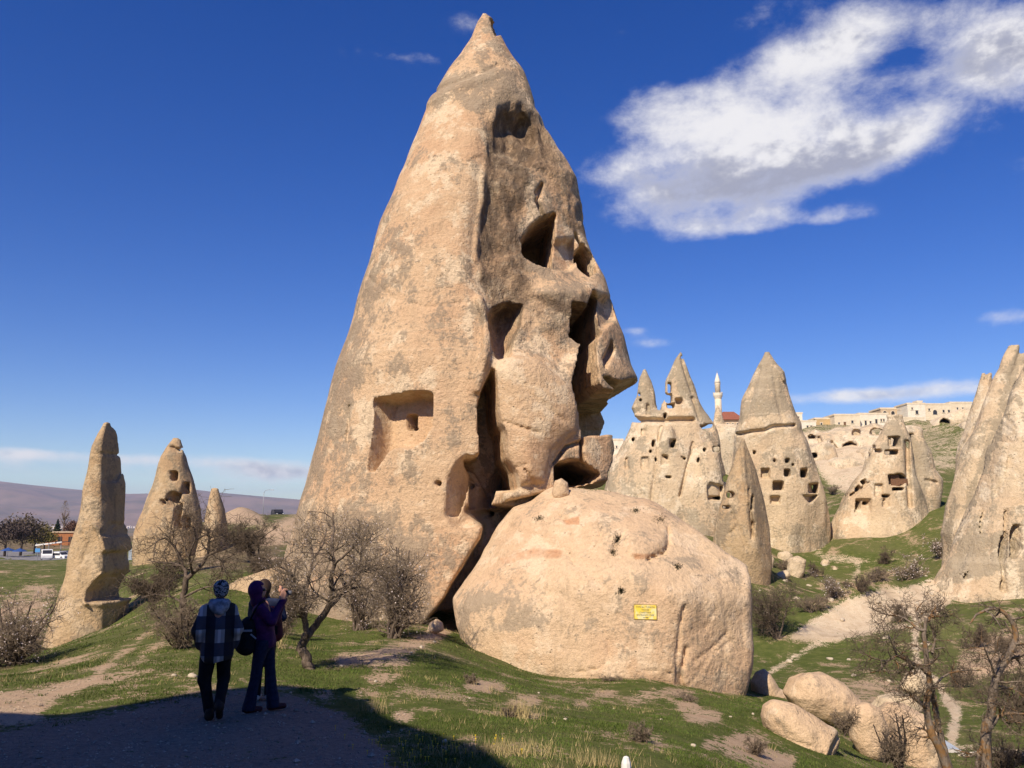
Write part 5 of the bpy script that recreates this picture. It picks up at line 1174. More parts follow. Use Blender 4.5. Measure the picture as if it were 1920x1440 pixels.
ok = lambda z, x, y, rng: (z['bare'] + z['pale'] + z['grav'] * 1.2 + .35 * n2d(x, y, .35, 4) + .5 * n2d(x, y, 1.1, 5) + rng.normal(0, .12, len(x))) < .22
blades('grass', 330000, 1, 8.2, 42, .014, .045, .011, GRN[0], 'short green grass covering the near slope', ok)
blades('grass', 200000, 2, 8.2, 42, .014, .045, .010, GRN[1], 'short olive grass mixed into the near slope', ok)
blades('dry_grass', 15000, 3, 8.2, 34, .04, .12, .007, GRN[2], 'thin straw-coloured grass stalks scattered on the near slope', lambda z, x, y, rng: ((z['grav'] + z['pale']) < .4) & (n2d(x, y, 1.6, 7) > .1), 9)
blades('weeds', 26000, 4, 8.2, 26, .02, .05, .013, GRN[0], 'small green weeds on the bare soil patches', lambda z, x, y, rng: (z['grav'] < .8) & (n2d(x, y, .5, 11) > .25), 14)
def tuft(px, py, n, spread, h, mat, label, name='grass_tuft', D=None, seed=0, onrock=None):
    rng = np.random.default_rng(seed); b = gpt(px, py) if D is None else P(px, py, D)
    x = b[0] + rng.normal(0, spread[0], n); y = b[1] + rng.normal(0, spread[1], n); z = height(x, y) if D is None else b[2] + onrock(x - b[0], y - b[1])
    a = rng.uniform(0, 6.28, n); t = rng.uniform(0, 6.28, n); hh = h * rng.uniform(.5, 1.1, n); ln = hh * rng.uniform(.1, .6, n); w = .008 * (b[1] / 12)
    p = np.stack([x, y, z - .01], 1); dx = np.stack([np.cos(a) * w / 2, np.sin(a) * w / 2, 0 * a], 1); tip = p + np.stack([np.cos(t) * ln, np.sin(t) * ln, hh], 1)
    v = np.stack([p - dx, p + dx, tip], 1).reshape(-1, 3)
    return tag(fixobj(name, v, np.arange(3 * n).reshape(-1, 3), mat, b, smooth=False), label, 'grass tuft', kind='stuff')
tuft(975, 1345, 240, (.14, .12), .30, GRN[2], 'yellow grass tuft in mid grass below the boulder', seed=1)
tuft(930, 1412, 420, (.30, .16), .22, GRN[2], 'wide yellow grass tuft at the bottom centre', seed=2)
tuft(1120, 1436, 200, (.2, .1), .2, GRN[2], 'yellow grass tuft left of the white post', seed=3)
tuft(705, 1335, 60, (.12, .1), .34, GRN[2], 'thin tall dry stalks beyond the shadow edge', seed=4)
tuft(520, 1215, 60, (.12, .1), .5, GRN[2], 'tall dry stalks right of the woman in purple', seed=5)
# yellow flowers at the shadow edge
rng = np.random.default_rng(8); fl = []
for i in range(70):
    q = gpt(rng.normal(790, 70), rng.normal(1412, 16)); fl.append(q + np.array([rng.normal(0, .1), rng.normal(0, .1), .05 + rng.random() * .04]))
mb = MB()
for q in fl: mb.lathe([(.002, -.05), (.003, 0), (.013, .004), (.004, .010)], q, 6)
tag(mb.build('flowers', flat_mat('yellow_petal', (0.75, 0.52, 0.03), .7)), 'tiny yellow flowers along the shadow edge', 'flowers', kind='stuff')

# pebbles and grit on the shaded path
rng = np.random.default_rng(91); n_ = 5200; az_ = np.radians(rng.uniform(-34, 6, n_)); r_ = np.exp(rng.uniform(math.log(8.3), math.log(16), n_)); x_, y_ = r_ * np.sin(az_), r_ * np.cos(az_); z_ = height(x_, y_)
zz_ = zone(np.stack([x_, y_, z_], 1)); k_ = (zz_['grav'] + zz_['bare'] * .8 + rng.normal(0, .15, n_)) > .5; x_, y_, z_ = x_[k_], y_[k_], z_[k_]; n_ = len(x_)
s_ = rng.uniform(.006, .02, n_) * np.where(rng.random(n_) < .04, 2.2, 1); oc = np.array([[1, 0, 0], [-1, 0, 0], [0, 1, 0], [0, -1, 0], [0, 0, .7], [0, 0, -.7]], float); tr_ = np.array([[0, 2, 4], [2, 1, 4], [1, 3, 4], [3, 0, 4], [2, 0, 5], [1, 2, 5], [3, 1, 5], [0, 3, 5]])
vv = np.stack([x_, y_, z_ + s_ * .3], 1)[:, None] + oc[None] * s_[:, None, None] * rng.uniform(.6, 1.4, (n_, 6, 1))
tag(link('pebbles', mesh_np('pebbles', vv.reshape(-1, 3), (tr_[None] + (np.arange(n_) * 6)[:, None, None]).reshape(-1, 3), False), flat_mat('pebble', (0.40, 0.31, 0.23), .9, .1, .4, 3)), 'grit and pebbles strewn over the shaded path', 'pebbles', kind='stuff')
# ------------------------------------------------------------------ village on the skyline
def wallmat(name, a, b, sc=.6):
    m = mat_new(name); T = NT(m.node_tree); c = T.coords('Object')
    n = T.noise(c, sc, 5, .65); br = T.add('ShaderNodeTexBrick'); T.put(br.inputs['Vector'], T.mapping(c, (1, 1, 1), rot=(math.pi / 2, 0, 0))); br.inputs['Scale'].default_value = 1.4
    br.inputs['Color1'].default_value = (1, 1, 1, 1); br.inputs['Color2'].default_value = (.86, .86, .86, 1); br.inputs['Mortar'].default_value = (.75, .75, .75, 1); br.inputs['Mortar Size'].default_value = .02
    col = T.mix(1.0, T.mix(T.ramp(n, .35, .65), a, b), br.outputs[0], 'MULTIPLY')
    T.finish(col, .9, T.bump(n, .4, .05), .1); return m
WM = {'white': wallmat('wall_white', (0.84, 0.77, 0.63), (0.77, 0.69, 0.54)), 'cream': wallmat('wall_cream', (0.80, 0.69, 0.51), (0.72, 0.60, 0.43)), 'ochre': wallmat('wall_ochre', (0.62, 0.44, 0.22), (0.54, 0.38, 0.20)), 'tan': wallmat('wall_tan', (0.60, 0.46, 0.30), (0.52, 0.38, 0.25)), 'orange': wallmat('wall_orange', (0.42, 0.17, 0.07), (0.36, 0.15, 0.07))}
DARKP = flat_mat('dark_pane', (0.035, 0.035, 0.04), .15, .5); FRAME = flat_mat('stone_trim', (0.66, 0.58, 0.45), .9, .1, .1); WOOD = flat_mat('door_wood', (0.17, 0.09, 0.05), .7, .2, .3); REDT = flat_mat('red_tile', (0.27, 0.10, 0.062), .85, .1, .25, 3); WHT = flat_mat('white_paint', (0.80, 0.79, 0.76), .5, .3, .05, 2); GREYM = flat_mat('grey_metal', (0.30, 0.31, 0.33), .45, .5, .1, 3); BLUEC = flat_mat('blue_cloth', (0.035, 0.08, 0.24), .8, .1, .15, 2); BLKM = flat_mat('black_paint', (0.012, 0.013, 0.016), .3, .5); RUB = flat_mat('tyre_rubber', (0.02, 0.02, 0.02), .9)
def house(px0, py0, px1, py1, D, wall, label, wins=(), depth=7.0, roof='flat', bury=2.0, name='house'):
    a = P(px0, py1, D); b = P(px1, py0, D); w = b[0] - a[0]; h = b[2] - a[2]
    cx = (a[0] + b[0]) / 2; root = empty(name, (cx, D, a[2])); tag(root, label, 'house')
    MB().box((0, depth / 2, h / 2 - bury / 2), (w, depth, h + bury)).build('wall', WM[wall], root)
    if roof == 'flat':
        m = MB()
        for c, d in (((0, .1, h + .2), (w + .3, .3, .4)), ((0, depth - .1, h + .2), (w + .3, .3, .4)), ((-w / 2, depth / 2, h + .2), (.3, depth - .5, .4)), ((w / 2, depth / 2, h + .2), (.3, depth - .5, .4))): m.box(c, d)
        m.box((0, depth / 2, h + .03), (w - .4, depth - .6, .06)); m.build('roof', WM['cream'], root)
    else:
        rh = roof; e = .5; W_, E_ = w / 2 + e, depth + e
        v = [(-W_, -e, h + .02), (W_, -e, h + .02), (W_, E_, h + .02), (-W_, E_, h + .02), (-W_ * .45, depth / 2, h + rh), (W_ * .45, depth / 2, h + rh)]
        MB().raw(v, [[0, 1, 5, 4], [2, 3, 4, 5], [3, 2, 1, 0]], [[1, 2, 5], [3, 0, 4]]).build('roof', REDT, root)
    for (wx, wy, ww, wh, kind) in wins:
        q = P(wx, wy, D); s = D / 1600; W2, H2 = ww * s, wh * s; x = q[0] - cx; z = q[2] - a[2]
        if kind == 'arch':
            aa = arch(-W2 / 2, -H2 / 2, W2 / 2, H2 / 2, 8); pts_ = [(p[0], -p[1]) for p in aa]
            n = len(pts_); v = [(x + p[0], -.03, z + p[1]) for p in pts_] + [(x + p[0], .05, z + p[1]) for p in pts_]
            m = MB().raw(v, [[i, (i + 1) % n, n + (i + 1) % n, n + i] for i in range(n)], [[0, i + 1, i] for i in range(1, n - 1)])
            win = m.build('archway', DARKP, root)
            f = MB(); ring = np.array([(x + p[0] * 1.12, -.06, z + p[1] * 1.06) for p in pts_]); f.tube(ring, .09, 5); f.build('frame', FRAME, win)
        else:
            win = MB().box((x, 0.0, z), (W2, .08, H2)).build('door' if kind == 'door' else 'window', WOOD if kind == 'door' else DARKP, root)
            f = MB(); f.box((x, -.03, z + H2 / 2 + .07), (W2 + .36, .16, .14)); f.box((x, -.03, z - H2 / 2 - .05), (W2 + .36, .2, .1))
            for sgn in (-1, 1): f.box((x + sgn * (W2 / 2 + .06), -.02, z), (.12, .14, H2 - .01))
            f.build('frame', FRAME, win)
    return root
house(1482,776,1504,792,206,'white','small upper white house left end of the skyline terrace',[(1490,783,2.5,4,'w'),(1497,783,2.5,4,'w')])
house(1489,791,1530,815,200,'white','white house with twin windows right of the capped cone',[(1514,801,3.2,6,'w'),(1521,801,3.2,6,'w'),(1500,802,3,5,'w')])
house(1530,786,1566,812,204,'ochre','plain ochre house between white house and long pale house',[(1540,795,3,4,'w')])
house(1566,779,1612,806,201,'cream','long pale house with brown door, left half of the terrace row',[(1584,796,4.6,10,'door'),(1598,791,4,5,'w'),(1573,794,3,4,'w')])
house(1612,777,1665,805,203,'white','pale house with three tall dark openings in the terrace row',[(1623,793,3.6,9,'w'),(1632,792,3,5,'w'),(1643,791,4,10,'w'),(1652,788,2.4,5,'w'),(1657,788,2.4,5,'w')])
house(1652,767,1692,781,216,'tan','upper house with a row of brown arches',[(1659,774,7,7,'arch'),(1674,774,7,7,'arch'),(1686,775,5,8,'arch')])
house(1690,769,1704,786,214,'cream','narrow house with one dark arch beside the tower house',[(1693,776,5,8,'arch')])
house(1703,758,1734,786,210,'white','tower house with a small rooftop kiosk',[(1719,773,5,7,'w'),(1710,766,2.4,4,'w')])
house(1720,754,1729,759,212,'white','small white rooftop kiosk with dark window',[(1724.5,757,3.6,4,'w')], depth=2.2, bury=.4, name='kiosk')
house(1734,759,1783,782,215,'cream','long stone house with grey arch right of the tower house',[(1753,773,8,9,'arch'),(1769,771,3.6,5,'w'),(1779,771,3.6,5,'w'),(1742,768,3,4,'w')])
house(1783,756,1822,780,218,'cream','last stone house before the grey cliff',[(1795,766,2.6,4,'w'),(1805,766,2.6,4,'w')])
house(1684,785,1733,806,204,'cream','lower terrace wall with pale arch and dark door',[(1707,792,9,8,'arch'),(1726,793,5,7,'w')], depth=4)
house(1356,787,1392,812,196,'tan','stone house under a red hipped roof beside the minaret',[(1364,796,3,5,'w'),(1374,796,3,5,'w'),(1383,796,3,5,'w')], roof=2.3)
house(1136,826,1168,858,176,'white','pale house seen just right of the tall cone foot',[(1147,838,2.4,4,'w'),(1156,838,2.4,4,'w'),(1142,848,2.4,4,'w')])
# minaret
Dm = 200; b = P(1348.5, 806, Dm); s = Dm / 1600; zb = b[2]; hh = lambda py: P(1348.5, py, Dm)[2] - zb
root = empty('minaret', tuple(b)); tag(root, 'slim pale stone minaret with one balcony', 'minaret')
MB().lathe([(.95, -3), (.95, hh(778)), (.80, hh(770)), (.78, hh(748))], n=14).build('shaft', WM['cream'], root, smooth=True)
bal = MB().lathe([(.72, hh(748) - .1), (.80, hh(748)), (1.05, hh(743)), (1.1, hh(742)), (1.1, hh(737)), (1.02, hh(737)), (1.02, hh(741)), (.5, hh(741))], n=16, cap=False).build('balcony', WM['white'], root)
for k in range(8):
    a = k * math.pi / 4; MB().box((1.06 * math.cos(a), 1.06 * math.sin(a), hh(736.6)), (.12, .12, .3)).build('baluster', WM['cream'], bal)
MB().lathe([(.66, hh(743)), (.64, hh(722)), (.70, hh(721)), (.70, hh(719))], n=14).build('upper_shaft', WM['cream'], root, smooth=True)
cap_ = MB().lathe([(.74, hh(719)), (.62, hh(714)), (.32, hh(705)), (.05, hh(699))], n=14).build('spire_cap', WM['white'], root, smooth=True)
MB().lathe([(.04, hh(699)), (.10, hh(698)), (.03, hh(696.8)), (.06, hh(696)), (.01, hh(694.5))], n=8).build('finial', GREYM, cap_)
# door boards set in the tent rock's window
tag(MB().box(P(1678, 901, 90.2), (.9, .12, 1.1)).box(P(1692, 903, 90.2), (1.1, .1, .6)).build('door_board', WOOD), 'brown boards in the opening of the tent-shaped rock', 'door')

# ------------------------------------------------------------------ left distance: parking, cafe, trees, town, mountains
def dist(px, py, D): p = P(px, py, D); p[2] = gz(p[0], p[1]); return p
def vehicle(name, label, base, rz, L, Wd, H, paint, kind):
    root = empty(name, tuple(base), rz); tag(root, label, 'car' if kind != 'van' else 'van')
    if kind == 'van': prof = [(-L/2, .35), (L/2, .35), (L/2, .95), (L/2-.15, 1.15), (L/2-.9, H), (-L/2, H)]
    else: prof = [(-L/2, .3), (L/2, .3), (L/2, .75), (L/2-.9, .9), (L/2-1.5, H), (-L/2+.7, H), (-L/2+.05, .95)]
    n = len(prof); v = [(x, -Wd/2, z) for x, z in prof] + [(x, Wd/2, z) for x, z in prof]
    me = MB().raw(v, [[i, (i+1) % n, n+(i+1) % n, n+i] for i in range(n)], [[0, i+1, i] for i in range(1, n-1)] + [[n, n+i, n+i+1] for i in range(1, n-1)]); body = me.build('body', paint, root)
    wz = H - .42
    for s_ in (-1, 1): MB().box((-.1, s_ * (Wd/2 + .004), wz), (L * .5, .02, .42)).build('side_window', DARKP, root)
    x0, z0 = prof[3] if kind == 'van' else prof[3]; x1, z1 = prof[4]
    MB().box(((x0 + x1)/2 + .02, 0, (z0 + z1)/2 + .02), (.03, Wd * .86, math.hypot(x1-x0, z1-z0) * .8), ry=-(math.atan2(x0 - x1, z1 - z0))).build('windscreen', DARKP, root)
    for sx_ in (-1, 1):
        for s_ in (-1, 1):
            w_ = MB().lathe([(.05, -.1), (.31, -.1), (.33, -.07), (.33, .07), (.31, .1), (.05, .1)], n=14); wv = np.concatenate(w_.v); 
            for q in w_.v: q[:, [1, 2]] = q[:, [2, 1]]; q += np.array([sx_ * L * .31, s_ * (Wd/2 - .08), .33])
            wh = w_.build('wheel', RUB, root, smooth=False)
            r_ = MB().lathe([(.02, -.02), (.19, -.02), (.19, .02), (.02, .02)], n=10)
            for q in r_.v: q[:, [1, 2]] = q[:, [2, 1]]; q += np.array([sx_ * L * .31, s_ * (Wd/2 + .02), .33])
            r_.build('rim', GREYM, wh)
    for s_ in (-1, 1): MB().box((L/2 + .01, s_ * Wd * .36, .72), (.04, .28, .14)).build('headlight', WHT, root)
    MB().box((L/2 + .03, 0, .42), (.1, Wd * .96, .18)).build('bumper', GREYM, root)
    return root
PARKZ = dist(90, 1047, 160)
vehicle('parked_van', 'white van parked in front of the cafe awning', dist(87, 1048, 165), math.radians(-60), 4.2, 1.8, 1.95, WHT, 'van')
vehicle('parked_car', 'white car half hidden by the leaning pillar', dist(112, 1045, 165), math.radians(-20), 4.2, 1.75, 1.45, WHT, 'car')
vehicle('parked_car', 'black car on the hilltop road by the street lamp', dist(520, 968, 182), math.radians(-60), 4.2, 1.8, 1.6, BLKM, 'car')
# street lamp
b = dist(493, 967, 185); root = empty('street_lamp', tuple(b)); tag(root, 'thin street lamp standing on the hilltop', 'street lamp')
MB().tube([(0, 0, -.3), (0, 0, 3), (0, 0, 5.6)], [.09, .07, .05], 8).build('pole', GREYM, root, smooth=True)
MB().tube([(0, 0, 5.6), (.25, 0, 6.0), (.9, 0, 6.2), (1.5, 0, 6.22)], [.05, .045, .04, .035], 6).build('arm', GREYM, root, smooth=True)
MB().box((1.8, 0, 6.2), (.75, .26, .12), taper=.8).build('lamp_head', GREYM, root)
# cafe with awning, orange wall, umbrellas, sign
b = dist(112, 1020, 250); root = empty('cafe', tuple(b)); tag(root, 'orange-walled cafe with pale awning beyond the parking', 'building')
MB().box((0, 3, 1.7), (9, 6, 3.8)).build('wall', WM['orange'], root); MB().box((0, 3, 3.75), (9.6, 6.6, .3)).build('roof', WM['tan'], root)
for k in range(3): MB().box((-3 + 3 * k, -.04, 1.7), (1.2, .1, 1.5)).build('window', DARKP, root)
for k in range(4): MB().box((-4 + 2.7 * k, -2.2, 1.4), (.16, .16, 3)).build('post', WOOD, root)
b = dist(96, 1040, 200); root = empty('awning', tuple(b)); tag(root, 'long pale-edged awning on posts behind the white van', 'awning')
MB().box((0, 0, 2.6), (6.0, 3, .12), ry=-.12).build('canopy', flat_mat('awning_cloth', (.33, .26, .22), .8, .1, .2, 1), root); MB().box((0, -1.53, 2.55), (6.05, .07, .3), ry=-.12).build('valance', WHT, root)
for k in range(3): MB().box((-2.8 + 2.8 * k, -1.35, 1.1), (.12, .12, 3.2)).build('post', GREYM, root)
for i, (px, py, lab) in enumerate([(36, 1042, 'blue umbrella in the middle of the parking cafe'), (14, 1044, 'blue umbrella at the far left edge')]):
    b = dist(px, py, 165); root = empty('umbrella', tuple(b)); tag(root, lab, 'umbrella', 'blue umbrellas at the parking')
    MB().tube([(0, 0, -.2), (0, 0, 2.3)], [.035, .03], 6).build('pole', GREYM, root); MB().lathe([(1.4, 1.75), (.9, 2.0), (.3, 2.22), (.03, 2.35)], n=8, cap=False).build('canopy', BLUEC, root)
b = dist(69, 1056, 140); root = empty('sign', tuple(b)); tag(root, 'small plain blue sign on a post near the van', 'sign')
MB().tube([(0, 0, -.2), (0, 0, 1.4)], [.05, .05], 6).build('pole', GREYM, root); MB().box((0, -.06, 1.6), (.8, .05, .6)).build('board', flat_mat('blue_board', (0.10, 0.30, 0.62), .5), root)
# parking slab (tarmac)
q = [dist(-60,1052,150), dist(135,1052,150), dist(150,1036,215), dist(-60,1036,215)]
nx_, ny_ = 14, 14; V_, Q_ = [], []
for i in range(nx_):
    for j in range(ny_):
        u_, w_ = i / (nx_ - 1), j / (ny_ - 1); p = (q[0] * (1 - u_) + q[1] * u_) * (1 - w_) + (q[3] * (1 - u_) + q[2] * u_) * w_; V_.append((p[0], p[1], gz(p[0], p[1]) + .06))
for i in range(nx_ - 1):
    for j in range(ny_ - 1): Q_.append([i * ny_ + j, (i + 1) * ny_ + j, (i + 1) * ny_ + j + 1, i * ny_ + j + 1])
tag(link('road', mesh_np('road', V_, np.array(Q_)), flat_mat('asphalt_pale', (0.22, 0.21, 0.21), .9, .2, .15, .5)), kind='structure')
# metal fence panels right of the leaning pillar
b = dist(275, 1058, 98); root = empty('fence', (b[0], b[1], b[2])); tag(root, 'grey-blue metal fence between leaning pillar and pierced cone', 'fence')
for k in range(7): MB().box((-1.8 + .62 * k, 0, .45), (.58, .05, 1.3)).build('panel', flat_mat('fence_sheet', (0.30, 0.34, 0.38), .5, .4, .2, 2) if k == 0 else bpy.data.materials['fence_sheet'], root)
for k in range(4): MB().box((-2.1 + 1.3 * k, .06, .5), (.07, .07, 1.6)).build('post', GREYM, root)
# leafy and bare trees beyond
def leafy(name, label, base, h, w, col, seed, n=2600, shape='round', cat='tree', leaf=.22):
    rng = np.random.default_rng(seed); root = empty(name, tuple(base)); tag(root, label, cat)
    th = h * (.32 if shape == 'round' else .12)
    m = MB(); m.tube([(0, 0, -.4), (.05, 0, th), (0, .05, h * .75)], [.035 * h, .026 * h, .008 * h], 7)
    for k in range(9):
        a = rng.uniform(0, 6.28); z0 = h * rng.uniform(.25, .6); e = (math.cos(a) * w * .36, math.sin(a) * w * .36, z0 + h * .2); m.tube([(0, 0, z0), (e[0] * .5, e[1] * .5, z0 + .09 * h), e], [.014 * h, .01 * h, .004 * h], 5)
    m.build('trunk', BARK, root, smooth=True)
    if shape == 'cone':
        t = rng.random(n) ** .6; z = h * (1 - t * .9); r = w / 2 * t * np.sqrt(rng.random(n)) * (.75 + .25 * np.sin(z * 7)); a = rng.uniform(0, 6.28, n); c = np.stack([r * np.cos(a), r * np.sin(a), z], 1)
    elif shape == 'column':
        z = h * rng.uniform(.1, 1, n); r = w / 2 * np.sqrt(rng.random(n)) * np.sin(np.clip(z / h, .08, .97) * math.pi) ** .6; a = rng.uniform(0, 6.28, n); c = np.stack([r * np.cos(a), r * np.sin(a), z], 1)
    else:
        K = 26; cc = rng.normal(0, 1, (K, 3)); cc /= np.linalg.norm(cc, axis=1)[:, None]; cc *= rng.uniform(.3, .95, K)[:, None]; cc[:, 2] = np.abs(cc[:, 2]) * 1.0 - .25
        i = rng.integers(0, K, n); c = cc[i] + rng.normal(0, .20, (n, 3)); c = c * np.array([w / 2, w / 2, h * .42]) + np.array([0, 0, h * .55])
    d1 = rng.normal(0, 1, (n, 3)); d1 /= np.linalg.norm(d1, axis=1)[:, None]; d2 = np.cross(d1, rng.normal(0, 1, (n, 3))); d2 /= np.linalg.norm(d2, axis=1)[:, None]; s_ = leaf * rng.uniform(.5, 1.2, n)[:, None]
    v = np.stack([c + d1 * s_, c + d2 * s_ * .6, c - d1 * s_, c - d2 * s_ * .6], 1).reshape(-1, 3)
    link('crown', mesh_np('crown', v, np.arange(4 * n).reshape(-1, 4), False), flat_mat('leaf_' + str(seed), col, .8, .1, .35, .7), root)
for i, a in enumerate([('bare_tree', 'purplish bare tree mass at the far left edge', (8,1046,178), 8.5, 9, (0.10,0.075,0.065), 'round'), ('bare_tree', 'broad brownish tree behind the blue umbrella', (38,1044,190), 9.5, 9, (0.115,0.088,0.06), 'round'), ('olive_tree', 'olive-green rounded tree left of the cafe', (64,1040,205), 8.2, 8.5, (0.14,0.115,0.04), 'round'),
                       ('olive_tree', 'low olive-green tree beside the cafe wall', (82,1036,225), 5.5, 6, (0.15,0.13,0.04), 'round'), ('conifer', 'dark green conifer before the far town', (106,1010,300), 6.6, 4.6, (0.022,0.038,0.020), 'cone'), ('poplar_tree', 'tall pale bare poplar beside the conifer', (118,1008,310), 13.5, 4.0, (0.24,0.19,0.14), 'column'),
                       ('bare_tree', 'brown bush tree against the leaning pillar edge', (131,1020,290), 6.5, 5, (0.15,0.085,0.06), 'round')]):
    leafy(a[0], a[1], dist(*a[2]), a[3], a[4], a[5], 300 + i, 3200 if a[6] != 'column' else 900, a[6], leaf=.26 if a[6] != 'column' else .16)
# far town
rng = np.random.default_rng(77); m = MB()
for k in range(420):
    px = rng.uniform(-120, 560) if k < 240 else rng.normal(85, 22); D = rng.uniform(3800, 4900); x = (px - 960) / 1600 * D; z = gz(x, D); w_ = rng.uniform(8, 16); m.box((x, D, z + 3), (w_, 10, rng.uniform(6, 13)))
tag(m.build('far_town', flat_mat('far_town_wall', (0.66, 0.58, 0.52), .9, .1, .3, .01)), 'tiny pale buildings of the town below the mountains', 'town', kind='stuff')
# mountains
prof = np.array([(-1500,900),(-900,880),(-500,872),(-250,885),(0,903),(60,910),(140,918),(245,927),(290,926),(370,919),(420,925),(500,932),(560,937),(700,945),(900,950),(1300,945),(1900,955),(2600,960)], float)
nx_, ny_ = 260, 46; pxs = np.linspace(-1450, 2500, nx_); V_ = np.zeros((nx_, ny_, 3))
for j in range(ny_):
    t = j / (ny_ - 1); D = 5200 + 4600 * t; x = (pxs - 960) / 1600 * 9800 * (D / 9800) ** .35; topz = CZ + (970 - np.interp(pxs, prof[:, 0], prof[:, 1])) / 1600 * 9800
    nn = n2d(x, D + 0 * x, 900, 1) + .5 * n2d(x, D + 0 * x, 420, 2) + .25 * n2d(x, D + 0 * x, 190, 3)
    V_[:, j] = np.stack([(pxs - 960) / 1600 * D, D + 0 * x, -75 + (topz + 75) * t ** 1.25 + 55 * nn * math.sin(math.pi * min(t, .999)) ** .8 * (1 if t < .98 else 0)], 1)
i, j = np.meshgrid(np.arange(nx_ - 1), np.arange(ny_ - 1), indexing='ij'); Qm = np.stack([i * ny_ + j, (i + 1) * ny_ + j, (i + 1) * ny_ + j + 1, i * ny_ + j + 1], -1).reshape(-1, 4)
mm = mat_new('mountain'); T = NT(mm.node_tree); c = T.coords('Object'); T.finish(T.mix(T.ramp(T.noise(c, .0016, 7, .65), .4, .62), (0.24, 0.165, 0.125), (0.145, 0.115, 0.085)), .95, None, .05)
tag(link('hills', mesh_np('hills', V_.reshape(-1, 3), Qm), mm), kind='structure')
# the air between here and the mountains
HZ = mat_new('haze_air'); T = NT(HZ.node_tree); v_ = T.add('ShaderNodeVolumePrincipled'); v_.inputs['Color'].default_value = (0.62, 0.72, 1.0, 1); v_.inputs['Density'].default_value = 5.5e-5; v_.inputs['Anisotropy'].default_value = 0.0
T.l.new(v_.outputs[0], T.add('ShaderNodeOutputMaterial').inputs['Volume'])
tag(MB().box((0, 4500, 180), (42000, 26000, 720)).build('haze', HZ), 'thin bluish haze over the plain', 'haze', kind='stuff')
# ------------------------------------------------------------------ people
def rc(a, b, ra, rb): return ('c', np.array(a, float), np.array(b, float), ra, rb)
def el(c, r): return ('e', np.array(c, float), np.array(r, float))
def solid(prims, res, k=.03, lo=None, hi=None, cut=None, pad=.05, noise=0, seed=1):
    pts_ = []
    for p in prims:
        if p[0] == 'c': m = max(p[3], p[4]); pts_ += [p[1] - m, p[1] + m, p[2] - m, p[2] + m]
        else: pts_ += [p[1] - p[2], p[1] + p[2]]
    pts_ = np.array(pts_); o = pts_.min(0) - pad; h = pts_.max(0) + pad; shp = tuple(((h - o) / res).astype(int) + 2)
    x = (o[0] + np.arange(shp[0]) * res).astype(np.float32)[:, None, None]; y = (o[1] + np.arange(shp[1]) * res).astype(np.float32)[None, :, None]; z = (o[2] + np.arange(shp[2]) * res).astype(np.float32)[None, None, :]
    F = None
    for p in prims:
        if p[0] == 'c':
            a, b, ra, rb = p[1:]; e = b - a; L2 = e @ e + 1e-9
            t = np.clip(((x - a[0]) * e[0] + (y - a[1]) * e[1] + (z - a[2]) * e[2]) / L2, 0, 1)
            f = np.sqrt((x - a[0] - e[0] * t) ** 2 + (y - a[1] - e[1] * t) ** 2 + (z - a[2] - e[2] * t) ** 2) - (ra + (rb - ra) * t)
        else:
            c, r = p[1:]; f = (np.sqrt(((x - c[0]) / r[0]) ** 2 + ((y - c[1]) / r[1]) ** 2 + ((z - c[2]) / r[2]) ** 2) - 1) * r.min()
        F = f if F is None else smin(F, f, k)
    if noise: F = F + noise * gnoise(shp, o, res, (.07, .07, .10), seed)
    if cut is not None: F = cut(F, x, y, z)
    F[0] = F[-1] = 1; F[:, 0] = F[:, -1] = 1; F[:, :, 0] = F[:, :, -1] = 1
    return surface_nets(F, o, res)
def part(root, name, prims, mat, res=.012, **kw):
    V, Q = solid(prims, res, **kw); return link(name, mesh_np(name, V, Q), mat, root)
SKIN = flat_mat('skin', (0.52, 0.27, 0.17), .55, .3, .08, 10); PURP = flat_mat('purple_cloth', (0.060, 0.011, 0.066), .75, .2, .25, 14); JEAN = flat_mat('dark_jeans', (0.018, 0.022, 0.045), .85, .1, .3, 20); BLK = flat_mat('black_cloth', (0.010, 0.010, 0.012), .8, .15, .3, 14); NAVY = flat_mat('navy_cloth', (0.022, 0.030, 0.065), .8, .15, .25, 14); HAIR = flat_mat('brown_hair', (0.035, 0.020, 0.012), .6, .3, .4, 40); SHOE = flat_mat('brown_boot', (0.035, 0.022, 0.016), .7, .2, .3, 20); RSHO = flat_mat('maroon_shoe', (0.060, 0.012, 0.014), .6, .3, .3, 20); LENS = flat_mat('black_lens', (0.006, 0.006, 0.008), .08, .6); REDB = flat_mat('red_bag', (0.075, 0.010, 0.016), .7, .2, .3, 12); LIPS = flat_mat('lips', (0.36, 0.12, 0.10), .5)
pm = mat_new('plaid_cloth'); T = NT(pm.node_tree); sp = T.add('ShaderNodeSeparateXYZ'); T.l.new(T.coords('Object'), sp.inputs[0])
bx = T.ramp(T.math('SINE', T.math('MULTIPLY', T.math('ADD', sp.outputs[0], .035), 2 * math.pi / .24)), -.12, .12, 0, 1); bz = T.ramp(T.math('SINE', T.math('MULTIPLY', T.math('ADD', sp.outputs[2], .02), 2 * math.pi / .34)), -.1, .1, 0, 1)
b2 = T.ramp(T.math('SINE', T.math('MULTIPLY', sp.outputs[0], 2 * math.pi / .08)), .0, .3, 0, 1)
col = T.mix(bx, T.mix(bz, (0.022, 0.021, 0.028), (0.034, 0.031, 0.030)), T.mix(bz, (0.062, 0.060, 0.078), T.mix(b2, (0.30, 0.28, 0.27), (0.52, 0.49, 0.47))))
T.finish(col, .85, T.bump(T.noise(T.coords('Object'), 60, 3), .3, .01), .1); PLAID = pm
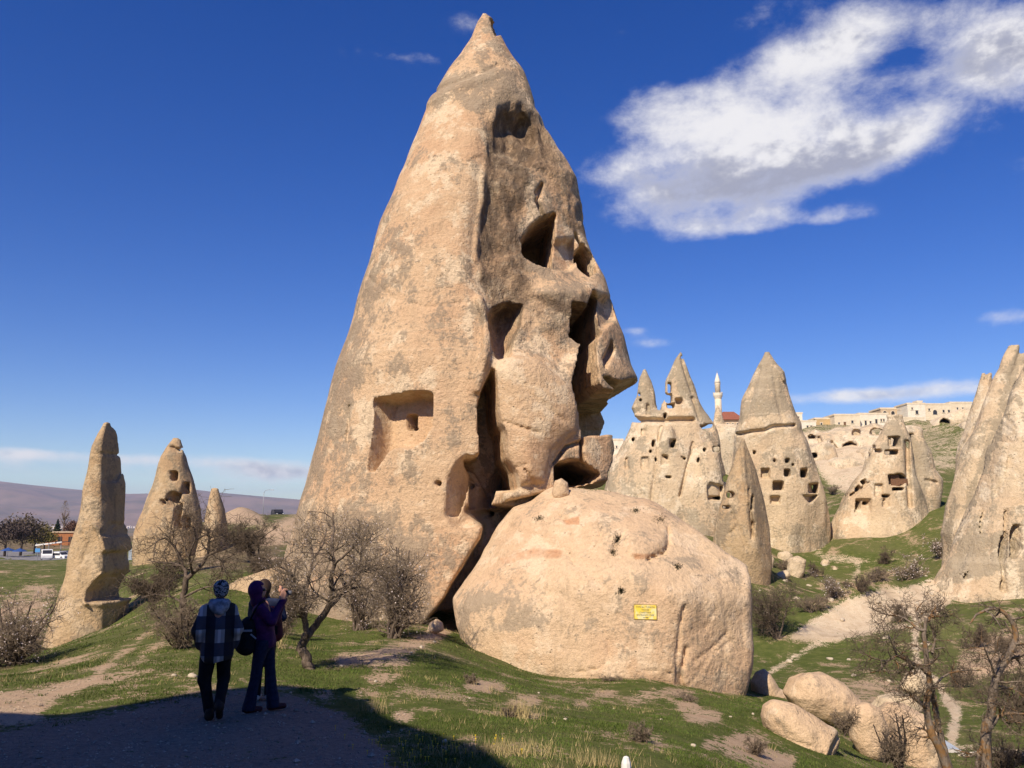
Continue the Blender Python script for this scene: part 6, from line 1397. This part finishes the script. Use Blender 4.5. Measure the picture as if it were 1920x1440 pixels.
wm_ = mat_new('knit_pattern'); T = NT(wm_.node_tree); T.finish(T.mix(T.ramp(T.noise(T.mapping(T.coords('Object'), (1, 1, 1.6)), 30, 2, .5, 1.0), .47, .52), (0.02, 0.02, 0.022), (0.34, 0.33, 0.33)), .9, None, .05); KNIT = wm_
def hand(c, d, up, side, s=1.0, curl=.5):
    """palm and five bent fingers; d = direction of the fingers, up = towards the back of the hand"""
    c, d, up = np.array(c, float), np.array(d, float), np.array(up, float); d /= np.linalg.norm(d); up -= d * (up @ d); up /= np.linalg.norm(up); w = np.cross(d, up) * side
    L = [rc(c - d * .035 - w * .018, c + d * .02 - w * .02, .022 * s, .020 * s), rc(c - d * .035 + w * .018, c + d * .02 + w * .022, .022 * s, .019 * s)]
    for i, ln in enumerate((.062, .072, .067, .052)):
        b = c + d * .035 + w * (-.030 + .020 * i); m = b + d * ln * .5 - up * ln * .18 * curl; e = m + d * ln * .45 * (1 - curl * .4) - up * ln * .5 * curl
        L += [rc(b, m, .0105 * s, .0098 * s), rc(m, e, .0098 * s, .008 * s)]
    t0 = c - w * .035 - d * .012; t1 = t0 - w * .022 + d * .03 - up * .012; L += [rc(t0, t1, .013 * s, .011 * s), rc(t1, t1 + d * .032 + w * .004 - up * .012, .011 * s, .009 * s)]
    return L
def head(c, fwd, s=1.0):
    c = np.array(c, float); f = np.array(fwd, float); f /= np.linalg.norm(f); r = np.array([f[1], -f[0], 0]); u = np.array([0, 0, 1.])
    return [el(c + u * .02, (.080 * s, .080 * s, .10 * s)), el(c + f * .015, (.078 * s, .078 * s, .095 * s)), el(c + f * .055 - u * .065, (.045, .045, .042)), rc(c + f * .083 + u * .012, c + f * .104 - u * .022, .011, .016), rc(c - r * .078 - u * .005, c - r * .082 + u * .02, .014, .016), rc(c + r * .078 - u * .005, c + r * .082 + u * .02, .014, .016), el(c + f * .078 - u * .05, (.026, .026, .010))]
# --- man in plaid, walking away
g = gpt(400, 1350); az_ = math.atan2(g[0], g[1]); root = empty('person', tuple(g), -az_); tag(root, 'person in plaid jacket and patterned beanie walking away, hands in pockets', 'person')
HC = (.015, .07, 1.655)
legs = [((-.095, .0, .93), (-.135, .07, .50), (-.055, .03, .09)), ((.095, .0, .93), (.105, .10, .52), (.065, -.16, .22))]
arms = [((-.165, .0, 1.405), (-.245, -.05, 1.15), (-.205, .09, .96)), ((.165, .0, 1.405), (.245, -.05, 1.15), (.205, .09, .96))]
B = head(HC, (0, 1, 0)) + [rc((.0, .03, 1.46), (.01, .055, 1.58), .058, .052), rc((0, 0, .98), (0, .01, 1.36), .125, .13), rc((-.15, 0, 1.42), (.15, 0, 1.42), .075, .075)]
for hp, kn, an in legs: B += [rc(hp, kn, .080, .055), rc(kn, an, .055, .036)]
for sh, eb, wr in arms: B += [rc(sh, eb, .050, .042), rc(eb, wr, .042, .030)] + hand(np.array(wr) + np.array([0, .05, -.05]), (0, .5, -.8), (1 if wr[0] > 0 else -1, 0, 0), 1 if wr[0] < 0 else -1)
B += [rc(legs[0][2], (-.06, .17, .045), .038, .03), rc(legs[1][2], (.07, -.06, .06), .038, .03)]
part(root, 'body', B, SKIN, .011, k=.025)
jk = [rc((0, .0, .86), (0, .005, 1.20), .185, .175), rc((-.06, 0, .84), (-.075, 0, 1.32), .15, .12), rc((.06, 0, .84), (.075, 0, 1.32), .15, .12), rc((0, 0, 1.45), (-.155, 0, 1.395), .09, .078), rc((0, 0, 1.45), (.155, 0, 1.395), .09, .078), rc((0, .01, 1.42), (0, .03, 1.50), .09, .07)]
for sh, eb, wr in arms: jk += [rc(sh, eb, .082, .078), rc(eb, np.array(wr) + np.array([0, .01, -.01]), .076, .068)]
part(root, 'jacket', jk, PLAID, .012, k=.035, noise=.014, seed=2, cut=lambda F, x, y, z: np.maximum(F, np.maximum(.745 + .02 * np.sin(x * 14) - z, np.sqrt((x * .9) ** 2 + (y * 1.25) ** 2) - .36)))
part(root, 'hood', [el((0, -.075, 1.455), (.125, .075, .085)), rc((-.09, -.02, 1.50), (.09, -.02, 1.50), .052, .052), el((0, -.10, 1.41), (.075, .055, .06))], flat_mat('grey_fleece', (0.26, 0.27, 0.29), .9, .1, .5, 9), .012, noise=.008, seed=3)
tr = [rc((-.03, 0, .92), (.03, 0, .92), .125, .125)]
for hp, kn, an in legs: tr += [rc(hp, kn, .112, .082), rc(kn, np.array(an) + np.array([0, 0, .03]), .082, .068)]
part(root, 'trousers', tr, BLK, .012, k=.03, noise=.012, seed=4, cut=lambda F, x, y, z: np.maximum(F, z - 1.0))
part(root, 'shoe', [rc((-.055, .0, .055), (-.062, .17, .045), .058, .047), rc((-.055, -.01, .11), (-.055, -.01, .06), .056, .056)], SHOE, .009, cut=lambda F, x, y, z: np.maximum(F, .0 - z))
part(root, 'shoe', [rc((.065, -.21, .20), (.072, -.07, .065), .054, .046), rc((.065, -.17, .26), (.065, -.20, .20), .052, .055)], SHOE, .009)
part(root, 'beanie', [el((HC[0], HC[1] - .008, HC[2] + .045), (.098, .100, .092)), rc((HC[0], HC[1] - .02, HC[2] - .02), (HC[0], HC[1], HC[2] + .03), .090, .097)], KNIT, .010, cut=lambda F, x, y, z: np.maximum(F, (HC[2] - .035 + (y - HC[1]) * .55) - z))
part(root, 'hair', [el((HC[0], HC[1] - .03, HC[2] - .045), (.082, .065, .05))], HAIR, .010, noise=.006)
# --- woman in purple, photographing to the right
g = gpt(487, 1333); az_ = math.atan2(g[0], g[1]); root = empty('person', tuple(g), -az_); tag(root, 'person in purple hooded jacket and sunglasses holding a camera up', 'person')
HC = np.array((-.10, -.03, 1.615)); fw = np.array((.985, -.17, .03))
legs = [((-.01, -.09, .91), (-.075, -.10, .50), (-.155, -.10, .085)), ((.05, .08, .91), (.125, .06, .50), (.165, .02, .085))]
arms = [((-.05, -.17, 1.385), (.10, -.20, 1.20), (.235, -.05, 1.475)), ((-.03, .16, 1.385), (.16, .17, 1.22), (.255, .06, 1.485))]
CAMP = np.array((.275, .015, 1.575))
B = head(HC, fw) + [rc((-.05, 0, 1.42), (-.085, -.02, 1.54), .052, .048), rc((.02, 0, .96), (-.03, 0, 1.33), .120, .115), rc((-.04, -.14, 1.38), (-.03, .14, 1.38), .065, .065)]
for hp, kn, an in legs: B += [rc(hp, kn, .078, .052), rc(kn, an, .050, .034), rc(an, np.array(an) + np.array((.15, .03, -.05)), .034, .026)]
for i, (sh, eb, wr) in enumerate(arms): B += [rc(sh, eb, .046, .038), rc(eb, wr, .037, .027)] + hand(np.array(wr) + np.array((.012, .0, .055)), (.25, .15 if i == 0 else -.1, .9), (.3, -1 if i == 0 else 1, 0), 1 if i else -1, curl=.9)
part(root, 'body', B, SKIN, .0105, k=.022)
jk = [rc((.02, 0, .92), (-.02, 0, 1.18), .160, .155), rc((-.02, -.07, 1.15), (-.045, -.08, 1.34), .125, .11), rc((-.02, .07, 1.15), (-.045, .08, 1.34), .125, .11), rc((-.05, -.13, 1.375), (-.04, .13, 1.375), .080, .080), rc((-.05, 0, 1.38), (-.08, -.01, 1.49), .095, .085)]
for sh, eb, wr in arms: jk += [rc(sh, eb, .074, .064), rc(eb, np.array(wr) - np.array((.0, 0, .02)), .062, .046)]
part(root, 'jacket', jk, PURP, .012, k=.03, noise=.014, seed=6, cut=lambda F, x, y, z: np.maximum(F, .845 - z))
def hoodcut(F, x, y, z):
    d = (x - HC[0]) * fw[0] + (y - HC[1]) * fw[1]; zz = z - HC[2]
    face = np.maximum(np.maximum(.028 + .10 * np.abs(zz + .01) - d, np.abs(-(x - HC[0]) * fw[1] + (y - HC[1]) * fw[0]) - .068), np.abs(zz + .012) - .088)
    return np.maximum(F, -face)
part(root, 'hood', [el(HC + np.array((-.015, -.005, .015)), (.118, .112, .128)), rc(HC + np.array((.01, 0, -.10)), HC + np.array((0, 0, -.02)), .098, .108), rc((-.09, -.02, 1.47), (-.085, -.02, 1.52), .10, .095)], PURP, .009, k=.03, noise=.005, seed=7, cut=hoodcut)
r_ = np.array([fw[1], -fw[0], 0]); gl = [el(HC + fw * .088 + r_ * .033 + np.array((0, 0, .012)), (.029, .029, .022)), el(HC + fw * .088 - r_ * .033 + np.array((0, 0, .012)), (.029, .029, .022)), rc(HC + fw * .100 - r_ * .012 + np.array((0, 0, .016)), HC + fw * .100 + r_ * .012 + np.array((0, 0, .016)), .006, .006)]
gl += [rc(HC + fw * .080 + s_ * r_ * .060 + np.array((0, 0, .016)), HC - fw * .0 + s_ * r_ * .086 + np.array((0, 0, .018)), .006, .005) for s_ in (-1, 1)]
part(root, 'sunglasses', gl, LENS, .006, k=.006)
part(root, 'mouth', [rc(HC + fw * .090 - r_ * .02 - np.array((0, 0, .048)), HC + fw * .090 + r_ * .02 - np.array((0, 0, .048)), .007, .007)], LIPS, .005)
tr = [rc((.0, -.03, .90), (.03, .03, .90), .118, .118)]
for hp, kn, an in legs: tr += [rc(hp, kn, .100, .066), rc(kn, np.array(an) + np.array((.005, 0, -.03)), .066, .088)]
part(root, 'jeans', tr, JEAN, .012, k=.03, noise=.010, seed=8, cut=lambda F, x, y, z: np.maximum(F, np.maximum(z - .96, .035 - z)))
for hp, kn, an in legs:
    a = np.array(an); part(root, 'shoe', [rc(a + np.array((-.03, 0, -.035)), a + np.array((.155, .035, -.045)), .050, .038), rc(a + np.array((-.02, 0, .0)), a + np.array((0, 0, -.04)), .05, .05)], RSHO, .009, cut=lambda F, x, y, z: np.maximum(F, .002 - z))
bag = empty('backpack', tuple(np.array(g) + np.array((math.cos(az_) * -.20, math.sin(az_) * .20, .80)) + np.array((0, -.06, 0))), -az_); tag(bag, 'black bag hanging at the back of the person in purple', 'bag')
part(bag, 'bag_body', [rc((0, -.03, .08), (.02, -.02, .34), .125, .12), rc((0, .06, .08), (.02, .06, .34), .125, .12), rc((-.06, 0, .08), (-.05, 0, .26), .09, .08)], BLK, .012, noise=.008, seed=9)
MB().tube([(.04, -.10, .44), (.10, -.15, .58), (.16, -.14, .66), (.22, -.05, .68)], .014, 6).build('strap', BLK, bag, smooth=True)
MB().box((-.01, -.165, .30), (.16, .012, .025), rx=.1).build('buckle', flat_mat('grey_strap', (.30, .30, .32), .6), bag); MB().box((.09, -.15, .22), (.10, .012, .02), ry=.7).build('buckle', bpy.data.materials['grey_strap'], bag)
cm = empty('camera_body', tuple(np.array(g) + np.array((math.cos(az_) * CAMP[0] + math.sin(az_) * CAMP[1], -math.sin(az_) * CAMP[0] + math.cos(az_) * CAMP[1], CAMP[2]))), -az_); tag(cm, 'small dark camera held up by the person in purple', 'camera')
MB().box((0, 0, 0), (.055, .115, .072)).box((.0, 0, .043), (.04, .05, .022), taper=.7).build('camera_case', LENS, cm)
l_ = MB().lathe([(.030, 0), (.034, .01), (.031, .05), (.033, .06), (.026, .062)], n=14)
for q in l_.v: q[:, [0, 2]] = q[:, [2, 0]]; q += np.array([.027, 0, -.005])
l_.build('lens', flat_mat('lens_silver', (.10, .10, .11), .35, .6), cm, smooth=True)
# --- third person behind her
g = P(490, 1300, g[1] + .75); g[2] = gz(g[0], g[1]); az_ = math.atan2(g[0], g[1]); root = empty('person', tuple(g), -az_); tag(root, 'dark-haired person in navy jacket half hidden behind the purple hood', 'person')
HC = np.array((-.012, .02, 1.60)); fw = np.array((.55, .83, 0)); legs = [((-.07, 0, .90), (-.06, .04, .49), (-.07, .0, .085)), ((.09, 0, .90), (.10, .05, .49), (.10, .0, .085))]
arms = [((-.16, .0, 1.37), (-.18, .12, 1.13), (-.05, .26, 1.2)), ((.17, .0, 1.37), (.245, .03, 1.17), (.235, .10, 1.47))]
B = head(HC, fw) + [rc((0, .01, 1.40), (0, .02, 1.53), .052, .048), rc((0, 0, .96), (0, 0, 1.33), .12, .118), rc((-.13, 0, 1.37), (.13, 0, 1.37), .065, .065)]
for hp, kn, an in legs: B += [rc(hp, kn, .078, .052), rc(kn, an, .050, .034), rc(an, np.array(an) + np.array((.03, .15, -.05)), .034, .026)]
for i, (sh, eb, wr) in enumerate(arms): B += [rc(sh, eb, .046, .038), rc(eb, wr, .037, .027)] + hand(np.array(wr) + np.array((0, .012, .055)), (0, .1, .95), (.8, -.4, 0), 1, curl=.7)
part(root, 'body', B, SKIN, .0105, k=.022)
jk = [rc((0, 0, .86), (0, 0, 1.2), .165, .16), rc((-.08, 0, 1.15), (-.09, 0, 1.33), .12, .11), rc((.08, 0, 1.15), (.09, 0, 1.33), .12, .11), rc((-.14, 0, 1.37), (.14, 0, 1.37), .078, .078), rc((0, 0, 1.38), (0, .02, 1.47), .085, .07)]
for sh, eb, wr in arms: jk += [rc(sh, eb, .074, .066), rc(eb, np.array(wr) - np.array((0, 0, .02)), .064, .048)]
part(root, 'jacket', jk, NAVY, .012, k=.03, noise=.014, seed=11, cut=lambda F, x, y, z: np.maximum(F, .80 - z))
part(root, 'hair', [el(HC + np.array((-.01, -.02, .025)), (.100, .100, .108)), rc(HC + np.array((-.02, -.045, -.03)), HC + np.array((-.015, -.04, -.10)), .085, .07)], HAIR, .009, noise=.010, seed=12)
tr = [rc((-.03, 0, .90), (.05, 0, .90), .118, .118)]
for hp, kn, an in legs: tr += [rc(hp, kn, .098, .07), rc(kn, np.array(an) + np.array((0, 0, .01)), .07, .06)]
part(root, 'trousers', tr, BLK, .012, k=.03, noise=.006, seed=13, cut=lambda F, x, y, z: np.maximum(F, z - .96))
for hp, kn, an in legs:
    a = np.array(an); part(root, 'shoe', [rc(a + np.array((0, -.03, -.035)), a + np.array((.035, .155, -.045)), .050, .038)], flat_mat('pale_shoe', (.5, .48, .44), .7) if hp[0] < 0 else bpy.data.materials['pale_shoe'], .009, cut=lambda F, x, y, z: np.maximum(F, .002 - z))
bag = empty('backpack', tuple(g + np.array((.13, -.12, .86))), -az_); tag(bag, 'dark red backpack on the half-hidden person in navy', 'bag')
part(bag, 'bag_body', [rc((0, 0, .08), (.0, .01, .38), .12, .11), rc((.08, 0, .08), (.06, .01, .32), .10, .09)], REDB, .012, noise=.006, seed=14)
MB().box((.02, -.125, .16), (.15, .03, .12)).build('pocket', BLK, bag)
# ------------------------------------------------------------------ sign on the boulder, post, stones
DG = bpy.context.evaluated_depsgraph_get() if False else None
def hit_front(ob, px, py):
    """first point of ob on the ray through a photo pixel"""
    o = Vector((0, 0, CZ)); d = Vector(P(px, py, 10.0)) - o; d.normalize()
    mi = ob.matrix_world.inverted() if ob.matrix_world.translation.length > 0 else None
    loc = Vector(ob.location); ok_, p, n, i = ob.ray_cast(o - loc, d)
    return (np.array(p + loc), np.array(n)) if ok_ else (None, None)
bpy.context.view_layer.update()
pts_ = [hit_front(big_boulder, a, b)[0] for a, b in ((1191,1135),(1229,1135),(1229,1160),(1191,1160),(1210,1147))]
pts_ = [q for q in pts_ if q is not None]
c0 = np.mean(pts_, 0); uu, ss, vt = np.linalg.svd(np.array(pts_) - c0); n = vt[2]; n = n if n[1] < 0 else -n
n = n * .5 + np.array([-.15, -1, 0]) * .5; n /= np.linalg.norm(n)
front = min(((q - c0) @ n for q in pts_), key=lambda v: -v); c0 = c0 + n * (front + .012)
sr = math.atan2(n[0], -n[1]); SW, SH = .62, .40
YEL = mat_new('yellow_enamel'); T = NT(YEL.node_tree); cc = T.coords('Object'); nz_ = T.noise(cc, 5, 3)
T.finish(T.mix(T.ramp(nz_, .42, .62), (0.78, 0.58, 0.07), (0.74, 0.66, 0.36)), .45, None, .3)
INK = flat_mat('sign_ink', (0.03, 0.04, 0.06), .6)
sg = empty('sign', tuple(c0), sr); sg.rotation_euler = (-math.asin(max(min(n[2], 1), -1)) * 1.0, 0, sr); tag(sg, 'small yellow sign fixed to the big pale boulder', 'sign')
MB().box((0, 0, 0), (SW, .016, SH)).build('board', YEL, sg)
m = MB()
for c, d in (((0, -.009, SH / 2 - .006), (SW, .006, .012)), ((0, -.009, -SH / 2 + .006), (SW, .006, .012)), ((-SW / 2 + .006, -.009, 0), (.012, .006, SH - .026)), ((SW / 2 - .006, -.009, 0), (.012, .006, SH - .026))): m.box(c, d)
m.build('edge_strip', flat_mat('sign_rim', (0.30, 0.20, 0.05), .6), sg)
for txt, z, s_ in (('TYPICAL TURKISH', .125, .066), ('HOUSE', .055, .066), ('CAFETERIA', -.015, .066), ('ENTRANCE FREE', -.085, .066)):
    cu_ = bpy.data.curves.new('lettering', 'FONT'); cu_.body = txt; cu_.size = s_; cu_.align_x = 'CENTER'; cu_.align_y = 'CENTER'; cu_.extrude = .0012; cu_.space_character = 1.05
    cu_.materials.append(INK); t0 = bpy.data.objects.new('lettering', cu_); COL.objects.link(t0); bpy.context.view_layer.update()
    me = bpy.data.meshes.new_from_object(t0.evaluated_get(bpy.context.evaluated_depsgraph_get())); bpy.data.objects.remove(t0); t = bpy.data.objects.new('lettering', me); COL.objects.link(t); t.parent = sg; t.location = (0, -.0105, z); t.rotation_euler = (math.pi / 2, 0, 0); t.scale = (.92, 1, 1); t['kind'] = 'stuff'
MB().box((0, -.0105, -.150), (.13, .004, .010)).raw([(.03, -.0085, -.168), (.03, -.0085, -.132), (.09, -.0085, -.150), (.03, -.0125, -.168), (.03, -.0125, -.132), (.09, -.0125, -.150)], [[0, 1, 4, 3], [1, 2, 5, 4], [2, 0, 3, 5]], [[3, 4, 5], [2, 1, 0]]).build('arrow', INK, sg)
for sx_ in (-1, 1):
    for sz_ in (-1, 1): 
        q = MB().lathe([(.008, -.003), (.008, .002), (.004, .004)], n=8)
        for w_ in q.v: w_[:, [1, 2]] = w_[:, [2, 1]]; w_[:, 1] *= -1; w_ += np.array([sx_ * (SW / 2 - .03), -.011, sz_ * (SH / 2 - .03)])
        q.build('bolt', GREYM, sg)
# white post at the bottom edge
b = gpt(1175, 1478); top_ = P(1175, 1418, b[1])[2]; h_ = top_ - b[2]; po = empty('post', tuple(b)); tag(po, 'white painted stone post at the bottom edge of the grass', 'post')
s_ = b[1] / 1600
MB().lathe([(9.2 * s_, -.25), (9.0 * s_, h_ * .62), (8.2 * s_, h_ * .80), (5.2 * s_, h_ * .97), (2.5 * s_, h_)], n=8).build('shaft', flat_mat('white_stone', (.74, .72, .67), .7, .2, .1, 14), po)
MB().lathe([(12 * s_, -.3), (12 * s_, .03), (10.5 * s_, .05)], n=8).build('footing', BOULD, po)
# small stones
def stone_mesh(seed, n=2):
    rng = np.random.default_rng(seed); bm_ = __import__('bmesh').new(); __import__('bmesh').ops.create_icosphere(bm_, subdivisions=n, radius=1)
    k = rng.normal(0, 1, (5, 3)); k /= np.linalg.norm(k, axis=1)[:, None]
    for v in bm_.verts:
        p = np.array(v.co); f = 1 + .10 * math.sin(3 * p[0] + seed) * math.cos(4 * p[1] + seed)
        for q in k:
            d_ = p @ q
            if d_ > .62: p = p - q * (d_ - .62) * .8
        v.co = p * f * np.array([1, .8, .62])
    me = bpy.data.meshes.new('stone'); bm_.to_mesh(me); bm_.free()
    for pl in me.polygons: pl.use_smooth = True
    return me
SM = [stone_mesh(i) for i in range(4)]; STM = flat_mat('stone_pale', (.50, .42, .31), .9, .1, .2, 6)
for me in SM: me.materials.append(STM)
rng = np.random.default_rng(12)
spots_ = [(327,1268,.055),(361,1270,.09),(704,1279,.045),(835,1393,.05),(728,1374,.03),(752,1371,.03),(1412,1340,.05),(545,1300,.03),(620,1345,.025),(880,1310,.03),(700,1330,.025),(1010,1300,.03),(1060,1350,.04),(1150,1330,.03),(1240,1350,.03),(1300,1400,.05),(1370,1345,.04),(640,1250,.05),(790,1215,.07),(815,1205,.06),(770,1225,.05)]
for k, (px, py, r) in enumerate(spots_):
    b = gpt(px, py); o = bpy.data.objects.new('stone', SM[k % 4]); COL.objects.link(o); o.location = (b[0], b[1], b[2] + r * .25); o.scale = (r, r, r); o.rotation_euler = (0, 0, rng.uniform(0, 6.28))
    lab = {0: 'small pale stone on the grass left of the plaid jacket, farther one', 1: 'pale stone on the grass touching the plaid man silhouette', 2: 'small white stone in the grass right of the forked tree'}.get(k)
    tag(o, lab or 'small pale stone lying loose in the near grass', 'stone', None if lab else 'small stones in the near grass')
for k in range(34):
    px, py = rng.uniform(1400, 1760), rng.uniform(1060, 1290); b = gpt(px, py)
    r = rng.uniform(.10, .28); o = bpy.data.objects.new('stone', SM[k % 4]); COL.objects.link(o); o.location = (b[0], b[1], b[2] + r * .2); o.scale = (r * 1.2, r, r); o.rotation_euler = (0, 0, rng.uniform(0, 6.28)); tag(o, 'small white stone scattered on the valley grass', 'stone', 'small stones on the valley grass')
# plants on the big boulder
def rock_plant(px, py, w, h, label, seed, mat, n=160, cat='plant', rows=1):
    rng = np.random.default_rng(seed); V_ = []; base = None
    for i in range(n):
        a, b = px + rng.normal(0, w * .5) * rng.random() ** .5, py + rng.normal(0, h * .45); q, nn = hit_front(big_boulder, a, b)
        if q is None: continue
        base = q if base is None else base; L_ = rng.uniform(.015, .05); s_ = .012
        t = q + np.array([rng.normal(0, .03), rng.normal(0, .03) - .02, L_]); an = rng.uniform(0, 6.28); dx = np.array([math.cos(an), math.sin(an), 0]) * s_
        V_ += [q - dx - np.array([0, 0, .02]), q + dx - np.array([0, 0, .02]), t]
    if base is None: return
    tag(fixobj('rock_plant', np.array(V_), np.arange(len(V_)).reshape(-1, 3), mat, base, smooth=False), label, cat, kind='stuff')
DKG = flat_mat('plant_dark', (0.045, 0.042, 0.022), .8, .1, .3, 4)
for i, a in enumerate([(1238,973,24,9,'dark mat of plants near the boulder top right'),(1192,958,13,5,'small dark plant near the boulder top middle'),(1157,1012,9,12,'dark plant in the boulder crack left of the knob'),(1150,1036,8,7,'tiny plant below the boulder knob on its left'),(1270,1062,10,7,'tiny plant on the boulder right of the knob'),(1164,1108,8,6,'tiny plant on the boulder above left of the sign'),(1012,972,16,5,'thin green plants high on the boulder left side')]): rock_plant(*a[:4], a[4], 400 + i, DKG)
for i, (a, b, w) in enumerate([(1110,914,30),(1150,916,34),(1185,922,26)]): rock_plant(a, b, w, 7, ['green grass patch on top of the boulder, left one','green grass patch on top of the boulder, middle one','green grass patch on top of the boulder, right one'][i], 420 + i, GRN[0], 420, 'grass')
rock_plant(1270, 955, 60, 7, 'thin green growth along the boulder upper right edge', 430, DKG, 200, 'grass')

# tin-roofed shed below the right-hand trees
b = P(1792, 1440, 24.5); b[2] = gz(b[0], b[1]); top_ = P(1792, 1412, 24.5)[2] - b[2]
sh_ = empty('shed', tuple(b), .25); tag(sh_, 'small shed with grey tin roof between the two right-hand trees', 'shed')
MB().box((0, .5, top_ * .4), (.72, .9, top_ * .9)).build('wall', WM['white'], sh_)
for k in range(4): MB().box((-.33 + .22 * k, .45, top_ + .01 * (k % 2)), (.21, 1.2, .03), rx=.22).build('roof_sheet', flat_mat('tin_sheet', (0.36, 0.40, 0.44), .45, .5, .15, 5) if k == 0 else bpy.data.materials['tin_sheet'], sh_)
MB().box((.30, -.25, top_ * .55), (.8, .10, .12), rz=.1).build('beam', FRAME, sh_)
